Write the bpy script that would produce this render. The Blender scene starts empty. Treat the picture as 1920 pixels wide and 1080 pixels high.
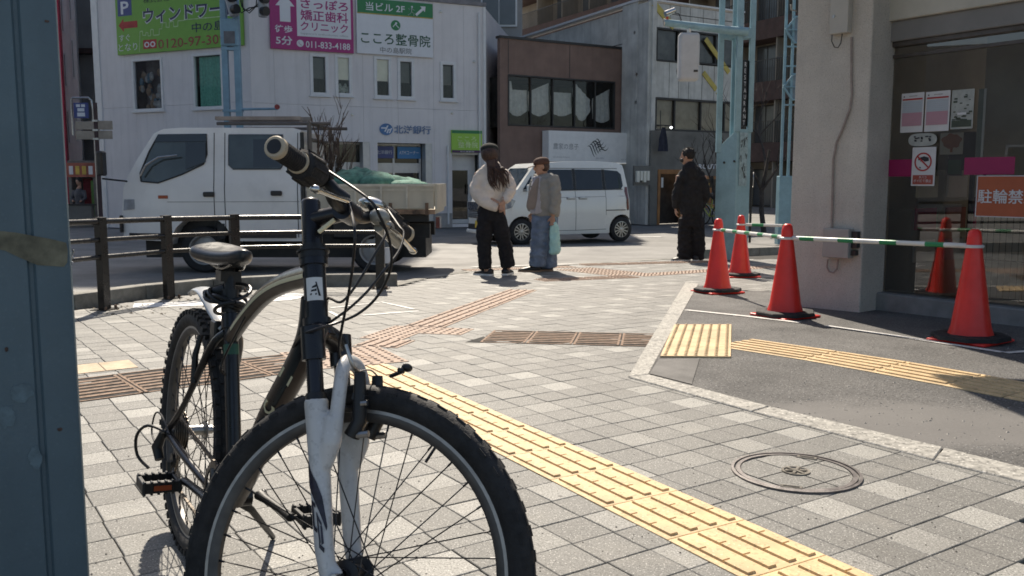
import bpy, bmesh, math, random
from mathutils import Vector, Matrix, noise
random.seed(7)
R = math.radians
sc = bpy.context.scene
COL = sc.collection
# ------------------------------------------------------------------ camera
CAM_H, FPX, HOR = 1.01, 1700.0, 338.0
PITCH = math.atan((540 - HOR) / FPX)
CP, SP = math.cos(PITCH), math.sin(PITCH)
cd = bpy.data.cameras.new('camera'); cam = bpy.data.objects.new('camera', cd); COL.objects.link(cam)
cam.location = (0, 0, CAM_H); cam.rotation_euler = (math.pi/2 - PITCH, 0, 0)
cd.sensor_width = 36; cd.lens = 36 * FPX / 1920; cd.clip_start = .05; cd.clip_end = 600
sc.camera = cam
# ------------------------------------------------------------------ light
SUN_EL = R(47); SUNV = Vector((-.17, .985, 0)).normalized()      # horizontal direction TO the sun
sun_dir = Vector((SUNV.x*math.cos(SUN_EL), SUNV.y*math.cos(SUN_EL), math.sin(SUN_EL)))
w = bpy.data.worlds.new('World'); sc.world = w; w.use_nodes = True
nt = w.node_tree; bg = nt.nodes['Background']
sky = nt.nodes.new('ShaderNodeTexSky'); sky.sky_type = 'NISHITA'; sky.sun_disc = False
sky.sun_elevation = SUN_EL; sky.sun_rotation = math.atan2(SUNV.x, SUNV.y)
sky.air_density = 1.0; sky.dust_density = 1.6; sky.ozone_density = 1.0
nt.links.new(sky.outputs[0], bg.inputs[0]); bg.inputs[1].default_value = .10
ld = bpy.data.lights.new('sun', 'SUN'); ld.energy = 4.9; ld.angle = R(.53); ld.color = (1, .94, .84)
lo = bpy.data.objects.new('sun', ld); COL.objects.link(lo)
lo.rotation_euler = sun_dir.to_track_quat('Z', 'Y').to_euler(); lo.location = (0, 0, 30)
sc.view_settings.view_transform = 'Standard'; sc.view_settings.look = 'None'
sc.view_settings.exposure = .45; sc.view_settings.gamma = 1
sc.view_settings.use_curve_mapping = False
sc.view_settings.use_white_balance = True; sc.view_settings.white_balance_temperature = 6950; sc.view_settings.white_balance_tint = 11
sc.render.engine = 'CYCLES'
sc.cycles.max_bounces = 7; sc.cycles.transparent_max_bounces = 12; sc.cycles.use_denoising = True; sc.cycles.filter_width = 1.7
# ------------------------------------------------------------------ geometry of the place
def zg(x, y):
    z = 0
    if y > 5: z -= .02 * (min(y, 14) - 5)
    if y > 14: z -= .03 * (min(y, 20) - 14)
    return z
def ray(px, py):
    x = (px - 960)/FPX; u = (540 - py)/FPX
    return Vector((x, CP + u*SP, -SP + u*CP))
def P(px, py, d):
    r = ray(px, py); return Vector((0, 0, CAM_H)) + r*(d/r.y)
def G(px, py, dz=0):
    r = ray(px, py); z = 0
    for _ in range(25):
        t = (z + dz - CAM_H)/r.z; q = r*t; z = zg(q.x, q.y)
    return Vector((q.x, q.y, z + dz))
class Frame:                     # a vertical plane: origin, direction along it, s/z coordinates
    def __init__(s, o, d):
        s.o = Vector((o[0], o[1], 0)); s.d = Vector((d[0], d[1], 0)).normalized(); s.n = Vector((-s.d.y, s.d.x, 0))
        s.ang = math.atan2(s.d.y, s.d.x)
    def uv(s, px, py, off=0):
        r = ray(px, py); o = s.o + s.n*off
        t = (o.x*s.n.x + o.y*s.n.y)/(r.x*s.n.x + r.y*s.n.y); q = r*t
        return ((q - o).dot(s.d), q.z + CAM_H)
    def rect(s, x0, x1, yl0, yl1, yr0, yr1, off=0):   # px left/right, top/bottom at left, top/bottom at right
        a, b = s.uv(x0, yl0, off); a2, b2 = s.uv(x0, yl1, off); c, e = s.uv(x1, yr0, off); c2, e2 = s.uv(x1, yr1, off)
        return (a + a2)/2, (c + c2)/2, (b2 + e2)/2, (b + e)/2
# ------------------------------------------------------------------ materials
MATS = {}
def mat(name, col, rough=.6, metal=0, var=.12, vs=6, bump=0, bs=60, spec=.5, speck=0, ss=300, emit=0, coat=0, grime=0, streak=0, bd=.004):
    if name in MATS: return MATS[name]
    m = bpy.data.materials.new(name); m.use_nodes = True; t = m.node_tree; b = t.nodes['Principled BSDF']
    N = t.nodes.new; L = t.links.new
    co = N('ShaderNodeTexCoord').outputs['Object']
    b.inputs['Roughness'].default_value = rough; b.inputs['Metallic'].default_value = metal
    b.inputs['Specular IOR Level'].default_value = spec; b.inputs['Coat Weight'].default_value = coat
    src = None
    def mixc(a, bcol, fac, mode='MIX'):
        x = N('ShaderNodeMix'); x.data_type = 'RGBA'; x.blend_type = mode
        if isinstance(a, tuple): x.inputs[6].default_value = (*a, 1)
        else: L(a, x.inputs[6])
        if isinstance(bcol, tuple): x.inputs[7].default_value = (*bcol, 1)
        else: L(bcol, x.inputs[7])
        if isinstance(fac, float): x.inputs[0].default_value = fac
        else: L(fac, x.inputs[0])
        return x.outputs[2]
    def nz(scale, detail=4, rgh=.6, vec=None):
        x = N('ShaderNodeTexNoise'); x.inputs['Scale'].default_value = scale; x.inputs['Detail'].default_value = detail
        x.inputs['Roughness'].default_value = rgh; L(vec or co, x.inputs['Vector']); return x.outputs['Fac']
    def rmp(f, a, bb, lo=0, hi=1):
        x = N('ShaderNodeMapRange'); x.inputs[1].default_value = a; x.inputs[2].default_value = bb
        x.inputs[3].default_value = lo; x.inputs[4].default_value = hi; L(f, x.inputs[0]); return x.outputs[0]
    dark = tuple(c*(1 - 2.2*var) for c in col); lite = tuple(min(1, c*(1 + 1.6*var)) for c in col)
    n1 = nz(vs)
    src = mixc(dark, lite, rmp(n1, .3, .7))
    if speck:
        n2 = nz(ss, 2, .7)
        src = mixc(src, tuple(c*.25 for c in col), rmp(n2, .56, .66, 0, speck))
        n3 = nz(ss*.8, 2, .8, None)
        v = N('ShaderNodeTexVoronoi'); v.inputs['Scale'].default_value = ss*.9; L(co, v.inputs['Vector'])
        src = mixc(src, tuple(min(.9, c*2.0 + .1) for c in col), rmp(v.outputs['Distance'], .12, .25, speck*.8, 0))
    if grime:
        g = nz(1.7, 6, .7)
        src = mixc(src, tuple(c*.35 + .01 for c in col), rmp(g, .5, .78, 0, grime))
    if streak:
        mp = N('ShaderNodeMapping'); mp.inputs['Scale'].default_value = (3.5, 3.5, .22); L(co, mp.inputs[0])
        g = nz(2.0, 5, .6, mp.outputs[0])
        src = mixc(src, tuple(c*.4 for c in col), rmp(g, .5, .75, 0, streak))
    L(src, b.inputs['Base Color'])
    r2 = rmp(nz(vs*2.3), .3, .7, max(0, rough - .08), min(1, rough + .1)); L(r2, b.inputs['Roughness'])
    if bump:
        bp = N('ShaderNodeBump'); bp.inputs['Strength'].default_value = bump; bp.inputs['Distance'].default_value = bd
        L(nz(bs, 5, .65), bp.inputs['Height']); L(bp.outputs[0], b.inputs['Normal'])
    if emit:
        b.inputs['Emission Color'].default_value = (*col, 1); b.inputs['Emission Strength'].default_value = emit
    MATS[name] = m; return m
def glassy(name, tint=(.8, .85, .85), ior=1.5, rough=0, dark=0):
    if name in MATS: return MATS[name]
    m = bpy.data.materials.new(name); m.use_nodes = True; t = m.node_tree; t.nodes.remove(t.nodes['Principled BSDF'])
    N = t.nodes.new; L = t.links.new; out = t.nodes['Material Output']
    tr = N('ShaderNodeBsdfTransparent'); tr.inputs[0].default_value = (*tint, 1)
    gl = N('ShaderNodeBsdfGlossy'); gl.inputs['Roughness'].default_value = rough; gl.inputs[0].default_value = (.95, .97, 1, 1)
    fr = N('ShaderNodeFresnel'); fr.inputs[0].default_value = ior; mx = N('ShaderNodeMixShader')
    L(fr.outputs[0], mx.inputs[0]); L(tr.outputs[0], mx.inputs[1]); L(gl.outputs[0], mx.inputs[2]); L(mx.outputs[0], out.inputs[0])
    MATS[name] = m; return m
def paver_mat(name, a, b2, randvar, light_seed=None):
    m = bpy.data.materials.new(name); m.use_nodes = True; t = m.node_tree; b = t.nodes['Principled BSDF']; N = t.nodes.new; L = t.links.new
    co = N('ShaderNodeTexCoord').outputs['Object']; geo = N('ShaderNodeNewGeometry'); oi = N('ShaderNodeObjectInfo')
    gp = geo.outputs['Position']
    ad = N('ShaderNodeMath'); ad.operation = 'ADD'; L(geo.outputs['Random Per Island'], ad.inputs[0]); L(oi.outputs['Random'], ad.inputs[1])
    fr = N('ShaderNodeMath'); fr.operation = 'FRACT'; L(ad.outputs[0], fr.inputs[0])
    def nz(scale, det=3, rg=.65):
        x = N('ShaderNodeTexNoise'); x.inputs['Scale'].default_value = scale; x.inputs['Detail'].default_value = det
        x.inputs['Roughness'].default_value = rg; L(gp, x.inputs['Vector']); return x.outputs['Fac']
    def mr(f, p, q, lo, hi):
        x = N('ShaderNodeMapRange'); L(f, x.inputs[0]); x.inputs[1].default_value = p; x.inputs[2].default_value = q; x.inputs[3].default_value = lo; x.inputs[4].default_value = hi; return x.outputs[0]
    def mx(A, B, f, mode='MIX'):
        x = N('ShaderNodeMix'); x.data_type = 'RGBA'; x.blend_type = mode
        for i, s in ((6, A), (7, B)):
            if isinstance(s, tuple): x.inputs[i].default_value = (*s, 1)
            else: L(s, x.inputs[i])
        L(f, x.inputs[0]); return x.outputs[2]
    base = mx(a, b2, mr(nz(150, 3, .85), .40, .60, 0, 1))
    base = mx(base, tuple(c*.22 for c in a), mr(nz(185, 1, .6), .60, .68, 0, .8))
    vo = N('ShaderNodeTexVoronoi'); vo.inputs['Scale'].default_value = 105; L(gp, vo.inputs['Vector'])
    base = mx(base, (.78, .76, .70), mr(vo.outputs['Distance'], .12, .24, .6, 0))
    v = mr(fr.outputs[0], 0, 1, 1 - randvar, 1 + randvar)
    comb = N('ShaderNodeCombineColor'); [L(v, comb.inputs[i]) for i in range(3)]
    one = N('ShaderNodeValue'); one.outputs[0].default_value = 1
    base = mx(base, comb.outputs[0], one.outputs[0], 'MULTIPLY')
    base = mx(base, (.07, .062, .05), mr(nz(1.3, 7, .7), .52, .85, 0, .45))
    base = mx(base, (.42, .39, .33), mr(nz(2.4, 6, .7), .55, .8, 0, .30))
    # small dark gum spots
    v2 = N('ShaderNodeTexVoronoi'); v2.inputs['Scale'].default_value = 5.5; L(gp, v2.inputs['Vector'])
    base = mx(base, (.05, .045, .04), mr(v2.outputs['Distance'], .035, .055, .8, 0))
    L(base, b.inputs['Base Color']); b.inputs['Roughness'].default_value = .62; b.inputs['Specular IOR Level'].default_value = .45
    bp = N('ShaderNodeBump'); bp.inputs['Strength'].default_value = .55; bp.inputs['Distance'].default_value = .003
    L(nz(140, 4, .8), bp.inputs['Height']); L(bp.outputs[0], b.inputs['Normal'])
    MATS[name] = m; return m
m_paver = paver_mat('grey_concrete_paver', (.112, .110, .102), (.228, .223, .206), .12)
m_paver_l = paver_mat('pale_concrete_paver', (.175, .171, .157), (.35, .342, .315), .17)
m_asph = mat('asphalt', (.115, .111, .106), .82, var=.16, vs=1.3, bump=1.0, bs=60, bd=.010, speck=1.0, ss=62, grime=.15)
m_asph_road = mat('road_asphalt', (.19, .183, .17), .7, var=.15, vs=.9, bump=.5, bs=90, speck=.45, ss=70, grime=.3)
m_patch = mat('smooth_asphalt_patch', (.118, .113, .107), .78, var=.12, vs=3, bump=.3, bs=120, speck=.25, ss=120)
m_mortar = mat('joint_sand', (.045, .041, .035), .95, var=.3, vs=20)
m_granite = mat('granite', (.36, .345, .31), .7, var=.2, vs=30, bump=1, bs=55, speck=.9, ss=50, grime=.3)
m_kerb = mat('concrete_kerb', (.26, .25, .22), .85, var=.2, vs=5, bump=.6, bs=60, speck=.3, ss=90, grime=.5)
m_yel = mat('yellow_tactile_resin', (.66, .47, .25), .62, var=.12, vs=7, bump=.4, bs=120, speck=.4, ss=60, grime=.42)
m_pink = mat('faded_orange_tactile', (.37, .262, .195), .7, var=.14, vs=6, bump=.4, bs=120, speck=.35, ss=120, grime=.3)
m_yel2 = mat('worn_yellow_rubber', (.64, .46, .25), .6, var=.12, vs=5, bump=.3, bs=90, speck=.25, ss=60, grime=.38)
m_rust = mat('rusty_iron', (.21, .135, .09), .75, .3, var=.25, vs=14, bump=.5, bs=90, speck=.3, ss=150)
m_pit = mat('drain_pit', (.012, .011, .01), .9)
m_white = mat('white_road_paint', (.72, .70, .66), .7, var=.1, vs=12, speck=.5, ss=60, grime=.4)
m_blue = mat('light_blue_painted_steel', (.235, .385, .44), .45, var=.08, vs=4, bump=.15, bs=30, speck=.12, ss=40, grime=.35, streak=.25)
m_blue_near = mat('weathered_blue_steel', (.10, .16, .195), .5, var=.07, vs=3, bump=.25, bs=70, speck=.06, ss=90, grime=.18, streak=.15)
m_brownsteel = mat('dark_brown_steel', (.012, .010, .009), .3, var=.15, vs=8, bump=.1)
m_black = mat('black_rubber', (.018, .018, .019), .75, var=.2, vs=30, bump=.4, bs=150, grime=.3)
m_tyre = mat('bicycle_tyre_rubber', (.022, .021, .021), .72, var=.25, vs=25, bump=.5, bs=160, grime=.3)
m_navy = mat('dark_navy_frame_paint', (.007, .007, .010), .32, var=.15, vs=20, coat=.15, grime=.15)
m_blk = mat('black_plastic', (.015, .015, .016), .42, var=.2, vs=20, bump=.1)
m_grip = mat('grip_rubber', (.022, .021, .022), .8, var=.2, vs=60, bump=.7, bs=260)
m_gripend = mat('pale_grip_ring', (.50, .42, .30), .5, var=.1, vs=30)
m_chrome = mat('chrome', (.62, .62, .60), .17, 1, var=.06, vs=20)
m_alu = mat('brushed_aluminium', (.50, .49, .47), .35, 1, var=.1, vs=20, grime=.2)
m_rim = mat('anodised_rim', (.11, .105, .10), .5, .6, var=.1, vs=20)
m_wfork = mat('white_fork_paint', (.62, .61, .59), .33, var=.05, vs=8, coat=.3, speck=.22, ss=70, grime=.06, streak=.22)
m_spoke = mat('dark_spoke_steel', (.06, .06, .062), .35, .9, var=.1)
m_cream = mat('cream_decal', (.80, .74, .50), .4, var=.06)
m_decal_g = mat('taupe_decal', (.085, .062, .048), .4, var=.08)
m_deep = mat('near_black', (.008, .008, .009), .5)
m_wht = mat('white_gloss', (.74, .74, .72), .35, var=.03)
m_orange_refl = mat('orange_reflector', (.38, .07, .02), .35, var=.08)
# ------------------------------------------------------------------ mesh helpers
class MB:
    def __init__(s): s.v = []; s.f = []; s.m = []; s.k = 0
    def add(s, vs, fs, mi=None):
        o = len(s.v); s.v += [tuple(v) for v in vs]; s.f += [tuple(i + o for i in f) for f in fs]; s.m += [s.k if mi is None else mi]*len(fs); return s
    def box(s, x0, x1, y0, y1, z0, z1, M=None, mi=None):
        vs = [Vector((x, y, z)) for z in (z0, z1) for y in (y0, y1) for x in (x0, x1)]
        if M: vs = [M @ v for v in vs]
        return s.add(vs, [(0, 2, 3, 1), (4, 5, 7, 6), (0, 1, 5, 4), (2, 6, 7, 3), (0, 4, 6, 2), (1, 3, 7, 5)], mi)
    def tube(s, pts, rad, seg=8, cap=True, mi=None, flat=1.0, up=None):
        pts = [Vector(p) for p in pts]; n = len(pts)
        if not hasattr(rad, '__len__'): rad = [rad]*n
        vs = []; prev = None
        for i, p in enumerate(pts):
            t = (pts[min(i + 1, n - 1)] - pts[max(i - 1, 0)]).normalized()
            if prev is None:
                a = Vector(up) if up else (Vector((0, 0, 1)) if abs(t.z) < .9 else Vector((1, 0, 0)))
                x = t.cross(a).normalized()
            else:
                x = (prev - t*prev.dot(t)).normalized()
            prev = x; y = t.cross(x)
            for k in range(seg):
                an = 2*math.pi*k/seg
                vs.append(p + x*math.cos(an)*rad[i] + y*math.sin(an)*rad[i]*flat)
        fs = [(i*seg + k, i*seg + (k + 1) % seg, (i + 1)*seg + (k + 1) % seg, (i + 1)*seg + k) for i in range(n - 1) for k in range(seg)]
        if cap: fs += [tuple(range(seg - 1, -1, -1)), tuple((n - 1)*seg + k for k in range(seg))]
        return s.add(vs, fs, mi)
    def rings(s, rings, seg=14, cap=True, mi=None, sup=2.0):        # rings: (x,y,z,rx,ry)
        vs = []
        for (x, y, z, rx, ry) in rings:
            for k in range(seg):
                a = 2*math.pi*k/seg; c, d = math.cos(a), math.sin(a)
                vs.append((x + rx*math.copysign(abs(c)**(2/sup), c), y + ry*math.copysign(abs(d)**(2/sup), d), z))
        n = len(rings)
        fs = [(i*seg + k, i*seg + (k + 1) % seg, (i + 1)*seg + (k + 1) % seg, (i + 1)*seg + k) for i in range(n - 1) for k in range(seg)]
        if cap: fs += [tuple(range(seg - 1, -1, -1)), tuple((n - 1)*seg + k for k in range(seg))]
        return s.add(vs, fs, mi)
    def lathe(s, prof, axis_o=(0, 0, 0), seg=24, M=None, mi=None, close=False):   # prof (r, h) about z
        vs = []; n = len(prof)
        for (r, h) in prof:
            for k in range(seg):
                a = 2*math.pi*k/seg; vs.append(Vector((r*math.cos(a), r*math.sin(a), h)))
        M2 = Matrix.Translation(axis_o) @ (M or Matrix())
        vs = [M2 @ v for v in vs]
        fs = [(i*seg + k, i*seg + (k + 1) % seg, ((i + 1) % n)*seg + (k + 1) % seg, ((i + 1) % n)*seg + k) for i in range(n if close else n - 1) for k in range(seg)]
        return s.add(vs, fs, mi)
    def sphere(s, c, rx, ry=None, rz=None, seg=14, rows=9, mi=None):
        ry = ry or rx; rz = rz or rx
        return s.rings([(c[0], c[1], c[2] + rz*math.sin(-math.pi/2 + math.pi*i/rows), max(1e-4, rx*math.cos(-math.pi/2 + math.pi*i/rows)), max(1e-4, ry*math.cos(-math.pi/2 + math.pi*i/rows))) for i in range(rows + 1)], seg, True, mi)
    def prism(s, poly, z0, z1, M=None, mi=None):
        n = len(poly); vs = [Vector((p[0], p[1], z0)) for p in poly] + [Vector((p[0], p[1], z1)) for p in poly]
        if M: vs = [M @ v for v in vs]
        return s.add(vs, [tuple(range(n - 1, -1, -1)), tuple(range(n, 2*n))] + [(i, (i + 1) % n, (i + 1) % n + n, i + n) for i in range(n)], mi)
    def xform(s, M): s.v = [tuple(M @ Vector(v)) for v in s.v]; return s
    def build(s, name, m, parent=None, smooth=False, bevel=0, bseg=1, origin=None, fix=True):
        if isinstance(m, (list, tuple)): ms = list(m)
        else: ms = [m]
        me = bpy.data.meshes.new(name)
        if origin is not None: vv = [(v[0]-origin[0], v[1]-origin[1], v[2]-origin[2]) for v in s.v]
        else: vv = s.v
        me.from_pydata(vv, [], s.f)
        for x in ms: me.materials.append(x)
        me.polygons.foreach_set('material_index', [min(i, len(ms) - 1) for i in s.m])
        if fix:
            bm = bmesh.new(); bm.from_mesh(me); bmesh.ops.recalc_face_normals(bm, faces=bm.faces); bm.to_mesh(me); bm.free()
        if smooth:
            me.polygons.foreach_set('use_smooth', [True]*len(me.polygons))
            if smooth != 'full': me.set_sharp_from_angle(angle=R(40))
        o = bpy.data.objects.new(name, me); COL.objects.link(o)
        if origin is not None: o.location = origin
        if parent: o.parent = parent
        if bevel:
            md = o.modifiers.new('bevel', 'BEVEL'); md.width = bevel; md.segments = bseg; md.limit_method = 'ANGLE'; md.angle_limit = R(35)
        return o
def tag(o, label=None, cat=None, group=None, kind=None):
    if label: o['label'] = label
    if cat: o['category'] = cat
    if group: o['group'] = group
    if kind: o['kind'] = kind
    return o
def thing(name, label, cat, loc=(0, 0, 0), rz=0, group=None):
    o = bpy.data.objects.new(name, None); COL.objects.link(o); o.location = loc; o.rotation_euler = (0, 0, rz); o.empty_display_size = .2
    return tag(o, label, cat, group)
def copy_tree(o, parent=None):
    c = o.copy(); COL.objects.link(c); c.parent = parent
    for ch in list(o.children): copy_tree(ch, c)
    return c
def organic(mb, name, m, parent, voxel=.014, smooth=4, wr=0, ws=9, zst=1.0, seed=0):
    o = mb.build(name, m, None)
    r = o.modifiers.new('r', 'REMESH'); r.mode = 'VOXEL'; r.voxel_size = voxel
    s = o.modifiers.new('s', 'SMOOTH'); s.iterations = smooth; s.factor = .6
    dg = bpy.context.evaluated_depsgraph_get(); me = bpy.data.meshes.new_from_object(o.evaluated_get(dg))
    if wr:
        me.update()
        nn = [v.normal.copy() for v in me.vertices]
        for v, n in zip(me.vertices, nn):
            p = Vector((v.co.x*ws, v.co.y*ws, v.co.z*ws*zst + seed))
            d = noise.noise(p) + .5*noise.noise(p*2.1)
            v.co += n*(wr*(1 - 2*abs(d)))
    o.modifiers.clear(); old = o.data; o.data = me; bpy.data.meshes.remove(old)
    me.polygons.foreach_set('use_smooth', [True]*len(me.polygons))
    o.parent = parent; o.name = name
    return o
def text(name, s, m, x0, x1, z0, z1, y, parent, bold=0, rot=None, spacing=1, ext=.002, keep=False):
    """flat lettering in the plane y (facing -y), fitted to the box x0..x1, z0..z1"""
    cu = bpy.data.curves.new(name, 'FONT'); cu.body = s; cu.extrude = 0; cu.offset = bold; cu.resolution_u = 2; cu.space_character = spacing
    cu.size = 1
    to = bpy.data.objects.new(name, cu); COL.objects.link(to)
    dg = bpy.context.evaluated_depsgraph_get(); dg.update()
    me = bpy.data.meshes.new_from_object(to.evaluated_get(dg)); bpy.data.objects.remove(to); bpy.data.curves.remove(cu)
    if not len(me.vertices): return None
    xs = [v.co.x for v in me.vertices]; ys = [v.co.y for v in me.vertices]
    ax, bx, ay, by = min(xs), max(xs), min(ys), max(ys)
    sx = (x1 - x0)/(bx - ax + 1e-6); sy = (z1 - z0)/(by - ay + 1e-6)
    if keep: sx = sy = min(sx, sy)
    cx, cz = (x0 + x1)/2, (z0 + z1)/2; mx_, my_ = (ax + bx)/2, (ay + by)/2
    for v in me.vertices:
        a, b = (v.co.x - mx_)*sx, (v.co.y - my_)*sy
        v.co = (cx + a, y, cz + b)
    me.materials.clear(); me.materials.append(m)
    o = bpy.data.objects.new(name, me); COL.objects.link(o); o.parent = parent
    return o
def plate(name, m, pts, y, parent, th=.004):       # pts (x,z) polygon, front face at y
    b = MB(); n = len(pts)
    b.add([(p[0], y, p[1]) for p in pts] + [(p[0], y + th, p[1]) for p in pts], [tuple(range(n)), tuple(range(2*n - 1, n - 1, -1))] + [(i, i + n, (i + 1) % n + n, (i + 1) % n) for i in range(n)])
    return b.build(name, m, parent)
def disc(cx, cz, r, n=20, a0=0, a1=2*math.pi, rz=None):
    return [(cx + r*math.cos(a0 + (a1 - a0)*i/n), cz + (rz or r)*math.sin(a0 + (a1 - a0)*i/n)) for i in range(n)]
def rect(x0, x1, z0, z1): return [(x0, z0), (x1, z0), (x1, z1), (x0, z1)]
def inpoly(p, poly):
    x, y = p; c = False; n = len(poly)
    for i in range(n):
        x1, y1 = poly[i]; x2, y2 = poly[(i + 1) % n]
        if (y1 > y) != (y2 > y) and x < (x2 - x1)*(y - y1)/(y2 - y1) + x1: c = not c
    return c
def arc_pts(pts, n=6):           # Catmull-Rom through points
    pts = [Vector(p) for p in pts]; out = []
    for i in range(len(pts) - 1):
        p0 = pts[max(0, i - 1)]; p1 = pts[i]; p2 = pts[i + 1]; p3 = pts[min(len(pts) - 1, i + 2)]
        for k in range(n):
            t = k/n; out.append(.5*((2*p1) + (p2 - p0)*t + (2*p0 - 5*p1 + 4*p2 - p3)*t*t + (3*p1 - p0 - 3*p2 + p3)*t**3))
    out.append(pts[-1]); return out
# ------------------------------------------------------------------ ground sheets
def sheet(name, pts_grid, m, dz, kind='structure'):
    pass
def grid_sheet(name, x0, x1, y0, y1, nx, ny, zf, m, keep=None):
    b = MB(); vs = []; fs = []
    for j in range(ny + 1):
        for i in range(nx + 1):
            x = x0 + (x1 - x0)*i/nx; y = y0 + (y1 - y0)*j/ny; vs.append((x, y, zf(x, y)))
    for j in range(ny):
        for i in range(nx):
            k = j*(nx + 1) + i; fs.append((k, k + 1, k + nx + 2, k + nx + 1))
    b.add(vs, fs); o = b.build(name, m, fix=False); return tag(o, kind='structure')
def poly_sheet(name, poly, zf, m, step=.6, th=0):
    """flat polygon cut into strips across y so that it follows the ground"""
    bm = bmesh.new(); vs = [bm.verts.new((p[0], p[1], 0)) for p in poly]; bm.faces.new(vs)
    ys = [p[1] for p in poly]; y = min(ys) + step
    for yy in sorted(set([5.0, 14.0, 20.0] + [min(ys) + step*k for k in range(1, int((max(ys) - min(ys))/step) + 1)])):
        bmesh.ops.bisect_plane(bm, geom=bm.verts[:] + bm.edges[:] + bm.faces[:], plane_co=(0, yy, 0), plane_no=(0, 1, 0))
    for v in bm.verts: v.co.z = zf(v.co.x, v.co.y)
    for f in bm.faces:
        if f.normal.z < 0: f.normal_flip()
    me = bpy.data.meshes.new(name); bm.to_mesh(me); bm.free(); me.materials.append(m)
    o = bpy.data.objects.new(name, me); COL.objects.link(o); return o
road_edge = [(-1.2, 9.45), (-.95, 10.4), (-.45, 11.35), (.66, 12.35), (2.8, 13.95), (4.7, 15.3), (9, 18.4), (16, 23.6)]
fence_kerb = [(-4.35, 3.2), (-3.98, 5.4), (-3.72, 6.6), (-3.60, 7.4), (-3.33, 8.2), (-2.93, 8.85), (-2.3, 9.3), (-1.2, 9.45)]
FAR = 120
grid_sheet('ground', -150, 150, -60, 260, 30, 64, lambda x, y: zg(x, y) - .12 - (.25 if y > 22 or y < 8 else 0), m_asph_road)
road = poly_sheet('road', [(-60, -30), (-4.6, -30), (-4.45, 3.0)] + fence_kerb + road_edge[1:] + [(60, 52), (60, 60), (-60, 60)], lambda x, y: zg(x, y) - .02, m_asph_road, 2.0)
tag(road, kind='structure')
pave_poly = [(-4.35, 0.2), (-4.2, 4)] + [(x + .03, y - .02) for x, y in fence_kerb[1:]] + [(x, y - .02) for x, y in road_edge[1:]] + [(16, 0.2)]
pave = poly_sheet('pavement', pave_poly, lambda x, y: zg(x, y) - .011, m_mortar, 1.0); tag(pave, kind='structure')
# asphalt apron in front of the shop, bounded by granite
KO = [G(*p) for p in [(1285, 530), (1177, 708), (1355, 760), (1438.7, 780), (1620, 831), (1762, 867.5), (1914, 905)]]
KI = [G(*p) for p in [(1310, 533), (1290, 560), (1264, 610), (1216, 704), (1297, 724.6), (1432.5, 760), (1485, 780), (1681, 818), (1809, 851.5), (1920, 883.5)]]
e1 = (KO[-1] - KO[-2]).normalized()
KO.append(KO[-1] + e1*1.6); KI.append(KI[-1] + e1*1.5)
corner_o, corner_i = KO[1], KI[3]
apron_poly = [(p.x - .01, p.y - .01) for p in KI] + [(7, .6), (7, 8.9), (1.85, 8.9)]
apron = poly_sheet('asphalt_apron', apron_poly, lambda x, y: zg(x, y) + .001, m_asph, .8); tag(apron, kind='structure')
# smooth patches in the apron
# the apron is coarse aggregate with one broad smoothed, dusty area
def apron_nodes():
    nt_ = m_asph.node_tree; N = nt_.nodes.new; L = nt_.links.new; b = nt_.nodes['Principled BSDF']; g = N('ShaderNodeNewGeometry')
    c = G(1660, 795); mp = N('ShaderNodeMapping'); mp.vector_type = 'POINT'; mp.inputs['Location'].default_value = (-c.x, -c.y, 0)
    nz_ = N('ShaderNodeTexNoise'); nz_.inputs['Scale'].default_value = 3.2; nz_.inputs['Detail'].default_value = 6; L(g.outputs['Position'], nz_.inputs['Vector'])
    L(g.outputs['Position'], mp.inputs[0]); m2 = N('ShaderNodeMapping'); m2.inputs['Rotation'].default_value = (0, 0, R(62)); m2.inputs['Scale'].default_value = (.95, 2.5, 1); L(mp.outputs[0], m2.inputs[0])
    ln = N('ShaderNodeVectorMath'); ln.operation = 'LENGTH'; L(m2.outputs[0], ln.inputs[0])
    ad = N('ShaderNodeMath'); ad.operation = 'MULTIPLY_ADD'; L(nz_.outputs['Fac'], ad.inputs[0]); ad.inputs[1].default_value = .9; L(ln.outputs['Value'], ad.inputs[2])
    mr = N('ShaderNodeMapRange'); L(ad.outputs[0], mr.inputs[0]); mr.inputs[1].default_value = 1.15; mr.inputs[2].default_value = 1.5; mr.inputs[3].default_value = .85; mr.inputs[4].default_value = 0
    old = b.inputs['Base Color'].links[0].from_socket; mx = N('ShaderNodeMix'); mx.data_type = 'RGBA'; L(mr.outputs[0], mx.inputs[0]); L(old, mx.inputs[6]); mx.inputs[7].default_value = (.145, .138, .13, 1); L(mx.outputs[2], b.inputs['Base Color'])
    bp = [n for n in nt_.nodes if n.type == 'BUMP'][0]; s = N('ShaderNodeMath'); s.operation = 'SUBTRACT'; s.inputs[0].default_value = 1.0; L(mr.outputs[0], s.inputs[1]); L(s.outputs[0], bp.inputs['Strength'])
apron_nodes()
if 0: patch = poly_sheet('resurfaced_patch', [tuple(G(*p).xy) for p in [(1432, 752), (1480, 738), (1570, 742), (1660, 752), (1720, 745), (1830, 770), (1885, 800), (1893, 822), (1850, 838), (1800, 848), (1690, 818), (1560, 786), (1490, 772)]], lambda x, y: zg(x, y) + .004, m_patch)
patch = poly_sheet('resurfaced_patch', [tuple(G(*p).xy) for p in [(1235, 675), (1312, 673), (1297, 722), (1218, 702)]], lambda x, y: zg(x, y) + .005, m_patch); patch.parent = apron
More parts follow.
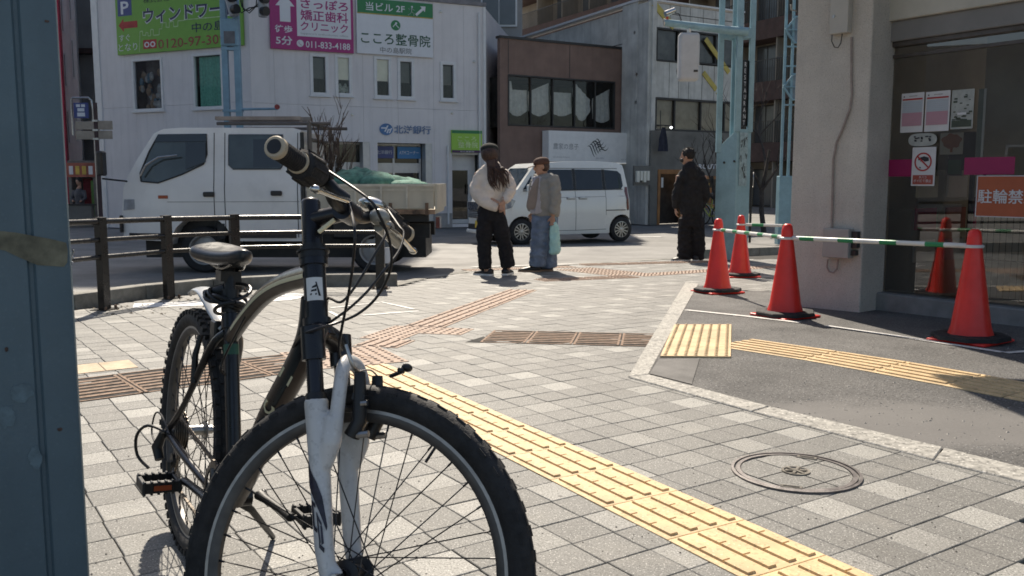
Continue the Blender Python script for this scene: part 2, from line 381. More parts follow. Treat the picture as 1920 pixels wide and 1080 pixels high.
# granite kerb stones
gk = thing('granite_kerb', None, None); del_ = [gk.__delitem__(k) for k in list(gk.keys())]; tag(gk, kind='structure')
def seg_quad(o0, o1, i0, i1, a, b):
    return [o0.lerp(o1, a), o0.lerp(o1, b), i0.lerp(i1, b), i0.lerp(i1, a)]
def stone(q, name='kerb_stone', parent=gk, m=m_granite, z0=-.03, z1=.007):
    b = MB(); c = sum(q, Vector())/4
    q = [p + (c - p).normalized()*.003 for p in q]
    jit = random.uniform(-.0012, .0012)
    vs = [(p.x, p.y, zg(p.x, p.y) + z0) for p in q] + [(p.x, p.y, zg(p.x, p.y) + z1 + jit) for p in q]
    b.add(vs, [(4, 5, 6, 7), (0, 1, 5, 4), (1, 2, 6, 5), (2, 3, 7, 6), (3, 0, 4, 7)])
    return b.build(name, m, parent, bevel=.004, bseg=1)
L1 = (KO[0] - KO[1]).length
for a, b_ in ((0, .22), (.22, .48), (.48, .75), (.75, 1)):
    stone(seg_quad(KO[1], KO[0], KI[3], KI[0], a, b_))
def interp(poly, t):
    ls = [(poly[i + 1] - poly[i]).length for i in range(len(poly) - 1)]; T = sum(ls)*t
    for i, l in enumerate(ls):
        if T <= l + 1e-9: return poly[i].lerp(poly[i + 1], T/l)
        T -= l
    return poly[-1]
PO, PI_ = KO[1:], KI[3:]
ts = [0, .235, .47, .70, 1]
for a, b_ in zip(ts, ts[1:]):
    n = 3
    for k in range(1):
        q = [interp(PO, a), interp(PO, b_), interp(PI_, b_), interp(PI_, a)]
        stone(q)
# ------------------------------------------------------------------ pavers
GA = .59; GS = .1515
GO = G(1731.9, 922.9); GO = Vector((GO.x, GO.y))
ga = Vector((math.cos(GA), math.sin(GA))); gn = Vector((math.sin(GA), -math.cos(GA)))
manc = G(1492, 886); MANR = .216
SD = Vector((.5136, -.858)); SN = Vector((.858, .5136)); S0 = Vector((-.575, 4.6588)) - SN*.1125
def in_any(p):
    if (Vector(p) - manc.xy).length < .11: return True
    u = (Vector(p) - S0); s, n = u.dot(SD), u.dot(SN)
    if -.30 < s < 4.6 and abs(n) < .075: return True
    return False
apron_hide = [(p.x + .06, p.y - .02) for p in KO] + [(7, .6), (7, 8.9), (1.85, 8.9)]
apron_hide = [tuple(KO[0].lerp(KI[0], .9).xy), tuple(KO[1].lerp(KI[3], .85).xy)] + [tuple((interp(PO, t)*.15 + interp(PI_, t)*.85).xy) for t in (.2, .4, .6, .8, 1)] + [(7, .6), (7, 8.9), (1.85, 8.9)]
def visible(x, y, m=60):
    fw = y*CP + CAM_H*SP
    if fw < .3: return False
    X = 960 + FPX*x/fw; Y = 540 + FPX*(y*SP + (CAM_H - 0)*CP)/fw*1.0
    Y = 540 - FPX*((y*SP - (CAM_H)*CP)/fw)
    return -m < X < 1920 + m and Y < 1080 + m*1.3
cells = []
for r in range(-90, 60):
    for c in range(-70, 70):
        p = GO + ga*((c + .5 - 3)*GS) + gn*((r + .5)*GS)
        if p.y < .6 or p.y > 13.6: continue
        if not inpoly(p, pave_poly): continue
        if inpoly(p, apron_hide): continue
        if in_any(p): continue
        if not visible(p.x, p.y): continue
        if 960 + FPX*p.x/p.y < 30: continue
        light = (r % 2 == 1 and c % 2 == 0 and random.random() < .80) or random.random() < .012
        if p.x < -1.0 and p.y > 5.6: light = random.random() < .06
        if p.y > 6 and light: light = random.random() < .7
        # size in the picture; what the bicycle and the steel column hide ranks last
        px = 960 + FPX*p.x/p.y
        cells.append((GS*GS/p.y**3, p, r, c, light))
cells.sort(key=lambda t: -t[0])
def paver_geo(ox, oy, ang, z, tilt=(0, 0), sx=1, h=.011):
    g = .0015 ; b = .0022; s = GS/2
    c, d = math.cos(ang), math.sin(ang)
    vs = []
    for (e, zz) in ((g, 0), (g, h - .0018), (g + b, h)):
        for (i, j) in ((-1, -1), (1, -1), (1, 1), (-1, 1)):
            x, y = i*(s - e), j*(s - e)
            vs.append((ox + x*c - y*d, oy + x*d + y*c, z - .011 + zz + tilt[0]*x + tilt[1]*y))
    fs = [(8, 9, 10, 11)] + [(a + k, a + (k + 1) % 4, a + 4 + (k + 1) % 4, a + 4 + k) for a in (0, 4) for k in range(4)]
    return vs, fs
pv = {}
for lt in (0, 1):
    b = MB(); b.add(*paver_geo(0, 0, 0, 0)); o = b.build('paver', m_paver_l if lt else m_paver); pv[lt] = o.data; bpy.data.objects.remove(o)
NPAV = 292
bs = MB()
for k, (sz, p, r, c, light) in enumerate(cells):
    z = zg(p.x, p.y) + random.uniform(-.0009, .0009); tl = (random.uniform(-.006, .006), random.uniform(-.006, .006)); da = random.gauss(0, .004)
    jx = random.uniform(-.0007, .0007) + (.004 if r % 2 else 0)
    q = p + ga*jx
    if k < NPAV:
        o = bpy.data.objects.new('paver', pv[int(light)]); COL.objects.link(o); o.parent = pave
        o.location = (q.x, q.y, z); o.rotation_euler = (tl[1], -tl[0] - (.0 if p.y < 5 else 0), GA + da)
    else:
        bs.k = int(light); sl = -.02 if 5 < p.y < 14 else 0
        vs, fs = paver_geo(q.x, q.y, GA + da, z, tl)
        vs = [(v[0], v[1], v[2] + sl*(v[1] - q.y)) for v in vs]; bs.add(vs, fs)
o = bs.build('pavers', [m_paver, m_paver_l], pave, fix=False); tag(o, kind='stuff')
# cover ring where pavers meet the manhole etc. handled by the manhole's own frame
# ------------------------------------------------------------------ tactile paving
def drape(mb, dz=0): mb.v = [(x, y, z + zg(x, y) + dz) for x, y, z in mb.v]; return mb
def tile_base(mb, c, d, w, l, h=.004):
    n = Vector((-d.y, d.x)); 
    q = [c - d*l/2 - n*w/2, c + d*l/2 - n*w/2, c + d*l/2 + n*w/2, c - d*l/2 + n*w/2]
    qi = [c + (p - c)*(1 - .012) for p in q]
    mb.add([(p.x, p.y, -.006) for p in q] + [(p.x, p.y, h - .001) for p in q] + [(p.x, p.y, h) for p in qi],
           [(8, 9, 10, 11)] + [(a + k, a + (k + 1) % 4, a + 4 + (k + 1) % 4, a + 4 + k) for a in (0, 4) for k in range(4)])
def bar(mb, c, d, n, l, w, h0, h1, split=0):
    parts = [(-l/2, l/2)] if not split else [(-l/2 + l*i/split + (.002 if i else 0), -l/2 + l*(i + 1)/split - (.002 if i < split - 1 else 0)) for i in range(split)]
    for a, b_ in parts:
        lo = [c + d*a - n*w/2, c + d*b_ - n*w/2, c + d*b_ + n*w/2, c + d*a + n*w/2]; s = .0018
        hi = [c + d*(a + s) - n*(w/2 - s), c + d*(b_ - s) - n*(w/2 - s), c + d*(b_ - s) + n*(w/2 - s), c + d*(a + s) + n*(w/2 - s)]
        k = len(mb.v); 
        mb.add([(p.x, p.y, h0) for p in lo] + [(p.x, p.y, h1) for p in hi], [(4, 5, 6, 7), (0, 1, 5, 4), (1, 2, 6, 5), (2, 3, 7, 6), (3, 0, 4, 7)])
def bar_tile(parent, c, d, m, w=.298, l=.298, nb=4, pitch=.075, split=3, bl=.27, bw=.030, h=.004):
    b = MB(); n = Vector((-d.y, d.x)); tile_base(b, c, d, w, l, h)
    for k in range(nb): bar(b, c + n*((k - (nb - 1)/2)*pitch), d, n, bl, bw, h, h + .0066, split)
    drape(b); return b.build('tactile_tile', m, parent, origin=(c.x, c.y, zg(c.x, c.y)), fix=False)
def dot_tile(parent, c, d, m, w=.298, l=.298, nx=5, ny=5, h=.004, r=.0125):
    b = MB(); n = Vector((-d.y, d.x)); tile_base(b, c, d, w, l, h)
    for i in range(nx):
        for j in range(ny):
            q = c + d*((i - (nx - 1)/2)*l/nx) + n*((j - (ny - 1)/2)*w/ny)
            vs = [(q.x + rr*math.cos(a*math.pi/3), q.y + rr*math.sin(a*math.pi/3), z) for rr, z in ((r, h), (r*.6, h + .0055)) for a in range(6)]
            b.add(vs, [(6, 7, 8, 9, 10, 11)] + [(k, (k + 1) % 6, 6 + (k + 1) % 6, 6 + k) for k in range(6)])
    drape(b); return b.build('tactile_tile', m, parent, origin=(c.x, c.y, zg(c.x, c.y)), fix=False)
ts1 = tag(thing('tactile_strip', None, None), kind='structure')
for k in range(0, 15):
    bar_tile(ts1, S0 + SD*(-.15 + .3*k + .012), SD, m_yel)
ts2 = tag(thing('tactile_crossing', None, None), kind='structure')
dB = Vector((-.43, .9)).normalized(); nB = Vector((-.9, -.43)).normalized(); oB = Vector((-.585, 5.016))
for i in range(2):
    for j in range(2): dot_tile(ts2, oB + dB*(.13 + .3*i) + nB*(.15 + .3*j), dB, m_pink)
dF = Vector((.27, .963)).normalized(); nF = Vector((-dF.y, dF.x))
cA = Vector((-.655, 5.62)); bar_tile(ts2, cA + Vector((-.15, .02)), dF, m_pink)
oA = Vector((-.64, 6.03))
for i in (-1, 1):
    for j in (-1, 1):
        if not (i < 0 and j > 0): dot_tile(ts2, oA + dF*(.15*i + .03) - nF*(.15*j), dF, m_pink)
cF = Vector((-.625, 6.39))
ts3 = tag(thing('tactile_path', None, None), kind='structure')
for k in range(9): bar_tile(ts3, cF + dF*(.15 + .3*k), dF, m_pink)
q0 = cF + dF*2.85
# far tactile paving by the road
def strip_px(a, b_, parent, kind, m, wdt=.298, rows=1):
    A, B = G(*a).xy, G(*b_).xy; d = (B - A).normalized(); L = (B - A).length; n = Vector((-d.y, d.x)); k = max(1, int(round(L/.3)))
    for i in range(k):
        for j in range(rows):
            c = A + d*((i + .5)*L/k) + n*((j - (rows - 1)/2)*.3)
            (dot_tile if kind == 'dot' else bar_tile)(parent, c, d, m)
ts4 = tag(thing('tactile_kerb_strip', None, None), kind='structure')
strip_px((872, 507), (1075, 500), ts4, 'dot', m_pink)
strip_px((1075, 504), (1180, 515), ts4, 'dot', m_pink, rows=2)
strip_px((1090, 497), (1350, 490), ts4, 'bar', m_pink)
strip_px((1010, 526), (1190, 519), ts4, 'bar', m_pink)
strip_px((1190, 517), (1450, 500), ts4, 'dot', m_pink)
# yellow mats on the apron
ts5 = tag(thing('tactile_mat', None, None), kind='structure')
dM = Vector((-.285, -1.155)).normalized(); nM = Vector((-dM.y, dM.x))
a0 = G(1264, 611).xy; a1 = G(1372, 611).xy; b0 = G(1237, 671).xy; b1 = G(1371, 672).xy
for k in range(4):
    t0, t1 = k/4, (k + 1)/4
    mb = MB(); q = [a0.lerp(b0, t0), a1.lerp(b1, t0), a1.lerp(b1, t1), a0.lerp(b0, t1)]; c = sum(q, Vector((0, 0)))/4
    mb.add([(p.x, p.y, .001) for p in q] + [((c + (p - c)*.985).x, (c + (p - c)*.985).y, .012) for p in q], [(4, 5, 6, 7)] + [(i, (i + 1) % 4, 4 + (i + 1) % 4, 4 + i) for i in range(4)])
    for i in range(7):
        for j in range(6):
            u, v = (i + .5)/7, (j + .5)/6; p = q[0].lerp(q[1], u).lerp(q[3].lerp(q[2], u), v); r = .013
            vs = [(p.x + rr*math.cos(a*math.pi/3), p.y + rr*math.sin(a*math.pi/3), z) for rr, z in ((r, .012), (r*.6, .018)) for a in range(6)]
            mb.add(vs, [(6, 7, 8, 9, 10, 11)] + [(i2, (i2 + 1) % 6, 6 + (i2 + 1) % 6, 6 + i2) for i2 in range(6)])
    drape(mb); mb.build('tactile_tile', m_yel2, ts5, fix=False)
sp = [(Vector((1.40, 5.66)) ), Vector((1.80, 5.17)), Vector((2.06, 4.83)), Vector((2.30, 4.50)), Vector((2.46, 4.26)), Vector((2.80, 3.78)), Vector((3.14, 3.3)), Vector((3.48, 2.8))]
for p, q in zip(sp, sp[1:]):
    d = (q - p).normalized(); L = (q - p).length
    o = bar_tile(ts5, (p + q)/2, d, m_yel2, w=.41, l=L - .004, nb=5, pitch=.078, split=1, bl=L - .03, bw=.036, h=.006)
ly = tag(thing('tactile_offcut', None, None), kind='structure')
for c in ((-2.31, 4.86), (-2.20, 4.79)): 
    dL = Vector((math.cos(GA), math.sin(GA)))
mb = MB(); 
for i in range(2):
    tile_base(mb, Vector((-2.30, 4.80)) + ga*(.165*i), ga, .25, .16)
    drape(mb); mb.build('tactile_tile', mat('pale_yellow_tile', (.50, .38, .25), .7, var=.1, vs=9, speck=.3, ss=90), ly, fix=False); mb = MB()
# ------------------------------------------------------------------ drain grates
def grate(parent, c, d, L, W, nb=7):
    n = Vector((-d.y, d.x)); b = MB(); fr = .018
    bar(b, c + n*(W/2 - fr/2), d, n, L - .006, fr, -.009, .004); bar(b, c - n*(W/2 - fr/2), d, n, L - .006, fr, -.009, .004)
    for s in (-1, 1): bar(b, c + d*s*(L/2 - fr/2 - .003), n, -d, W, fr, -.009, .004)
    pw = (W - 2*fr)/nb
    for k in range(nb - 1): bar(b, c + n*(-W/2 + fr + pw*(k + 1)), d, n, L - .03, pw*.52, -.009, .004)
    drape(b); o = b.build('grate', m_rust, parent, origin=(c.x, c.y, zg(c.x, c.y)), fix=False); return o
def pit(parent, pts):
    o = poly_sheet('channel', pts, lambda x, y: zg(x, y) + .0008, m_pit, 1); o.parent = parent; return o
dr = tag(thing('drain_channel', None, None), kind='structure')
dd = Vector((1, -.155)).normalized(); nn_ = Vector((-dd.y, dd.x)); c0 = Vector((-.11, 5.93))
pit(dr, [tuple(c0 + nn_*.27), tuple(c0 + dd*1.19 + nn_*.27), tuple(c0 + dd*1.02 - nn_*.27), tuple(c0 - dd*.15 - nn_*.27)])
for k in range(4): grate(dr, c0 + dd*(.148 + .296*k - .06), dd, .296, .53)
dr2 = tag(thing('drain_channel_by_fence', None, None), kind='structure'); dr2.name = 'drain_channel'
dl = Vector((.79, .61)).normalized(); nl = Vector((-dl.y, dl.x))
cc = Vector((-1.66, 4.645))
pit(dr2, [tuple(cc - dl*1.62 + nl*.27), tuple(cc + dl*1.0 + nl*.27), tuple(cc + dl*1.0 - nl*.27), tuple(cc - dl*1.62 - nl*.27)])
for k in (-2, -1, 0, 1): grate(dr2, cc + dl*(.64*k), dl, .64, .53, 7)
# ------------------------------------------------------------------ manhole
mh = thing('manhole_cover', 'round paver filled manhole cover set in the pavement beside the granite kerb', 'manhole cover', (manc.x, manc.y, .0))
b = MB(); b.lathe([(.219, -.01), (.219, .0065), (.209, .0075), (.209, -.01)], seg=56, close=True)
b.build('frame_ring', mat('cast_iron', (.17, .155, .15), .5, .5, var=.2, vs=20, bump=.4, bs=140), mh, smooth=True)
b = MB(); b.lathe([(.203, -.01), (.203, .0055), (.188, .0065), (.188, -.01)], seg=56, close=True)
b.build('cover_ring', MATS['cast_iron'], mh, smooth=True)
b = MB(); b.lathe([(0, -.0005), (.19, -.0005)], seg=48); b.build('cover_bed', m_mortar, mh)
# pavers inside the cover, clipped to the circle
def clip_circle(poly, r):
    out = []
    n = 5
    pts = []
    for i in range(len(poly)):
        a = Vector(poly[i]); b_ = Vector(poly[(i + 1) % len(poly)])
        for k in range(n): pts.append(a.lerp(b_, k/n))
    res = []
    for p in pts: res.append(p if p.length <= r else p.normalized()*r)
    return res
for r in range(-2, 3):
    for c in range(-2, 3):
        o_ = ga*((c + .42)*GS) + gn*((r + .35)*GS)
        s = GS/2 - .003
        q = [o_ - ga*s - gn*s, o_ + ga*s - gn*s, o_ + ga*s + gn*s, o_ - ga*s + gn*s]
        if min(p.length for p in q) > .18: continue
        q2 = clip_circle(q, .185)
        ar = abs(sum(q2[i].x*q2[(i + 1) % len(q2)].y - q2[(i + 1) % len(q2)].x*q2[i].y for i in range(len(q2))))/2
        if ar < .002: continue
        b = MB(); b.prism([tuple(p) for p in q2], -.001, .004); b.build('paver', m_paver_l if (r, c) == (-1, 0) else m_paver, mh)
b = MB(); b.lathe([(0, .005), (.038, .005), (.040, .0085), (.048, .0085), (.049, .003)], seg=28)
for k in range(6):
    a = k*math.pi/3; b.box(.010, .036, -.005, .005, .005, .0095, Matrix.Rotation(a, 4, 'Z'))
b.lathe([(0, .0095), (.010, .0095), (.013, .004)], seg=12)
b.build('emblem', mat('worn_iron', (.20, .185, .16), .42, .6, var=.2, vs=30), mh, smooth=True)
for a in (-1.95, 1.05):
    b = MB(); M_ = Matrix.Rotation(a, 4, 'Z') @ Matrix.Translation((.178, 0, 0))
    b.box(-.014, .014, -.036, .036, .0, .0078, M_); b.build('lifting_slot', MATS['worn_iron'], mh, bevel=.002)
    b = MB(); b.box(-.006, .006, -.026, .026, .0075, .0085, M_); b.build('slot_recess', m_pit, mh)
# ------------------------------------------------------------------ painted lines
def line_px(pts, wd, m=m_white, dz=.006, parent=None, name='painted_line'):
    q = [G(*p) for p in pts]; b = MB(); L = []; Rr = []
    for i, p in enumerate(q):
        t = (q[min(i + 1, len(q) - 1)] - q[max(0, i - 1)]).xy.normalized(); n = Vector((-t.y, t.x))*wd/2
        L.append((p.x + n.x, p.y + n.y)); Rr.append((p.x - n.x, p.y - n.y))
    for i in range(len(q) - 1):
        n = 6
        for k in range(n):
            f = lambda a, b2, t: (a[0] + (b2[0] - a[0])*t, a[1] + (b2[1] - a[1])*t)
            s = [f(L[i], L[i + 1], k/n), f(L[i], L[i + 1], (k + 1)/n), f(Rr[i], Rr[i + 1], (k + 1)/n), f(Rr[i], Rr[i + 1], k/n)]
            b.add([(x, y, zg(x, y) + dz) for x, y in s], [(0, 1, 2, 3)])
    o = b.build(name, m, parent, fix=False)
    return o
line_px([(1285, 582), (1400, 594), (1500, 606)], .055, parent=apron); line_px([(1550, 612), (1700, 634), (1880, 662)], .055, parent=apron)
line_px([(1885, 663), (1990, 655)], .05, parent=apron)
line_px([(886, 499), (1040, 494), (1187, 489)], .12, parent=road, dz=-.012)
line_px([(1225, 487), (1330, 482)], .12, parent=road, dz=-.012)
line_px([(1180, 443.5), (1240, 443)], .18, parent=road, dz=-.012)
m_wf = mat('fresh_white_paint', (.78, .77, .74), .6, var=.06, vs=9, speck=.25, ss=50)
for pts in ([(250, 574), (330, 571), (420, 568)], [(440, 566), (520, 561), (570, 551)]):
    line_px(pts, .34, m_wf, parent=pave, dz=.004)
line_px([(620, 578), (716, 567), (775, 580)], .035, m_wf, parent=pave, dz=.004); line_px([(618, 585), (640, 596)], .03, m_wf, parent=pave, dz=.004); line_px([(680, 592), (730, 588), (785, 584)], .035, m_wf, parent=pave, dz=.004)
# ------------------------------------------------------------------ kerbs
def kerb(pts, wd, h, m, name, lab=None, step=.9, hidden=0, base=-.12):
    K = tag(thing(name, None, None), kind='structure')
    for i in range(len(pts) - 1):
        A, B = Vector(pts[i]), Vector(pts[i + 1]); n = max(1, round((B - A).length/step)); 
        t = (B - A).normalized(); nv = Vector((-t.y, t.x))
        def nrm(k):
            a = Vector(pts[max(0, k - 1)]); c = Vector(pts[min(len(pts) - 1, k + 1)]); tt = (c - a).normalized(); return Vector((-tt.y, tt.x))
        for k in range(n):
            a, b_ = k/n, (k + 1)/n
            p, q = A.lerp(B, a), A.lerp(B, b_); na = nrm(i).lerp(nrm(i + 1), a)*wd; nb_ = nrm(i).lerp(nrm(i + 1), b_)*wd
            e = t*.003; mb = MB()
            poly = [p + e, q - e, q - e + nb_, p + e + na]
            vs = [(v.x, v.y, zg(v.x, v.y) + base) for v in poly] + [(v.x, v.y, zg(v.x, v.y) + h) for v in poly]
            mb.add(vs, [(0, 3, 2, 1), (4, 5, 6, 7), (0, 1, 5, 4), (1, 2, 6, 5), (2, 3, 7, 6), (3, 0, 4, 7)])
            mb.build('kerb_stone', m, K, bevel=.012 if h > .05 else .004, bseg=2 if h > .05 else 1)
    return K
kerb(fence_kerb, .16, .125, m_kerb, 'concrete_kerb')
kerb([(x, y) for x, y in road_edge[:5]], .14, .003, m_kerb, 'flush_kerb', step=.6)
kerb(road_edge[4:], .16, .12, m_kerb, 'concrete_kerb', step=.9)

# loose grit and small stones
def grit(name, n, region, seed, smin, smax, m):
    rg = random.Random(seed); b = MB()
    for _ in range(n):
        q = G(rg.uniform(region[0], region[1]), rg.uniform(region[2], region[3])); s = rg.uniform(smin, smax)
        if not (name == 'apron_grit') == inpoly((q.x, q.y), apron_poly): continue
        a = rg.uniform(0, 6.3); M_ = Matrix.Translation((q.x, q.y, q.z + .001)) @ Matrix.Rotation(a, 4, 'Z')
        vs = [M_ @ Vector(v) for v in ((-s, -s*.7, 0), (s, -s*.6, 0), (s*.8, s*.7, 0), (-s*.7, s*.8, 0), (s*.1, 0, s*.7))]
        b.add(vs, [(0, 1, 4), (1, 2, 4), (2, 3, 4), (3, 0, 4)])
    return tag(b.build(name, m, None, fix=False), kind='stuff')
grit('apron_grit', 900, (1240, 1920, 620, 880), 4, .002, .007, mat('pale_grit', (.30, .28, .25), .8, var=.3, vs=40))
grit('pavement_grit', 700, (150, 1900, 560, 1080), 6, .0012, .0035, mat('dark_grit', (.07, .06, .05), .8, var=.3, vs=40))
grit('kerb_litter', 160, (135, 420, 545, 590), 9, .004, .016, mat('dry_litter', (.20, .16, .11), .8, var=.4, vs=30))
# ------------------------------------------------------------------ buildings
m_siding = mat('pale_lilac_siding', (.68, .65, .65), .6, var=.03, vs=1.2, bump=.2, bs=10, grime=.12, streak=.22)
m_trim = mat('white_window_frame', (.66, .66, .66), .4, var=.03)
m_brown = mat('brown_render', (.23, .15, .12), .85, var=.08, vs=1.5, bump=.5, bs=60, grime=.2, streak=.2)
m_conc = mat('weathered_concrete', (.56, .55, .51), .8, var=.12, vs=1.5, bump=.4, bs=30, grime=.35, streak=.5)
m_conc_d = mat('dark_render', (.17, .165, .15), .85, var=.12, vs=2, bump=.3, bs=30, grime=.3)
m_apt = mat('beige_apartment_render', (.33, .29, .235), .8, var=.08, vs=1, grime=.3, streak=.2)
m_apt_b = mat('maroon_brown_slab', (.085, .05, .042), .8, var=.12, vs=2, grime=.2)
m_apt_g = mat('grey_apartment_render', (.30, .29, .28), .8, var=.08, vs=1, grime=.2)
m_dframe = mat('dark_window_frame', (.03, .028, .027), .45, var=.1)
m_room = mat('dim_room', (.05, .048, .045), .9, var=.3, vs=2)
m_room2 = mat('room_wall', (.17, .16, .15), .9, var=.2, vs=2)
m_blind = mat('cream_roller_blind', (.80, .78, .68), .8, var=.04, vs=4)
m_curt = mat('white_curtain', (.62, .62, .60), .85, var=.08, vs=9, bump=.4, bs=12)
m_gcurt = mat('mint_curtain', (.24, .60, .50), .8, var=.10, vs=16, speck=.1, ss=14)
m_pane = glassy('window_glass', (.90, .92, .92), 1.5)
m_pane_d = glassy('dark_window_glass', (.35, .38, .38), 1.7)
m_green = mat('lime_sign_green', (.17, .38, .055), .45, var=.03)
m_dgreen = mat('deep_sign_green', (.03, .20, .075), .45, var=.03)
m_mag = mat('magenta_sign', (.36, .028, .17), .45, var=.03)
m_sgnw = mat('sign_white', (.66, .67, .70), .4, var=.02)
m_blk_t = mat('black_lettering', (.02, .02, .03), .5)
m_navy_t = mat('navy_sign', (.05, .07, .22), .45, var=.03)
m_blue_t = mat('blue_sign', (.035, .19, .42), .45, var=.03)
m_red_t = mat('red_sign_print', (.42, .03, .03), .5)
m_grey_t = mat('grey_print', (.33, .33, .34), .5)
m_ora_t = mat('orange_sign', (.55, .13, .05), .5, var=.03)
m_wood = mat('orange_brown_timber', (.33, .145, .045), .55, var=.15, vs=4, streak=.4)
def fchild(mb, name, m, root, F, **k):
    o = mb.build(name, m, root, **k); o.location = F.o - root.location; o.rotation_euler = (0, 0, F.ang); return o
def holes_wall(mb, s0, s1, z0, z1, holes, th=.1, y=0):
    xs = sorted(set([s0, s1] + [min(max(h[i], s0), s1) for h in holes for i in (0, 1)])); zs = sorted(set([z0, z1] + [min(max(h[i], z0), z1) for h in holes for i in (2, 3)]))
    for a, b in zip(xs, xs[1:]):
        run = None
        for c, d in zip(zs, zs[1:]):
            mx, mz = (a + b)/2, (c + d)/2
            solid = not any(h[0] < mx < h[1] and h[2] < mz < h[3] for h in holes)
            if solid: run = (run[0], d) if run else (c, d)
            if run and (not solid or d == zs[-1]): mb.box(a, b, y, y + th, run[0], run[1]); run = None
def window(root, F, r, fw=.05, m_f=None, m_g=None, depth=.07, proud=.03, mull=(), blind=None, room=m_room, roomd=.9, trans=()):
    """a real window: frame ring, pane set back in it, a shallow room behind"""
    s0, s1, z0, z1 = r; m_f = m_f or m_trim; m_g = m_g or m_pane
    b = MB()
    for a in ((s0, s1, z1 - fw, z1), (s0, s1, z0, z0 + fw)): b.box(a[0], a[1], -proud, depth, a[2], a[3])
    for a in ((s0, s0 + fw), (s1 - fw, s1)): b.box(a[0], a[1], -proud, depth, z0 + fw, z1 - fw)
    for q in mull: x = s0 + (s1 - s0)*q; b.box(x - fw*.4, x + fw*.4, -proud*.5, depth*.8, z0 + fw, z1 - fw)
    for q in trans: z = z0 + (z1 - z0)*q; b.box(s0 + fw, s1 - fw, -proud*.4, depth*.78, z - fw*.4, z + fw*.4)
    w_ = fchild(b, 'window', m_f, root, F, bevel=.006)
    b = MB(); b.add([(s0 + fw*.8, depth*.5, z0 + fw*.8), (s1 - fw*.8, depth*.5, z0 + fw*.8), (s1 - fw*.8, depth*.5, z1 - fw*.8), (s0 + fw*.8, depth*.5, z1 - fw*.8)], [(0, 1, 2, 3)])
    b.build('pane', m_g, w_, fix=False)
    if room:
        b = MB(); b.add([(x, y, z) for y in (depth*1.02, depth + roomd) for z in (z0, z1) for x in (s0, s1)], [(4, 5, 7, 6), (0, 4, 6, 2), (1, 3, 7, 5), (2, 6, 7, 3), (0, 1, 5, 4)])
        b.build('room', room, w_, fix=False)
    if blind:
        t, mb_ = blind; b = MB(); b.box(s0 + fw, s1 - fw, depth*.6, depth*.6 + .012, z1 - fw - (z1 - z0 - 2*fw)*t, z1 - fw); b.build('blind', mb_, w_)
    return w_
Cn = (-6.8, 24.1); Rn = (-.79, 27.0); Ln = (-11.95, 26.55)
FL = Frame(Ln, (Cn[0] - Ln[0], Cn[1] - Ln[1])); FR = Frame(Cn, (Rn[0] - Cn[0], Rn[1] - Cn[1]))
LL = (Vector(Cn) - Vector(Ln)).length; LR = (Vector(Rn) - Vector(Cn)).length
HT = FR.uv(905, 12)[1]; BZ = -.36
wb = thing('corner_building', 'pale lilac sided two storey corner building across the road carrying three big signs', 'building', (Cn[0], Cn[1], BZ)); wb.location.z = 0
WR = [FR.rect(*a) for a in [(581, 616, 100, 179, 101, 180), (628, 660, 102, 180, 103, 181), (701, 734, 105, 184, 107, 185), (745, 777, 109, 186, 111, 187), (825, 855, 115, 189, 117, 190)]]
EA = FR.rect(590, 695, 265, 430, 266, 430); EB = FR.rect(709, 811, 267, 430, 270, 425); ED = FR.rect(848, 898, 289, 417, 291, 416)
EA = (EA[0], EA[1], BZ, EA[3]); EB = (EB[0], EB[1], BZ, EB[3]); ED = (ED[0], ED[1], BZ + .1, ED[3])
seams = [0, LR*.09, LR*.27, LR*.45, LR*.60, LR*.76, LR*.90, LR]
bands = [BZ, 3.02, HT]
for (s0, s1) in zip(seams, seams[1:]):
    for (z0, z1) in zip(bands, bands[1:]):
        b = MB(); g = .0025
        holes_wall(b, s0 + g, s1 - g, z0 + g, z1 - g, [h for h in WR + [EA, EB, ED] if h[1] > s0 and h[0] < s1 and h[3] > z0 and h[2] < z1])
        if b.v: fchild(b, 'wall_panel', m_siding, wb, FR)
for i, r in enumerate(WR):
    window(wb, FR, r, fw=.085, blind={1: (.62, m_blind), 2: (.60, m_blind)}.get(i), depth=.09)
    if i in (0, 3, 4):
        b = MB(); b.box(r[0] + .1, r[1] - .1, .14, .15, r[2] + (r[3] - r[2])*.42, r[3] - .1); fchild(b, 'blind', mat('grey_blind', (.16, .165, .15), .8, var=.05), wb, FR)
b = MB(); r = WR[1]
for k in range(7): b.sphere((r[0] + .13 + .05*k, .17, r[2] + .2 + .05*math.sin(k*2)), .05, .04, .12, 8, 6)
fchild(b, 'curtain', mat('patterned_net', (.42, .46, .42), .8, var=.25, vs=20), wb, FR, smooth=True)
WL = [FL.rect(249, 306, 111, 210, 107, 207), FL.rect(362, 419, 101, 206, 97, 203)]
sl = [0, LL*.27, LL*.45, LL*.62, LL*.80, LL]
HL = 9.2
for (s0, s1) in zip(sl, sl[1:]):
    for (z0, z1) in zip([BZ, 3.05, 9.2], [3.05, 9.2]):
        b = MB(); g = .0025
        holes_wall(b, s0 + g, s1 - g, z0 + g, z1 - g, [h for h in WL if h[1] > s0 and h[0] < s1 and h[3] > z0 and h[2] < z1])
        if b.v: fchild(b, 'wall_panel', m_siding, wb, FL)
w0 = window(wb, FL, WL[0], fw=.07, room=None, depth=.08); w1 = window(wb, FL, WL[1], fw=.07, room=m_room, depth=.08)
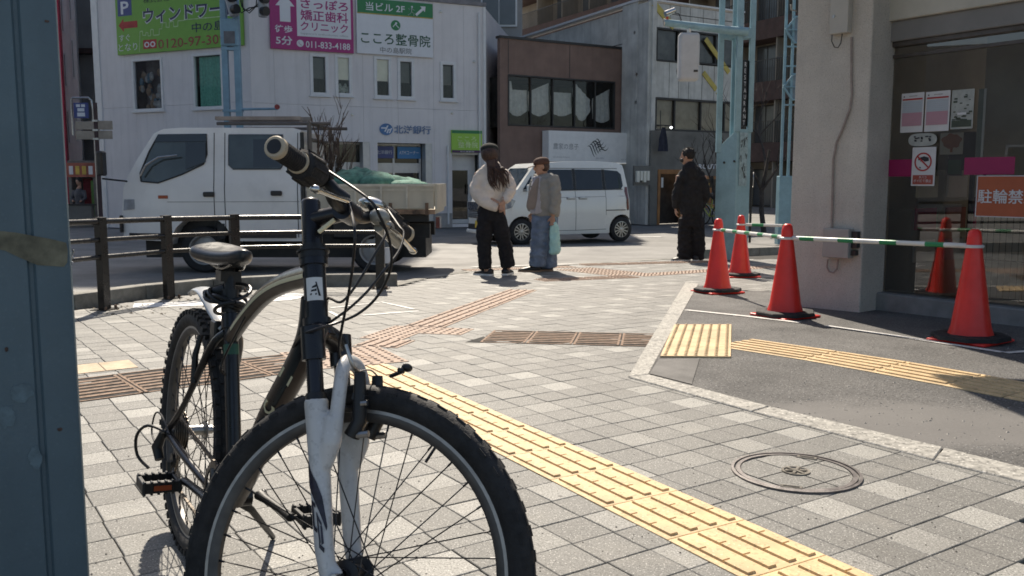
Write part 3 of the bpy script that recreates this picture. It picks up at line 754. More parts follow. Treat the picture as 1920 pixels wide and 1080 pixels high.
# goods behind the first window
b = MB(); r = WL[0]; b.box(r[0], r[1], .5, .55, r[2], r[3]); fchild(b, 'back_panel', mat('dim_shop_back', (.16, .15, .16), .9, var=.3, vs=3), wb, FL)
rng = random.Random(3)
for mm, cc in (('tan_goods', (.30, .20, .13)), ('pale_goods', (.42, .42, .42)), ('blue_goods', (.10, .20, .27))):
    b = MB()
    for k in range(16):
        x = rng.uniform(r[0] + .12, r[1] - .12); z = r[2] + .15 + (r[3] - r[2] - .4)*rng.random()**1.5
        b.sphere((x, rng.uniform(.16, .4), z), rng.uniform(.05, .12), .05, rng.uniform(.06, .16), 8, 6)
    fchild(b, 'stacked_goods', mat(mm, cc, .7, var=.2, vs=12), wb, FL, smooth=True)
b = MB(); r = WL[1]; n = 26
for k in range(n): 
    x0 = r[0] + .11 + (r[1] - r[0] - .24)*k/n; x1 = r[0] + .11 + (r[1] - r[0] - .24)*(k + 1)/n; y0 = .14 + .02*math.sin(k*1.9); y1 = .14 + .02*math.sin(k*1.9 + 1.9)
    b.add([(x0, y0, r[2] + .08), (x1, y1, r[2] + .08), (x1, y1, r[3] - .08), (x0, y0, r[3] - .08)], [(0, 1, 2, 3)])
fchild(b, 'curtain', m_gcurt, wb, FL, fix=False)
# side walls, roof, parapet, plinth
def wpoly(name, m, root, poly, z0, z1):
    b = MB(); b.prism([(p[0] - root.location.x, p[1] - root.location.y) for p in poly], z0, z1); return b.build(name, m, root)
BK1 = (Rn[0] - 3.2, Rn[1] + 7.5); BK0 = (Ln[0] - .5, Ln[1] + 8)
def thick(p, q, t=.1):
    P_, Q = Vector(p), Vector(q); n = Vector((-(Q - P_).y, (Q - P_).x)).normalized()*t; return [tuple(P_), tuple(Q), tuple(Q + n), tuple(P_ + n)]
wpoly('side_wall', m_siding, wb, thick((Rn[0] + .0, Rn[1] + .11), (Rn[0] + 1.0, Rn[1] + 8)), BZ, HT - .01)
wpoly('side_wall', m_siding, wb, thick((Ln[0] - 1.0, Ln[1] + 6), (Ln[0], Ln[1] + .12)), BZ, HL)
inn = [(Cn[0], Cn[1] + 1.6), (Rn[0] - .3, Rn[1] + 1.2), (Rn[0] + .6, Rn[1] + 7.5), (Ln[0] + .1, Ln[1] + 7.5), (Ln[0] + .5, Ln[1] + 1.3)]
wpoly('roof', m_conc_d, wb, inn, HT - .5, HT - .4)
wpoly('core', m_room, wb, inn, BZ, HT - .52)
wpoly('upper_storey', m_siding, wb, [(Ln[0] + .2, Ln[1] + 1.3), (Cn[0] - 1, Cn[1] + 2.6), (Cn[0] - .5, Cn[1] + 9), (Ln[0] + .2, Ln[1] + 8)], HT - .4, HL)
b = MB(); b.box(-.01, LR + .03, -.05, .14, HT, HT + .10); fchild(b, 'coping', mat('grey_coping', (.2, .19, .2), .6), wb, FR)
b = MB(); b.box(LR - .06, LR + .02, -.03, .09, BZ, HT - .01); fchild(b, 'corner_trim', m_trim, wb, FR)
b = MB(); b.box(-.02, .22, -.03, .09, BZ, HL); fchild(b, 'corner_trim', m_trim, wb, FL)
for (s0, s1) in ((0.1, EA[0]), (EA[1], EB[0]), (EB[1], ED[0]), (ED[1], LR - .08)):
    b = MB(); b.box(s0 + .02, s1 - .02, -.035, -.002, BZ, BZ + .42); fchild(b, 'plinth', mat('grey_plinth', (.30, .29, .28), .8, var=.1, vs=3, grime=.4), wb, FR)
# bank entrance: recessed glazed screens
m_alf = mat('aluminium_shopfront', (.50, .50, .49), .4, .3, var=.05)
for (E_, cols, tr) in ((EB, (.39,), ()), (EA, (.45,), ())):
    s0, s1, z0, z1 = E_; s1s = s1 - .22 if E_ is EB else s1 - .1
    b = MB(); y0 = .35; fw = .06
    zt = z1 - .55; 
    b.box(s0, s1s, y0, y0 + .06, z1 - fw, z1); b.box(s0, s1s, y0, y0 + .06, zt - .28, zt)
    xs = [s0, s0 + (s1s - s0)*cols[0], s1s - fw]
    for x in xs: b.box(x, x + fw, y0 - .01, y0 + .05, z0, z1 - fw)
    b.box(s1 - .2, s1, 0.01, y0, z0, z1)
    shop = fchild(b, 'shopfront', m_alf, wb, FR, bevel=.005)
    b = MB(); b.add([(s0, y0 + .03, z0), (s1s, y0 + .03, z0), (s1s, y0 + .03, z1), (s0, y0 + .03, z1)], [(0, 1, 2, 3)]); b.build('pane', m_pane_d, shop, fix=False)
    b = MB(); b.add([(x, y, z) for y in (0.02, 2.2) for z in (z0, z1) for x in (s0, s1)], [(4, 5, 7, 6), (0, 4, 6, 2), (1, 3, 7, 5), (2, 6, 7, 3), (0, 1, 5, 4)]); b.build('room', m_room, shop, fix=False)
    if E_ is EB:
        b = MB(); b.box(s0 + .75, s0 + 1.25, .24, .33, BZ, BZ + 1.15); b.build('notice_board', m_sgnw, shop)
        plate('notice', m_navy_t, rect(s0 + .82, s0 + 1.18, BZ + .85, BZ + 1.05), .235, shop)
        b = MB(); b.box(s0 + .1, s0 + .6, .5, .55, BZ + 1.0, BZ + 1.4); b.build('poster', mat('pale_poster', (.45, .48, .40), .6, var=.3, vs=12), shop)
        b = MB(); b.box(s0 + .08, s0 + .7, .5, .55, BZ + .62, BZ + .9); b.build('poster', m_blue_t, shop)
def sign(name, label, F, r, th=.06, out=.02, m=m_sgnw, cat='sign'):
    s0, s1, z0, z1 = r; loc = F.o + F.d*s0 - F.n*(out + th); loc.z = z0
    t = thing(name, label, cat, loc, F.ang); b = MB(); b.box(0, s1 - s0, 0, th, 0, z1 - z0); b.build('board', m, t, bevel=.004); return t, s1 - s0, z1 - z0
def rl(F, r, s0, z0): return (r[0] - s0, r[1] - s0, r[2] - z0, r[3] - z0)
def TX(t, s, m, F, pr, base, y=-.003, bold=0, name='lettering', sp=1):
    r = F.rect(*pr); return text(name, s, m, r[0] - base[0], r[1] - base[0], r[2] - base[1], r[3] - base[1], y, t, bold, spacing=sp)
def PL(t, name, m, F, pr, base, y=-.003, th=.003):
    r = F.rect(*pr); return plate(name, m, rect(r[0] - base[0], r[1] - base[0], r[2] - base[1], r[3] - base[1]), y, t, th)
# green clinic sign
r = FR.rect(667, 810, -4, 99, 8, 110); t, W_, H_ = sign('clinic_sign', 'white and green clinic sign with a round mountain emblem, rightmost of the big signs', FR, r); bs_ = (r[0], r[2])
PL(t, 'green_band', m_dgreen, FR, (668, 809.5, -4, 23, 8.5, 35), bs_, -.003); PL(t, 'thin_stripe', mat('mustard', (.45, .33, .08), .5), FR, (668, 809.5, 23, 25, 35, 37), bs_, -.0045)
TX(t, '当ビル 2F', m_sgnw, FR, (684, 757, 4, 20, 10, 26), bs_, -.006, .012)
# running figure and arrow
r2 = FR.rect(763, 777, 12, 31, 13, 32); x0, z0 = r2[0] - r[0], r2[2] - r[2]; ww, hh = r2[1] - r2[0], r2[3] - r2[2]
b = MB(); pt = lambda u, v: (x0 + u*ww, -.006, z0 + v*hh)
b.sphere(pt(.55, .93), .028, .004, .028, 10, 6)
for seg_, rr in (([(.52, .8), (.45, .45)], .03), ([(.45, .45), (.8, .3), (.75, .05)], .02), ([(.45, .45), (.3, .25), (.02, .12)], .02), ([(.5, .78), (.85, .6)], .014), ([(.5, .78), (.2, .62), (.1, .75)], .014)):
    b.tube([pt(*p) for p in seg_], rr, 6, flat=.3)
b.build('running_figure', m_sgnw, t)
def arrow(x0, z0, x1, z1, wd, hw, hl):
    d = Vector((x1 - x0, z1 - z0)); L = d.length; d.normalize(); n = Vector((-d.y, d.x)); a = Vector((x0, z0)); e = a + d*(L - hl)
    return [tuple(v) for v in (a - n*wd, e - n*wd, e - n*hw, a + d*L, e + n*hw, e + n*wd, a + n*wd)]
r2 = FR.rect(778, 796, 12, 29, 13, 31); plate('arrow', m_sgnw, arrow(r2[0] - r[0], r2[2] - r[2], r2[1] - r[0], r2[3] - r[2], .035, .10, .12), -.006, t)
r2 = FR.rect(731, 749, 37, 59, 37.5, 60); cx, cz = (r2[0] + r2[1])/2 - r[0], (r2[2] + r2[3])/2 - r[2]; rr = (r2[1] - r2[0])/2
plate('emblem', m_dgreen, disc(cx, cz, rr, 28), -.004, t)
plate('emblem_sun', m_sgnw, disc(cx + .1*rr, cz + .4*rr, rr*.22, 12), -.007, t)
plate('emblem_slope', m_sgnw, [(cx - .6*rr, cz - .25*rr), (cx - .1*rr, cz + .35*rr), (cx + .75*rr, cz - .45*rr), (cx + .62*rr, cz - .55*rr), (cx - .08*rr, cz + .12*rr), (cx - .5*rr, cz - .42*rr)], -.007, t)
TX(t, 'こころ整骨院', m_blk_t if False else mat('dark_green_print', (.02, .09, .05), .5), FR, (675, 805, 60, 82, 67, 90), bs_, -.005, .012)
TX(t, '中の島駅院', mat('dark_grey_print', (.10, .11, .11), .5), FR, (711, 770, 88, 99, 92, 103), bs_, -.005)
# magenta sign
r = FR.rect(505, 661, -12, 92, -2, 100); t, W_, H_ = sign('orthodontist_sign', 'magenta sign with a white up arrow and phone number beside the green and white one', FR, r, m=m_mag); bs_ = (r[0], r[2])
PL(t, 'white_panel', m_sgnw, FR, (555, 656, -12, 68, -3, 75), bs_, -.004)
TX(t, 'さっぽろ', m_mag, FR, (562, 651, 0, 18, 2, 21), bs_, -.007, .02); TX(t, '矯正歯科', m_mag, FR, (562, 651, 20, 40, 24, 44), bs_, -.007, .016); TX(t, 'クリニック', m_mag, FR, (562, 651, 42, 59, 46, 63), bs_, -.007, .016)
TX(t, "Sapporo's orthodontic office", m_grey_t, FR, (562, 651, 62, 66.5, 66, 71), bs_, -.007)
TX(t, '徒歩', m_sgnw, FR, (514, 547, 47, 61, 49, 63), bs_, -.005, .02); TX(t, '5分', m_sgnw, FR, (516, 547, 67, 84, 69, 86), bs_, -.005, .02)
TX(t, '011-833-4188', m_sgnw, FR, (572, 655, 77, 90, 83, 95), bs_, -.005, .012)
r2 = FR.rect(555, 568, 75, 89, 75, 89); cx, cz = (r2[0] + r2[1])/2 - r[0], (r2[2] + r2[3])/2 - r[2]; rr = (r2[1] - r2[0])/2
plate('phone_mark', m_sgnw, disc(cx, cz, rr, 20), -.005, t)
b = MB(); b.tube([(cx - rr*.35, -.010, cz + rr*.45), (cx - rr*.3, -.010, cz - .1*rr), (cx + rr*.35, -.010, cz - rr*.5)], [rr*.2, rr*.1, rr*.2], 6, flat=.3); b.build('handset', m_mag, t)
r2 = FR.rect(517, 549, -10, 41, -9, 42); xa, xb, za, zb = r2[0] - r[0], r2[1] - r[0], r2[2] - r[2], r2[3] - r[2]
plate('arrow', m_sgnw, arrow((xa + xb)/2, za, (xa + xb)/2, zb, (xb - xa)*.31, (xb - xa)*.56, (zb - za)*.42), -.005, t)
# green parking sign on the left facade
r = FL.rect(222, 458, -14, 104, -26, 86); t, W_, H_ = sign('parking_sign', 'lime green sign with blue P square and red left arrow on the building left face', FL, r, m=m_green); bs_ = (r[0], r[2])
PL(t, 'p_square', m_navy_t, FL, (225, 251, 0, 31.5, -2, 30), bs_, -.004); TX(t, 'P', m_sgnw, FL, (231, 246, 4, 28, 3, 27), bs_, -.007, .02)
r2 = FL.rect(227, 262, 36, 60, 35, 59); za, zb = r2[2] - r[2], r2[3] - r[2]; plate('arrow', m_red_t, arrow(r2[1] - r[0], (za + zb)/2, r2[0] - r[0], (za + zb)/2, (zb - za)*.26, (zb - za)*.52, .19), -.004, t)
TX(t, 'すぐ', m_sgnw, FL, (228, 248, 66, 79, 65, 78), bs_, -.004); TX(t, 'となり', m_sgnw, FL, (227, 262, 83, 97, 81, 95), bs_, -.004)
TX(t, '株式会社', m_blk_t, FL, (273, 322, -4, 6, -7, 4), bs_, -.004)
TX(t, 'ウィンドワード', m_sgnw, FL, (272, 447, 16, 46, 0, 32), bs_, -.0035, .055); TX(t, 'ウィンドワード', mat('indigo_print', (.03, .03, .08), .5), FL, (273, 446, 15, 44, 1, 30), bs_, -.007, .018)
TX(t, '中の島', mat('indigo_print', (.03, .03, .08), .5), FL, (364, 424, 43, 61, 39, 58), bs_, -.006, .006)
TX(t, '0120-97-309', mat('brick_red_print', (.30, .06, .05), .5), FL, (301, 427, 75, 92, 64, 83), bs_, -.006, .006)
PL(t, 'free_call_mark', m_red_t, FL, (273, 298, 76, 93, 74, 91), bs_, -.004); TX(t, 'oo', m_sgnw, FL, (275, 296, 79, 90, 78, 89), bs_, -.007, .01)
# skyline outline
def polyline(t, F, pts, base, m, wd=.012, y=-.005, name='outline'):
    q = [F.uv(*p) for p in pts]; b = MB()
    for (a, c), (d, e) in zip(q, q[1:]):
        u = Vector((d - a, e - c)); u.normalize(); n = Vector((-u.y, u.x))*wd; a_, c_, d_, e_ = a - base[0], c - base[1], d - base[0], e - base[1]
        b.box(0, 1, 0, 1, 0, 1) if False else b.add([(a_ - n.x, y, c_ - n.y), (d_ - n.x, y, e_ - n.y), (d_ + n.x, y, e_ + n.y), (a_ + n.x, y, c_ + n.y)], [(0, 1, 2, 3)])
    return b.build(name, m, t, fix=False)
polyline(t, FL, [(266, 98), (267, 60), (272, 59), (272, 67), (278, 67), (278, 62), (282, 62), (282, 68), (287, 68), (287, 56), (292, 56), (292, 67), (303, 66), (303, 55), (308, 55), (309, 44), (316, 43), (316, 52), (322, 52), (322, 42), (330, 41), (330, 51), (338, 50), (338, 40), (350, 39), (350, 28), (352, 28), (352, 38), (428, 31)], bs_, mat('pale_green_line', (.42, .58, .30), .5))
# bank name on the wall
r = FR.rect(711, 808, 231, 253, 233, 252); loc = FR.o + FR.d*r[0] - FR.n*.03; loc.z = r[2]
t = thing('bank_sign', 'blue bank name characters and round emblem fixed to the lilac wall', 'sign', loc, FR.ang); bs_ = (r[0], r[2])
r2 = FR.rect(711.5, 736, 233, 252, 233, 252); cx, cz, rr = (r2[0] + r2[1])/2 - r[0], (r2[2] + r2[3])/2 - r[2], (r2[1] - r2[0])/2
plate('emblem', mat('emblem_blue', (.05, .16, .36), .4), disc(cx, cz, rr, 26, rz=rr*.85), 0, t, .03)
for pts in ([(-.8, .08), (-.1, .08), (-.35, -.35), (-.12, -.35), (.35, .55), (.12, .55), (-.02, .28), (-.75, .28)], [(.0, -.55), (.2, -.55), (.38, -.15), (.55, -.15), (.35, -.55), (.55, -.55), (.9, .2), (.7, .2), (.62, .05), (.2, .05)]):
    plate('emblem_stroke', m_sgnw, [(cx + u*rr, cz + v*rr) for u, v in pts], -.004, t)
TX(t, '北洋銀行', mat('steel_blue_letters', (.13, .20, .33), .45), FR, (738, 807, 235, 251, 236, 252), bs_, -.002, .02)
# small entry signs
r = FR.rect(845, 902, 244, 286, 245, 288); t, W_, H_ = sign('entrance_sign', 'small lime green sign above the narrow glass door of the pale corner building', FR, r, m=mat('bright_lime', (.30, .55, .07), .45, var=.03)); bs_ = (r[0], r[2])
PL(t, 'top_band', m_dgreen, FR, (845.5, 901.5, 244.5, 250, 245.5, 251), bs_); PL(t, 'bottom_band', mat('plum_band', (.08, .03, .09), .5), FR, (845.5, 901.5, 281, 286, 282.5, 287.5), bs_)
TX(t, 'こころ', mat('pale_lime_print', (.60, .72, .38), .5), FR, (856, 891, 256, 265, 257, 266), bs_, -.004); TX(t, '整骨院', mat('pale_lime_print', (0, 0, 0)), FR, (857, 894, 266, 277, 267, 278), bs_, -.004, .01); TX(t, '中の島駅院', m_sgnw, FR, (861, 887, 282.5, 285.5, 283.5, 286.5), bs_, -.007)
for (pr, mm, tx, lab) in (((709, 745, 273, 296, 274, 296.5), m_navy_t, '北洋銀行', 'navy panel with the bank name in the left upper light of the entrance'), ((752, 796, 274, 297, 275, 297), m_blue_t, 'ATMコーナー', 'bright blue cash machine panel in the right upper light of the bank entrance')):
    r = FR.rect(*pr); F2 = FR; t, W_, H_ = sign('bank_window_sign', lab, F2, r, th=.02, out=-.34, m=mm); text('lettering', tx, m_sgnw, W_*.08, W_*.92, H_*.34, H_*.66, -.004, t)
# narrow door
s0, s1, z0, z1 = ED; b = MB(); y0 = .3
b.box(s0, s1, y0, y0 + .05, z1 - .45, z1); b.box(s0, s0 + .08, y0, y0 + .05, z0, z1 - .45); b.box(s0 + .62, s1, y0, y0 + .05, z0, z1 - .45); b.box(s0 + .08, s0 + .62, y0, y0 + .05, z0, z0 + .12)
dfr = fchild(b, 'door_surround', m_trim, wb, FR); b = MB(); b.add([(s0 + .08, y0 + .03, z0), (s0 + .62, y0 + .03, z0), (s0 + .62, y0 + .03, z1 - .45), (s0 + .08, y0 + .03, z1 - .45)], [(0, 1, 2, 3)]); b.build('pane', m_pane_d, dfr, fix=False)
b = MB(); b.box(s0 + .57, s0 + .60, y0 - .06, y0 - .02, z0 + .85, z0 + 1.15); b.build('handle', m_dframe, dfr)
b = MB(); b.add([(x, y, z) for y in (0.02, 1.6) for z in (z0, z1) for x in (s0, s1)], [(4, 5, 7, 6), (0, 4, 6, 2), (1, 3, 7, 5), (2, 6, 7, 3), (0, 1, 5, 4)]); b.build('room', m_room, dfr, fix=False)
# ---------------- brown building
Bb = (3.55, 29.4); Ab = (-.35, 27.0); FB = Frame(Ab, (Bb[0] - Ab[0], Bb[1] - Ab[1])); LB = (Vector(Bb) - Vector(Ab)).length; HB = FB.uv(938, 71)[1]
bb = thing('brown_building', 'two storey brown rendered restaurant building beside the pale corner building', 'building', (Ab[0], Ab[1], 0))
wr = FB.rect(952, 1153, 138, 236, 154, 243)
low = FB.rect(1000, 1186, 306, 420, 306, 420); low = (low[0], LB - .1, BZ, low[3])
b = MB(); holes_wall(b, 0, LB, BZ, HB, [wr, low], th=.15); fchild(b, 'wall', m_brown, bb, FB)
wpoly('side_wall', m_brown, bb, thick((Ab[0] - .05, Ab[1] + 7), (Ab[0] + .0, Ab[1] + .16)), BZ, HB)
wpoly('roof', m_conc_d, bb, [(Ab[0], Ab[1] + .7), (Bb[0] - .5, Bb[1] + .5), (Bb[0] - .5, Bb[1] + 6), (Ab[0], Ab[1] + 7)], HB - .4, HB - .3)
b = MB(); b.box(-.03, LB + .03, -.04, .2, HB, HB + .07); fchild(b, 'coping', m_dframe, bb, FB)
for q in (.02, .5): b = MB(); b.box(LB*q + .18, LB*q + .20, -.006, .0, wr[3] + .02, HB - .02); fchild(b, 'wall_joint', m_dframe, bb, FB)
bw = window(bb, FB, wr, fw=.05, m_f=m_dframe, mull=(.205, .405, .61, .805), depth=.12, roomd=2.2, proud=.02)
def swag(x0, x1, ztop, zb, sag, y, ph=0):
    b = MB(); n = 16; vs = []; rows = 8
    for j in range(rows + 1):
        for i in range(n + 1):
            u = i/n; v = j/rows; top = ztop(u); bot = zb + sag*(1 - math.sin(math.pi*u)) ; z = top + (bot - top)*v
            vs.append((x0 + (x1 - x0)*u, y + .025*math.sin(u*26 + ph) + .02*math.sin(v*5), z))
    b.add(vs, [(j*(n + 1) + i, j*(n + 1) + i + 1, (j + 1)*(n + 1) + i + 1, (j + 1)*(n + 1) + i) for j in range(rows) for i in range(n)])
    return b
Ww = wr[1] - wr[0]; Hw = wr[3] - wr[2]
for (a, c, f, zb, sg) in ((.01, .2, lambda u: wr[3] - Hw*(.28 if u > .3 else .12), wr[2] + Hw*.2, .2), (.21, .395, lambda u: wr[3] - Hw*(.30 - .2*u), wr[2] + Hw*.22, .15), (.415, .6, lambda u: wr[3] - Hw*.28, wr[2] + Hw*.24, .1), (.62, .79, lambda u: wr[3] - Hw*(.02 + .38*u), wr[2] + Hw*.16, .35), (.815, .985, lambda u: wr[3] - Hw*(.36 - .22*u), wr[2] + Hw*.14, .12)):
    fchild(swag(wr[0] + Ww*a, wr[0] + Ww*c, f, zb, sg, .17 + a*.03, a*9), 'curtain', m_curt, bb, FB, smooth='full', fix=False)
lm = mat('warm_lamp', (1, .72, .38), .5, emit=8)
for (u, v) in ((.035, .76), (.29, .6), (.485, .55), (.7, .58)):
    b = MB(); b.sphere((wr[0] + Ww*u, .34, wr[2] + Hw*v), .025 if u > .1 else .05, seg=8, rows=6); fchild(b, 'pendant_lamp', lm, bb, FB)
# storefront under the sign
s0, s1, z0, z1 = low
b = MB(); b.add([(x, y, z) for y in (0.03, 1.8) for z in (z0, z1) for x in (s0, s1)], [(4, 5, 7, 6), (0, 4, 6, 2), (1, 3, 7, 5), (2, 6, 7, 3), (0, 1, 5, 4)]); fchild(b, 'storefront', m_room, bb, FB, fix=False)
b = MB(); b.box(s0, s1, .3, .36, z1 - .12, z1)
for k in range(5): x = s0 + (s1 - s0)*k/4; b.box(x - .03, x + .03, .3, .36, z0, z1 - .12)
fchild(b, 'storefront_frame', m_dframe, bb, FB)
r = FB.rect(1015, 1186, 246, 305, 251, 304); t, W_, H_ = sign('restaurant_sign', 'wide white restaurant signboard with black woven emblem on the brown building', FB, r, th=.35, out=.05, m=mat('dull_white_signbox', (.80, .79, .77), .5, var=.03, grime=.08)); bs_ = (r[0], r[2])
text('lettering', '農家の息子', m_grey_t, W_*.045, W_*.31, H_*.40, H_*.60, -.004, t, .005)
text('lettering', 'NOUKANO MUSUKO', m_grey_t, W_*.045, W_*.22, H_*.13, H_*.17, -.004, t); text('lettering', 'Since 2008', m_grey_t, W_*.5, W_*.58, H_*.11, H_*.16, -.004, t); text('lettering', 'www.noukanomusuko.com', m_grey_t, W_*.78, W_*.97, H_*.09, H_*.13, -.004, t)
# woven wave emblem: curved strands
cx, cz, e = W_*.53, H_*.56, H_*.72
b = MB()
def strand(pts, wd):
    n = len(pts); L = []
    for i, p in enumerate(pts):
        t_ = Vector((pts[min(n - 1, i + 1)][0] - pts[max(0, i - 1)][0], pts[min(n - 1, i + 1)][1] - pts[max(0, i - 1)][1])).normalized(); q = math.sin(math.pi*min(1, (i + .6)/n))*wd
        L.append(((p[0] - t_.y*q, p[1] + t_.x*q), (p[0] + t_.y*q, p[1] - t_.x*q)))
    vs = [(x, -.004, z) for pr in L for x, z in pr]; b.add(vs, [(2*i, 2*i + 1, 2*i + 3, 2*i + 2) for i in range(n - 1)])
for k in range(5):
    o_ = (k - 2)*.13
    strand([(cx + e*(-.42 + o_*.9 + u*.42), cz + e*(.10 + o_*.62 + .12*math.sin(u*5) - u*.36)) for u in [i/8 for i in range(9)]], e*.028)
for k in range(4):
    o_ = k*.14
    strand([(cx + e*(-.48 + u*.62 + o_*1.0), cz + e*(-.05 + .10*math.sin(u*6.0) + u*.30 - o_*.85 + .05)) for u in [i/8 for i in range(9)]], e*.026)
b.build('emblem', m_blk_t, t, fix=False)
# ---------------- concrete building
C2 = (4.22, 28.0); E2 = (7.5, 30.05); F2 = Frame(C2, (E2[0] - C2[0], E2[1] - C2[1])); L2 = (Vector(E2) - Vector(C2)).length; H2 = F2.uv(1217, 3)[1]
cb = thing('concrete_building', 'stained pale concrete building with yellow diagonal stripes and an orange timber shop door', 'building', (C2[0], C2[1], 0))
sd = Vector((-.48, 1)).normalized(); farp = Vector(C2) + sd*9
FS = Frame(tuple(farp), tuple(-sd)); LS = 9
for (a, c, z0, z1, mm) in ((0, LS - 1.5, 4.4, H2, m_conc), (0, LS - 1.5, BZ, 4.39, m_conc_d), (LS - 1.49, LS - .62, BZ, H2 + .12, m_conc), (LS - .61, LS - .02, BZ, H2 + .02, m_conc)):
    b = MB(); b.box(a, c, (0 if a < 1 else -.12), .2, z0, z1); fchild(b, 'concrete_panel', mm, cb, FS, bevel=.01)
b = MB(); b.box(0, LS, -.16, .22, H2 + .12, H2 + .19); fchild(b, 'coping', m_trim, cb, FS)
up = F2.rect(1230, 1262, 57, 121, 60, 124); u2 = F2.rect(1301, 1367, 71, 129, 76, 135); lw = F2.rect(1230, 1372, 182, 245, 192, 250)
xs = [F2.uv(x, 40)[0] for x in (1230, 1257, 1275, 1294, 1319, 1342, 1359)] + [L2]; zt = F2.uv(1240, 24)[1]; zm = F2.uv(1240, 52)[1]; zb_ = F2.uv(1300, 120)[1]
b = MB(); b.box(-.02, xs[0], -.05, .2, BZ, H2 + .05); fchild(b, 'corner_pillar', m_conc, cb, F2, bevel=.01)
for (x0, x1) in zip(xs, xs[1:]):
    for (z0, z1) in ((zt, H2), (zm, zt), (lw[3], zb_)):
        b = MB(); b.box(x0 + .012, x1 - .012, 0, .15, z0 + .012, z1 - .012); fchild(b, 'concrete_panel', m_conc, cb, F2)
b = MB(); b.box(xs[0], L2, .16, .3, BZ + 3.0, H2 - .02); fchild(b, 'backing_wall', m_conc_d, cb, F2)
b = MB(); b.box(0, L2, -.02, .2, H2 + .05, H2 + .1); fchild(b, 'coping', m_trim, cb, F2)
window(cb, F2, (xs[0] + .02, xs[2], zb_, zm), fw=.05, m_f=m_dframe, depth=.12, room=m_room2, roomd=.03)
window(cb, F2, (xs[2] + .02, L2 - .3, zb_ + .02, zm), fw=.05, m_f=m_dframe, depth=.12, mull=(.3, .62), room=m_room2, roomd=.03)
window(cb, F2, (xs[0] + .02, L2 - .05, lw[2], lw[3]), fw=.06, m_f=m_dframe, depth=.12, mull=(.22, .52, .8), room=mat('tan_blind_room', (.42, .35, .27), .9, var=.15, vs=2), roomd=.03)
m_yst = mat('dull_yellow_stripe', (.50, .40, .10), .6, var=.1, vs=4, grime=.2)
def stripe(pxa, pxb, wd):
    (a, c), (d, e) = F2.uv(*pxa), F2.uv(*pxb); u = Vector((d - a, e - c)).normalized(); n = Vector((-u.y, u.x))*wd; b = MB()
    b.add([(a - n.x, -.03, c - n.y), (d - n.x, -.03, e - n.y), (d + n.x, -.03, e + n.y), (a + n.x, -.03, c + n.y), (a - n.x, -.005, c - n.y), (d - n.x, -.005, e - n.y), (d + n.x, -.005, e + n.y), (a + n.x, -.005, c + n.y)], [(0, 1, 2, 3), (0, 4, 5, 1), (2, 6, 7, 3), (1, 5, 6, 2), (3, 7, 4, 0)])
    return fchild(b, 'diagonal_stripe', m_yst, cb, F2)
stripe((1225, 6), (1263, 52), .10); stripe((1322, 73), (1366, 136), .08); stripe((1318, 136), (1342, 168), .08); stripe((1345, 172), (1352, 184), .08)
# ground floor of the concrete building
gf = lw[2]; dr0 = F2.rect(1230, 1305, 318, 415, 318, 418); sh0 = F2.rect(1306, 1395, 330, 400, 330, 400)
dr0 = (dr0[0], dr0[1], BZ, dr0[3]); sh0 = (sh0[0], L2 - .1, BZ + .5, sh0[3])
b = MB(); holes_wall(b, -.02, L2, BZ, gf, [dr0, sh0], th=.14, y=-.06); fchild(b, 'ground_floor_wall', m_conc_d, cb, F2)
b = MB(); fw = .10
for a in ((dr0[0], dr0[0] + fw, BZ, dr0[3]), (dr0[1] - .75, dr0[1], BZ, dr0[3] - .12), (dr0[0] + fw, dr0[1], dr0[3] - .14, dr0[3])): b.box(a[0], a[1], -.09, .0, a[2], a[3])
fchild(b, 'door', m_wood, cb, F2, bevel=.01)
b = MB(); b.box(dr0[0], dr0[1], .5, .55, BZ, dr0[3]); b.box(sh0[0], sh0[1], .6, .65, BZ, sh0[3]); fchild(b, 'shop_interior', m_room, cb, F2)
b = MB()
for a in ((sh0[0], sh0[1], sh0[3] - .1, sh0[3]), (sh0[0], sh0[1], sh0[2], sh0[2] + .1)): b.box(a[0], a[1], -.09, .0, a[2], a[3])
b.box(sh0[0], sh0[0] + .07, -.085, 0, sh0[2] + .1, sh0[3] - .1); fchild(b, 'shop_window_frame', m_wood, cb, F2)
for k in range(9):
    b = MB(); x = sh0[0] + .2 + rng.random()*(sh0[1] - sh0[0] - .4); b.box(x - .1, x + .1, .25, .4, BZ + .5, BZ + .7 + rng.random()*.9); fchild(b, 'shop_goods', [m_wood, mat('amber_goods', (.4, .28, .1), .6), m_room2][k % 3], cb, F2)
b = MB(); b.box(dr0[0] + .12, dr0[0] + .2, -.10, -.09, dr0[3] - .55, dr0[3] - .25); fchild(b, 'notice', m_curt, cb, F2)
r = F2.rect(1305, 1348, 308, 317, 308, 317); loc = F2.o + F2.d*r[0] - F2.n*.12; loc.z = r[2]; t = thing('shop_lettering', 'row of small pale letters above the timber shop window', 'sign', loc, F2.ang)
text('lettering', 'ROUTES', m_sgnw, 0, r[1] - r[0], 0, r[3] - r[2], 0, t, .02)
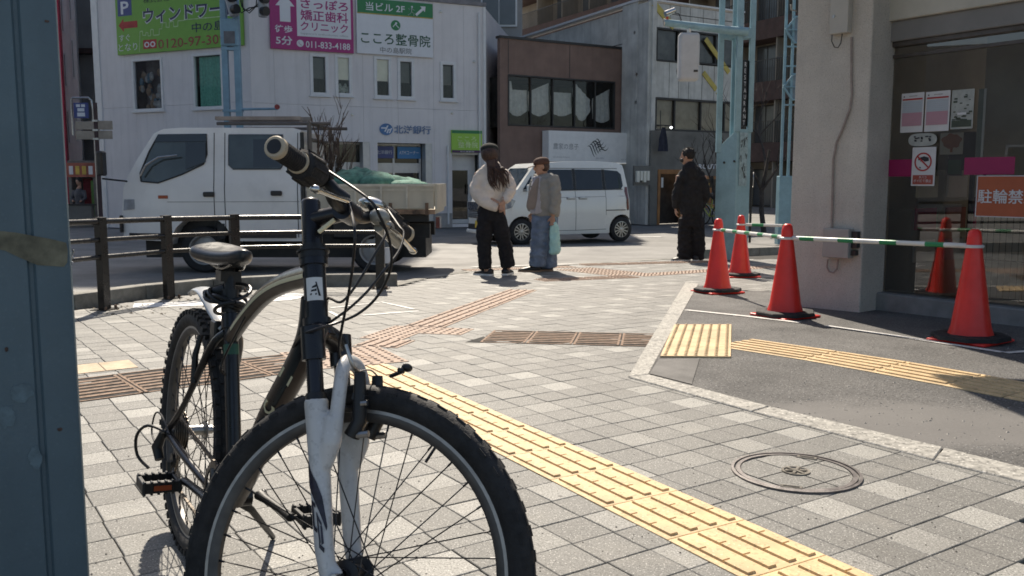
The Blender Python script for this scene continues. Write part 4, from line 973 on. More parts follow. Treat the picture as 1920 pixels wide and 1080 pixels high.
# hanging dark banner and lamp
q = F2.uv(1229, 262); loc = F2.o + F2.d*q[0] - F2.n*.35; loc.z = q[1]
t = thing('hanging_banner', 'dark navy cloth hung from a bracket on the concrete corner', 'banner', loc, F2.ang); b = MB()
b.add([(x + .02*math.sin(z*9 + x*20), .03*math.sin(x*25 + z*4), z) for z, wd in ((-.36, .19), (-.2, .17), (0, .15), (.2, .12), (.36, .09)) for x in (-wd, -wd*.5, 0, wd*.5, wd)], [(j*5 + i, j*5 + i + 1, (j + 1)*5 + i + 1, (j + 1)*5 + i) for j in range(4) for i in range(4)])
b.build('cloth', mat('navy_cloth', (.02, .022, .04), .8, var=.2, vs=12), t, smooth=True, fix=False); b = MB(); b.tube([(-.3, 0, .42), (.3, 0, .42)], .015, 6); b.tube([(-.12, 0, .3), (-.12, 0, .85)], .012, 6); b.tube([(0, .3, .42), (0, 0, .42)], .015, 6); b.build('bracket', m_dframe, t)
q = F2.uv(1246, 240); loc = F2.o + F2.d*q[0] - F2.n*.3; loc.z = q[1]; t = thing('wall_lamp', 'small bright lamp under the tan windows of the concrete building', 'lamp', loc, F2.ang)
b = MB(); b.sphere((0, 0, 0), .035, seg=10, rows=7); b.build('bulb', mat('cold_lamp', (.9, .95, 1), .5, emit=6), t); b = MB(); b.tube([(0, .3, .06), (0, 0, .06), (0, 0, .02)], .012, 6); b.build('arm', m_dframe, t)
# pipes and fittings on the corner pillar
for (x, y) in ((1190, 61), (1194, 139), (1192, 192)):
    q = FS.uv(x, y, -.12); b = MB(); b.lathe([(0, -.06), (.05, -.06), (.055, 0), (.0, 0)], seg=14, M=Matrix.Rotation(-math.pi/2, 4, 'X')); b.xform(Matrix.Translation((q[0], -.13, q[1])) @ Matrix.Rotation(math.pi, 4, 'Z')); fchild(b, 'vent_cap', m_alu, cb, FS)
b = MB(); b.tube([(LS - .35, -.03, H2 - .1), (LS - .35, -.03, 4.7), (LS - .33, -.03, 4.6), (LS - .33, -.03, 2.5)], .03, 8); fchild(b, 'drainpipe', m_dframe, cb, FS, smooth=True)
b = MB(); b.box(0, LS - 1.5, -.012, 0, H2 - 1.02, H2 - 1.0); b.box(0, LS - 1.5, -.012, 0, 4.39, 4.41); fchild(b, 'wall_joint', m_dframe, cb, FS)

for (x, y) in ((660, 215), (826, 22), (888, 116), (847, 212)):
    q = FR.uv(x, y); b = MB(); b.lathe([(0, 0), (.035, 0), (.045, .03), (.0, .04)], seg=12, M=Matrix.Rotation(math.pi/2, 4, 'X')); b.xform(Matrix.Translation((q[0], 0, q[1]))); fchild(b, 'vent_cap', m_alu, wb, FR, smooth=True)
b = MB(); s_ = FR.uv(838, 200)[0]; b.tube([(s_, -.05, 2.0), (s_, -.05, BZ + .1)], .03, 8); b.tube([(LR - .2, -.05, HT - .2), (LR - .2, -.05, BZ)], .035, 8); fchild(b, 'drainpipe', m_trim, wb, FR, smooth=True)
for r in WR:
    b = MB(); b.box(r[0] - .04, r[1] + .04, -.075, -.0, r[2] - .035, r[2] - .002); fchild(b, 'window_sill', m_trim, wb, FR, bevel=.005)
for r in WL:
    b = MB(); b.box(r[0] - .04, r[1] + .04, -.075, -.0, r[2] - .035, r[2] - .002); fchild(b, 'window_sill', m_trim, wb, FL, bevel=.005)
# ------------------------------------------------------------------ apartment blocks behind
F3 = Frame((13.66 - .54*26, 45 + 26), (.54, -1)); L3 = 26*math.hypot(.54, 1) + 3
ab = thing('apartment_block', 'tall beige apartment block with railed balconies and dark brown bands behind the shops', 'building', (F3.o.x, F3.o.y, 0))
rows = [(-.4, 2.9), (2.9, 5.95), (5.95, 9.0), (9.0, 12.05), (12.05, 15.1), (15.1, 18.2), (18.2, 21.3)]
b = MB(); b.box(0, L3 + 8, 1.3, 9, -.4, 21.5); fchild(b, 'wall', m_apt, ab, F3)
for i, (z0, z1) in enumerate(rows):
    b = MB(); b.box(-.3, L3 + 8, -.1, 1.3, z1 - .95 if i % 1 == 0 else z1 - .3, z1); fchild(b, 'balcony_slab', m_apt_b, ab, F3)
    if z0 > 2:
        b = MB(); b.box(0, L3, -.07, -.03, z0 + 1.05, z0 + 1.09)
        k = 0.0
        while k < L3: b.box(k, k + .025, -.06, -.04, z0, z0 + 1.05); k += .16
        o = fchild(b, 'balcony_railing', m_dframe, ab, F3)
    k = L3 - 28
    j = 0
    while k < L3 + 3:
        if k > 0:
            b = MB(); b.box(k, k + .08, 0.0, 1.3, z0, z1 - .95); fchild(b, 'balcony_divider', m_apt, ab, F3)
            b = MB(); b.box(k + .8, k + 2.4, 1.22, 1.3, z0 + .05, z0 + 2.0); w_ = fchild(b, 'window', m_dframe, ab, F3)
            b = MB(); b.box(k + .86, k + 1.56, 1.2, 1.215, z0 + .1, z0 + 1.94); b.box(k + 1.64, k + 2.34, 1.2, 1.215, z0 + .1, z0 + 1.94); b.build('pane', mat('apartment_glass', (.10, .11, .12), .15, var=.1, vs=1), w_)
        k += 3.4; j += 1
ab2 = thing('apartment_block', 'grey flat fronted block with small windows rising behind the pale corner building', 'building', (-9, 36, 0))
H4 = 16.5
b = MB(); b.box(-9, 9.4, 0, 9, -.4, H4); b.build('wall', m_apt_g, ab2); b = MB(); b.box(-14, 2.9, .3, 8, H4, 29.2); b.build('upper_shade_wall', m_apt_g, ab2)  # unseen upper mass added and sized to throw shade over the road
for z in (3, 6, 9, 12, 15):
    b = MB(); b.box(-9, 9.45, -.35, 0, z - .15, z + .05); b.build('floor_band', m_apt_b, ab2)
    for k in range(6):
        b = MB(); b.box(-7.5 + k*3 + .3, -6.1 + k*3 + .3, -.08, -.002, z + .9, z + 2.2); w_ = b.build('window', m_trim, ab2)
        b = MB(); b.box(-7.43 + k*3 + .3, -6.82 + k*3 + .3, -.10, -.085, z + .97, z + 2.13); b.box(-6.78 + k*3 + .3, -6.17 + k*3 + .3, -.10, -.085, z + .97, z + 2.13); b.build('pane', MATS['apartment_glass'], w_)
# pair of bright small windows high up
# ------------------------------------------------------------------ far left buildings along the side street
def simple_block(label, x0, x1, y0, y1, h, m, wins, name='street_building', frame=m_trim, slabs=(), rot=0):
    t = thing(name, label, 'building', ((x0 + x1)/2, y0, 0), R(24)); cx = (x0 + x1)/2
    b = MB(); b.box(x0 - cx, x1 - cx, 0, y1 - y0, -.4, h); b.build('wall', m, t, bevel=.02)
    b = MB(); b.box(x0 - cx - .05, x1 - cx + .05, -.06, y1 - y0, h, h + .15); b.build('coping', m_conc, t)
    for (a, z, w_, hh, side) in wins:
        b = MB(); g = MB()
        if side == 'f':
            b.box(a - cx, a + w_ - cx, -.04, -.001, z, z + hh); g.box(a + .06 - cx, a + w_ - .06 - cx, -.055, -.042, z + .06, z + hh - .06)
        else:
            X = (x1 if side == 'r' else x0) - cx; s = 1 if side == 'r' else -1
            b.box(min(X + s*.001, X + s*.04), max(X + s*.001, X + s*.04), a - y0, a + w_ - y0, z, z + hh); g.box(min(X + s*.042, X + s*.055), max(X + s*.042, X + s*.055), a + .06 - y0, a + w_ - .06 - y0, z + .06, z + hh - .06)
        o = b.build('window', frame, t); g.build('pane', MATS['apartment_glass'], o)
    for (z, hh, d_) in slabs:
        b = MB(); b.box(x0 - cx, x1 - cx, -d_, -.001, z, z + hh); b.build('floor_band', m_apt_b, t)
    return t
m_pw = mat('off_white_render', (.78, .76, .74), .8, var=.06, vs=1, grime=.2, streak=.25)
m_pinkb = mat('raspberry_red_cladding', (.55, .05, .10), .6, var=.08)
def px_x(px, d): return (px - 960)/FPX*d
# grey balcony building right of the white one
simple_block('grey building with dark bands seen in the gap left of the lilac corner building', px_x(160, 38), px_x(206, 38), 38, 39, 14, mat('mid_grey_render', (.45, .44, .45), .8, var=.05, vs=1, streak=.2), [(px_x(170, 38), 1.01 + (338 - y)/FPX*38 - 1.4, .6, 1.3, 'f') for y in (34,)] + [(px_x(168, 38), 1.01 + (338 - y)/FPX*38 - 1.2, .72, 1.6, 'f') for y in (140, 215)], slabs=[(1.01 + (338 - 85)/FPX*38, .12, .3), (1.01 + (338 - 165)/FPX*38, .12, .3), (1.01 + (338 - 250)/FPX*38, .12, .3)])
simple_block('narrow off white building with slit windows by the blue steel column', px_x(134, 33), px_x(162, 33), 33, 37.5, 13, m_pw, [(px_x(138, 33), z, .10, 1.2, 'f') for z in (2.3, 4.3, 6.2)] + [(px_x(152, 33), z, .10, 1.4, 'f') for z in (2.4, 4.6, 6.6)])
simple_block('raspberry red clad building edge showing beside the blue steel column', px_x(80, 31), px_x(131, 31), 31, 40, 12, m_pinkb, [])
# shop with a red and yellow fascia
xs0, xs1 = px_x(134, 29.5), px_x(186, 29.5)
sh = thing('corner_kiosk', 'small kiosk with a red and yellow fascia at the far left', 'kiosk', ((xs0 + xs1)/2, 29.5, 0)); cx = (xs0 + xs1)/2; zt = 1.01 + (338 - 306)/FPX*29.5
b = MB(); b.box(xs0 - cx, xs0 - cx + .1, 0, 1.5, -.36, zt - .45); b.box(xs1 - cx - .1, xs1 - cx, 0, 1.5, -.36, zt - .45); b.box(xs0 - cx + .1, xs1 - cx - .1, 1.4, 1.5, -.36, zt - .45); b.box(xs0 - cx, xs1 - cx, .0, 1.6, zt, zt + .08); b.build('wall', m_room2, sh)
b = MB(); b.box(xs0 - cx, xs1 - cx, -.08, .0, zt - .45, zt); b.build('fascia', mat('faded_red_fascia', (.34, .10, .07), .5, var=.2, vs=3), sh)
for k, mm in enumerate((m_sgnw, mat('amber_print', (.62, .42, .08), .5), mat('amber_print', (0, 0, 0)), m_sgnw)):
    b = MB(); x = xs0 - cx + .08 + k*.21; b.box(x, x + .13, -.09, -.081, zt - .37, zt - .1); b.build('fascia_mark', mm, sh)
b = MB(); b.box(-.12, .16, .3, .36, -.3, zt - .5); b.build('red_curtain', mat('dark_red_cloth', (.16, .02, .025), .8, var=.2), sh)
b = MB(); b.box(.22, .36, .1, .2, -.3, 1.0); b.build('green_panel', mat('green_panel', (.10, .22, .06), .7), sh)
low = thing('low_wall', 'low grey parapet wall in front of the kiosk at far left', 'wall', (px_x(150, 27), 27, 0))
b = MB(); b.box(-1.6, .38, 0, .2, -.36, .27); b.build('wall', m_conc_d, low, bevel=.01); b = MB(); b.box(-1.62, .9, -.03, .23, .27, .31); b.build('cap', m_dframe, low)
# blue transit sign on a framed pole
d = 24; sx = px_x(166, d)
t = thing('transit_sign', 'blue transit sign in a grey hooped frame at the far left', 'sign', (sx, d, zg(sx, d)))
zz = lambda y: 1.01 + (338 - y)/FPX*d - zg(sx, d)
b = MB(); b.tube([(-.26, 0, zz(255)), (-.26, 0, zz(190)), (-.2, 0, zz(187)), (.2, 0, zz(187)), (.27, 0, zz(192)), (.30, 0, zz(210)), (.30, 0, 0)], .03, 8); b.build('hoop_frame', m_alu, t, smooth=True)
b = MB(); b.box(-.20, .18, -.02, .02, zz(224), zz(196)); b.build('board', m_navy_t, t, bevel=.004)
b = MB(); b.box(-.10, .08, -.026, -.021, zz(212), zz(206)); b.box(-.11, .09, -.026, -.021, zz(221), zz(214)); b.box(-.13, -.03, -.026, -.021, zz(204), zz(199)); b.box(.0, .1, -.026, -.021, zz(204), zz(199)); b.build('pictogram', m_sgnw, t)
# brown pole carrying direction boards
d = 20; sx = px_x(191, d)
t = thing('direction_post', 'dark brown post with four blank tan direction boards at the far left', 'signpost', (sx, d, zg(sx, d))); zz = lambda y: 1.01 + (338 - y)/FPX*d - zg(sx, d)
b = MB(); b.tube([(0, 0, 0), (0, 0, zz(196))], .045, 10); b.build('post', mat('maroon_post', (.05, .022, .025), .5), t, smooth=True)
for (a, c, y0, y1) in ((153, 188, 230, 245), (153, 188, 247, 263), (195, 221, 229, 245), (195, 220, 247, 262)):
    b = MB(); b.box(px_x(a, d) - sx, px_x(c, d) - sx, -.02, .02, zz(y1), zz(y0)); b.build('board', mat('tan_board', (.36, .30, .24), .6, var=.1, vs=6, grime=.15), t, bevel=.004)
b = MB()
for y in (229, 246, 262): b.box(-.06, .06, -.055, .03, zz(y) - .02, zz(y) + .02)
b.build('clamp', m_alu, t)
# reflected street buildings left of the frame
def big_block(label, x0, x1, y0, y1, h, m):
    t = thing('office_building', label, 'building', ((x0 + x1)/2, (y0 + y1)/2, 0)); cx, cy = (x0 + x1)/2, (y0 + y1)/2
    b = MB(); b.box(x0 - cx, x1 - cx, y0 - cy, y1 - cy, -.4, h); b.build('wall', m, t)
    z = .6; fl = 0
    while z + 2 < h:
        y = y0 + .8
        while y + 1.8 < y1:
            b = MB(); b.box(x1 - cx + .001, x1 - cx + .05, y - cy, y + 1.7 - cy, z, z + 1.5); o = b.build('window', m_trim, t)
            b = MB(); b.box(x1 - cx + .052, x1 - cx + .06, y + .08 - cy, y + 1.62 - cy, z + .08, z + 1.42); b.build('pane', MATS['apartment_glass'], o); y += 2.6
        z += 3.1
    return t
big_block('grey office block beyond the left edge of the street', -30, -21, -6, 7, 5.2, m_apt_g)
big_block('pale office block further along the street beyond the left edge', -34, -24, 9, 22, 9, m_pw)
# ------------------------------------------------------------------ shop on the right
m_plaster = mat('speckled_beige_plaster', (.53, .485, .425), .75, var=.06, vs=2, bump=.9, bs=160, speck=.45, ss=95, grime=.22, streak=.12)
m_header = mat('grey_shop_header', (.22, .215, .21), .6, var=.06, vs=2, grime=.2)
m_cream_p = mat('cream_header_panel', (.50, .48, .42), .6, var=.04)
m_brz = mat('bronze_aluminium', (.11, .095, .085), .4, .5, var=.1, vs=9, streak=.2)
m_sill = mat('grey_stone_sill', (.22, .22, .215), .7, var=.1, vs=6, grime=.3)
PA, PB = Vector((2.353, 7.688)), Vector((2.786, 7.196)); FP = Frame(tuple(PA), tuple(PB - PA)); LP = (PB - PA).length
pl = thing('plaster_pillar', 'beige speckled plaster pillar at the shop corner with conduit and boxes', 'pillar', (PA.x, PA.y, 0)); GZ = -.08
b = MB(); 
HP = 4.6
b.box(0, LP, 0, .42, GZ, HP); o = fchild(b, 'shaft', m_plaster, pl, FP, bevel=.012, bseg=2)
def FPb(x0, x1, z0, z1, y0, y1, name, m, **k): b = MB(); b.box(x0, x1, y0, y1, z0, z1); return fchild(b, name, m, pl, FP, **k)
def fx(px, py): return FP.uv(px, py)
(a, z1) = fx(1566, -6); (c, z0) = fx(1597, 62)
bx = FPb(a, c, z0, z1, -.07, -.001, 'meter_box', mat('beige_box_paint', (.46, .43, .38), .5, var=.05, grime=.2), bevel=.004)
q = fx(1572, 33); b = MB(); b.lathe([(0, 0), (.012, 0), (.012, .008), (0, .008)], seg=12, M=Matrix.Rotation(math.pi/2, 4, 'X')); b.xform(Matrix.Translation((q[0], -.07, q[1]))); b.build('lock', m_alu, bx)
pts = [fx(*p) for p in ((1598, 70), (1598, 110), (1598, 150), (1599, 178), (1595, 205), (1582, 240), (1570, 268), (1564, 300), (1563, 340), (1562, 390), (1561, 428))]
b = MB(); b.tube([(x, -.014, z) for x, z in pts], .0095, 8); fchild(b, 'conduit', mat('painted_conduit', (.30, .24, .21), .6, var=.1, vs=20), pl, FP, smooth=True)
b = MB(); loop = [fx(*p) for p in ((1564, 62), (1563, 78), (1568, 89), (1575, 90), (1580, 82), (1583, 63))]; b.tube([(x, -.03, z) for x, z in loop], .004, 6)
loop = [fx(*p) for p in ((1564, -5), (1562, 20), (1562, 52))]; b.tube([(x, -.02, z) for x, z in loop], .004, 6); fchild(b, 'cable_loop', m_blk, pl, FP, smooth=True)
(a, z1) = fx(1554, 427); (c, z0) = fx(1600, 484)
jb = FPb(a, c, z0, z1, -.09, -.001, 'junction_box', mat('grey_beige_box', (.36, .34, .31), .5, var=.05, grime=.3), bevel=.005)
b = MB(); x_, zc = fx(1606, 455); b.box(x_ - .02, x_ + .03, -.05, -.001, zc - .04, zc + .09); b.box(x_ - .02, x_ + .02, -.05, -.001, zc - .10, zc - .06); b.build('side_bracket', m_dframe, jb)
b = MB(); loop = [fx(*p) for p in ((1556, 486), (1554, 500), (1558, 509), (1566, 511), (1573, 504), (1575, 486))]; b.tube([(x, -.03, z) for x, z in loop], .007, 8); fchild(b, 'cable_loop', MATS['painted_conduit'], pl, FP, smooth=True)
b = MB(); x_, z_ = fx(1476, 24); b.tube([(.0, -.01, z_), (-.03, -.05, z_ + .01), (-.03, -.06, z_ + .05)], .006, 6); fchild(b, 'cable_hook', m_alu, pl, FP)
# shop front plane
SA = Vector((3.007, 7.517)); SB = Vector((3.699, 6.476)); FG = Frame(tuple(SA), tuple(SB - SA)); 
shop = thing('corner_shop', 'glazed shop front with bronze frames and cream header at the right edge', 'shop', (SA.x, SA.y, 0))
g0 = FG.uv(1655, 300)[0]; LG = 4.2
zs1 = FG.uv(1700, 552)[1]; 
zh0 = FG.uv(1700, 84)[1]
zb0 = FG.uv(1660, 66)[1]; zb1 = FG.uv(1660, 40)[1]
b = MB(); b.box(-.30, .0, -.10, .06, GZ, 4.6); b.box(.02, g0 - .02, -.05, .05, GZ, 4.6); fchild(b, 'corner_frame', m_brz, shop, FG, bevel=.006)
b = MB(); b.box(g0 - .02, g0 + .03, -.06, .04, zs1, zh0); b.box(g0 + .03, LG, -.03, .05, zh0 - .01, zh0 + .03); fchild(b, 'window_frame', m_brz, shop, FG, bevel=.004)
b = MB(); b.box(g0 - .02, LG, -.10, .2, GZ, zs1); fchild(b, 'sill', m_sill, shop, FG, bevel=.01)
zh1 = FG.uv(1662, 45)[1]
b = MB(); b.box(g0 - .02, LG, -.06, .1, zh0 + .03, zh1); fchild(b, 'header', m_header, shop, FG, bevel=.006)
b = MB(); b.box(g0 + .0, LG, -.10, .12, zh1, 4.6); fchild(b, 'header_panel', m_cream_p, shop, FG, bevel=.006)
zt2 = FG.uv(1700, 100)[1]
b = MB(); b.box(g0 + .03, LG, -.015, .035, zt2 - .03, zt2 - .005); fchild(b, 'transom', m_brz, shop, FG)
b = MB(); b.add([(g0 + .03, .01, zs1), (LG, .01, zs1), (LG, .01, zh0), (g0 + .03, .01, zh0)], [(0, 1, 2, 3)]); fchild(b, 'pane', glassy('shop_glass', (.88, .91, .89), 2.15), shop, FG, fix=False)
m_pbl0 = mat('pale_blue_leaflet', (.30, .36, .44), .6)
m_film = mat('magenta_window_film', (.30, .012, .09), .4, var=.03)
for (x0, x1, yl0, yl1, yr0, yr1) in ((1660, 1712, 300, 331, 298, 331), (1807, 1902, 297, 327, 292, 328)):
    r = FG.rect(x0, x1, yl0, yl1, yr0, yr1); b = MB(); b.add([(r[0], .006, r[2]), (r[1], .006, r[2]), (r[1], .006, r[3]), (r[0], .006, r[3])], [(0, 1, 2, 3)]); fchild(b, 'window_film', m_film, shop, FG, fix=False)
# interior
m_floor = mat('shop_floor', (.36, .33, .285), .45, var=.1, vs=2, grime=.3); m_in = mat('shop_inner_wall', (.42, .40, .36), .8, var=.1, vs=1.5)
b = MB(); b.box(-.3, LG, .2, 5.2, GZ - .02, GZ + .06); fchild(b, 'floor', m_floor, shop, FG)
b = MB(); b.box(-.35, LG + .3, 5.2, 5.3, GZ, 4.6); b.box(LG, LG + .1, .12, 5.2, GZ, 4.6); b.box(-.35, -.3, .1, 2.5, GZ, 4.6); b.box(-.35, -.3, 2.5, 5.2, 2.7, 4.6); b.box(-.35, -.3, 3.7, 3.85, GZ, 2.7); fchild(b, 'inner_wall', m_in, shop, FG)  # rear part of the side wall left open, added to let sun inside
b = MB(); b.box(-.35, LG + .1, .12, 5.3, 2.9, 3.0); b.box(-.5, LG + .1, -.1, 5.4, 4.6, 4.75); fchild(b, 'ceiling', m_in, shop, FG)
b = MB(); b.box(.35, .75, .9, 1.3, GZ, 2.9); fchild(b, 'inner_column', m_in, shop, FG)
for k in range(5):
    b = MB(); b.box(.3 + k*.62, .3 + k*.62 + .42, 3.4, 3.6, GZ, 1.1 + .3*(k % 2)); fchild(b, 'display_rack', [m_room2, m_film, m_in, m_dframe, MATS['green_panel']][k], shop, FG)
for k in range(4):
    b = MB(); b.box(-.28, -.02, .55 + k*.46, .55 + k*.46 + .40, GZ, .75 + .35*(k % 3)); fchild(b, 'display_shelf', [m_header, m_in, m_dframe, m_sill][k], shop, FG, bevel=.01)
    for j in range(3): b = MB(); z = .3 + j*.28; b.box(-.02, .0, .58 + k*.46, .58 + k*.46 + .30, z, z + .19); fchild(b, 'leaflet', [m_sgnw, m_film, m_blind, m_pbl0, MATS['faded_red_fascia'], m_sgnw][(k*3 + j) % 6], shop, FG)
# posters in the window: each a flat sheet taped behind/onto the glass
def poster(name, label, pr, m, y=-.004, th=.003, cat='poster'):
    r = FG.rect(*pr); loc = FG.o + FG.d*r[0] + FG.n*y; loc.z = r[2]
    t = thing(name, label, cat, loc, FG.ang); b = MB(); b.box(0, r[1] - r[0], 0, th, 0, r[3] - r[2]); b.build('sheet', m, t); return t, r[1] - r[0], r[3] - r[2]
m_paper = mat('white_paper', (.62, .62, .63), .6, var=.03); m_ppk = mat('pale_pink_print', (.50, .27, .33), .6, var=.03); m_pbl = mat('pale_blue_print', (.42, .47, .52), .6, var=.03)
for (pr, lab) in (((1690, 1732, 176, 249, 173, 247), 'left timetable sheet with a red line and pink lower half on the shop glass'), ((1735, 1781, 173, 247, 169, 245), 'right timetable sheet with a red line and pink lower half on the shop glass')):
    t, W_, H_ = poster('timetable', lab, pr, m_paper)
    plate('blue_rows', m_pbl, rect(W_*.06, W_*.94, H_*.50, H_*.80), -.003, t, .002); plate('pink_rows', m_ppk, rect(W_*.06, W_*.94, H_*.16, H_*.50), -.003, t, .002); plate('red_line', m_red_t, rect(W_*.06, W_*.94, H_*.82, H_*.86), -.004, t, .002)
    b = MB()
    for k in range(12): b.box(W_*.06, W_*.94, -.0052, -.0045, H_*(.17 + k*.052), H_*(.17 + k*.052) + .0012)
    b.build('row_lines', m_grey_t, t); plate('heading', m_blk_t, rect(W_*.1, W_*.15, H_*.90, H_*.93), -.004, t, .002); plate('heading', m_grey_t, rect(W_*.35, W_*.7, H_*.91, H_*.93), -.004, t, .002)
t, W_, H_ = poster('illustrated_notice', 'faded notice with dark blotchy drawing right of the timetable sheets', (1784, 1826, 170, 243, 166, 240), mat('grey_paper', (.36, .38, .36), .6, var=.1, vs=14))
b = MB()
for k in range(40): 
    x, z = rng.uniform(.1, .9)*W_, H_*(.1 + .3*rng.random() if k % 2 else rng.uniform(.1, .9)); s = rng.uniform(.003, .016); b.box(x - s, x + s, -.003, -.001, z - s*.5, z + s*.5)
b.box(W_*.06, W_*.94, -.0035, -.002, H_*.05, H_*.22); b.build('print', mat('dark_olive_print', (.06, .075, .055), .6), t)
b = MB(); b.box(W_*.3, W_*.7, -.004, -.0036, H_*.36, H_*.42); b.build('print_band', m_paper, t)
t, W_, H_ = poster('frame_panel', 'tall clear panel with a white edge behind the notices', (1828, 1843, 168, 330, 165, 328), mat('grey_green_panel', (.20, .23, .21), .4, var=.1), y=.02)
plate('white_edge', m_paper, rect(W_*.7, W_, 0, H_), -.003, t)
t, W_, H_ = poster('cloud_sticker', 'pale cloud shaped sticker with dark scribble above the no littering notice', (1705, 1758, 251, 275, 249, 273), mat('grey_paper', (0, 0, 0)), y=-.012)
for ch in list(t.children): bpy.data.objects.remove(ch)
plate('sheet', MATS['grey_paper'], [(W_/2 + W_*.5*math.copysign(abs(math.cos(a))**.6, math.cos(a)), H_/2 + H_*.5*math.copysign(abs(math.sin(a))**.8, math.sin(a))) for a in [i*math.tau/28 for i in range(28)]], 0, t)
b = MB()
for k in range(16): x = W_*(.12 + .76*rng.random()); z = H_*(.3 + .45*rng.random()); b.box(x - .008, x + .008, -.003, -.001, z - .005, z + .005)
b.build('scribble', m_blk_t, t)
t, W_, H_ = poster('littering_notice', 'white no littering notice with red prohibition ring and a hand on the shop glass', (1711, 1755, 278, 349, 274, 348), m_paper, y=-.01)
cx, cz, rr = W_*.48, H_*.62, W_*.37
b = MB(); b.lathe([(rr, 0), (rr, .002), (rr*.84, .002), (rr*.84, 0)], seg=32, M=Matrix.Rotation(math.pi/2, 4, 'X'), close=True); b.xform(Matrix.Translation((cx, -.001, cz))); b.build('red_ring', m_red_t, t)
hd = [(-.55, .42), (.1, .6), (.62, .45), (.66, .1), (.2, .02), (-.05, .2), (-.2, .05), (-.34, .05), (-.26, .22), (-.5, .16), (-.58, .28)]
plate('hand', m_blk_t, [(cx + u*rr, cz + v*rr) for u, v in hd], -.003, t, .002); plate('cigarette', m_blk_t, [(cx - .35*rr, cz - .5*rr), (cx - .2*rr, cz - .62*rr), (cx - .28*rr, cz - .7*rr), (cx - .44*rr, cz - .58*rr)], -.003, t, .002)
plate('red_bar', m_red_t, [(cx - .66*rr, cz + .5*rr), (cx - .56*rr, cz + .62*rr), (cx + .66*rr, cz - .5*rr), (cx + .56*rr, cz - .62*rr)], -.005, t, .002)
plate('red_panel', mat('dull_red_panel', (.36, .07, .05), .5), rect(W_*.07, W_*.93, H_*.04, H_*.28), -.003, t, .002)
text('lettering', 'タバコ', m_paper, W_*.34, W_*.66, H_*.19, H_*.26, -.005, t, .005); text('lettering', 'ポイ捨て禁止', m_paper, W_*.12, W_*.88, H_*.09, H_*.17, -.005, t, .005)
t, W_, H_ = poster('autumn_poster', 'small pale poster with a large orange brown tree shape behind the glass', (1760, 1803, 250, 290, 248, 289), mat('pale_beige_paper', (.42, .38, .33), .6, var=.05), y=.02)
plate('tree_shape', mat('burnt_orange_print', (.26, .08, .025), .6, var=.1), [(W_*(.5 + .42*math.cos(a)*(1 + .12*math.sin(5*a))), H_*(.62 + .34*math.sin(a)*(1 + .1*math.cos(7*a)))) for a in [i*math.tau/30 for i in range(30)]], -.003, t); plate('trunk_shape', MATS['burnt_orange_print'], rect(W_*.46, W_*.56, H_*.1, H_*.4), -.0035, t)
t, W_, H_ = poster('framed_board', 'small dark green board in a thin frame behind the shop glass', (1768, 1797, 297, 330, 296, 329), m_dframe, y=.05); plate('green_face', mat('dark_green_board', (.02, .07, .035), .5), rect(W_*.1, W_*.9, H_*.1, H_*.9), -.003, t)
t, W_, H_ = poster('bicycle_ban_sign', 'large orange no bicycle parking sign on the shop window at the right edge', (1833, 1962, 333, 405, 325, 411), mat('rust_orange_sign', (.42, .10, .04), .5, var=.04), y=-.02, th=.006, cat='sign')
b = MB(); e = .006; b.box(0, W_, -.003, .0, 0, e); b.box(0, W_, -.003, 0, H_ - e, H_); b.box(0, e, -.003, 0, e, H_ - e); b.box(W_ - e, W_, -.003, 0, e, H_ - e); b.build('border', m_paper, t)
text('lettering', '駐輪禁止', m_paper, W_*.03, W_*.93, H_*.33, H_*.67, -.005, t, .012)
# mesh rack inside
t = thing('wire_rack', 'black wire mesh rack standing behind the shop glass', 'rack', FG.o + FG.d*.62 + FG.n*.5 + Vector((0, 0, GZ + .06)), FG.ang)
b = MB(); W_ = 1.7
for k in range(35): b.tube([(k*.05, 0, .1), (k*.05, 0, 1.05)], .0028, 4, cap=False)
b.build('wire_mesh', m_dframe, t)
b = MB()
for z in (.1, .4, .62, .64, .86, 1.05): b.tube([(0, 0, z), (W_, 0, z)], .005, 6)
for x in (0, .55, 1.1, W_): b.tube([(x, 0, 0), (x, 0, 1.08)], .011, 8)
b.build('rack_frame', m_dframe, t)
# canopy above the shop, out of the top of the frame: it shades the apron
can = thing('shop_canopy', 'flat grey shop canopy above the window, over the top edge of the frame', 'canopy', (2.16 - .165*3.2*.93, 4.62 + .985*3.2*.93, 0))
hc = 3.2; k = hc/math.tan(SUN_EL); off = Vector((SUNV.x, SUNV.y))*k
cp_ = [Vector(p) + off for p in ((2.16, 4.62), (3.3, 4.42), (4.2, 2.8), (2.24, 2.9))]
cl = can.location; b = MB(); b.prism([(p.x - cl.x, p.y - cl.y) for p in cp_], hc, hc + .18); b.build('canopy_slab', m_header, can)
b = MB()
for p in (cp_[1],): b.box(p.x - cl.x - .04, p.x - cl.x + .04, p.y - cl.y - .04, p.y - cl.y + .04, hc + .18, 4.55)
b.build('hanger', m_brz, can)
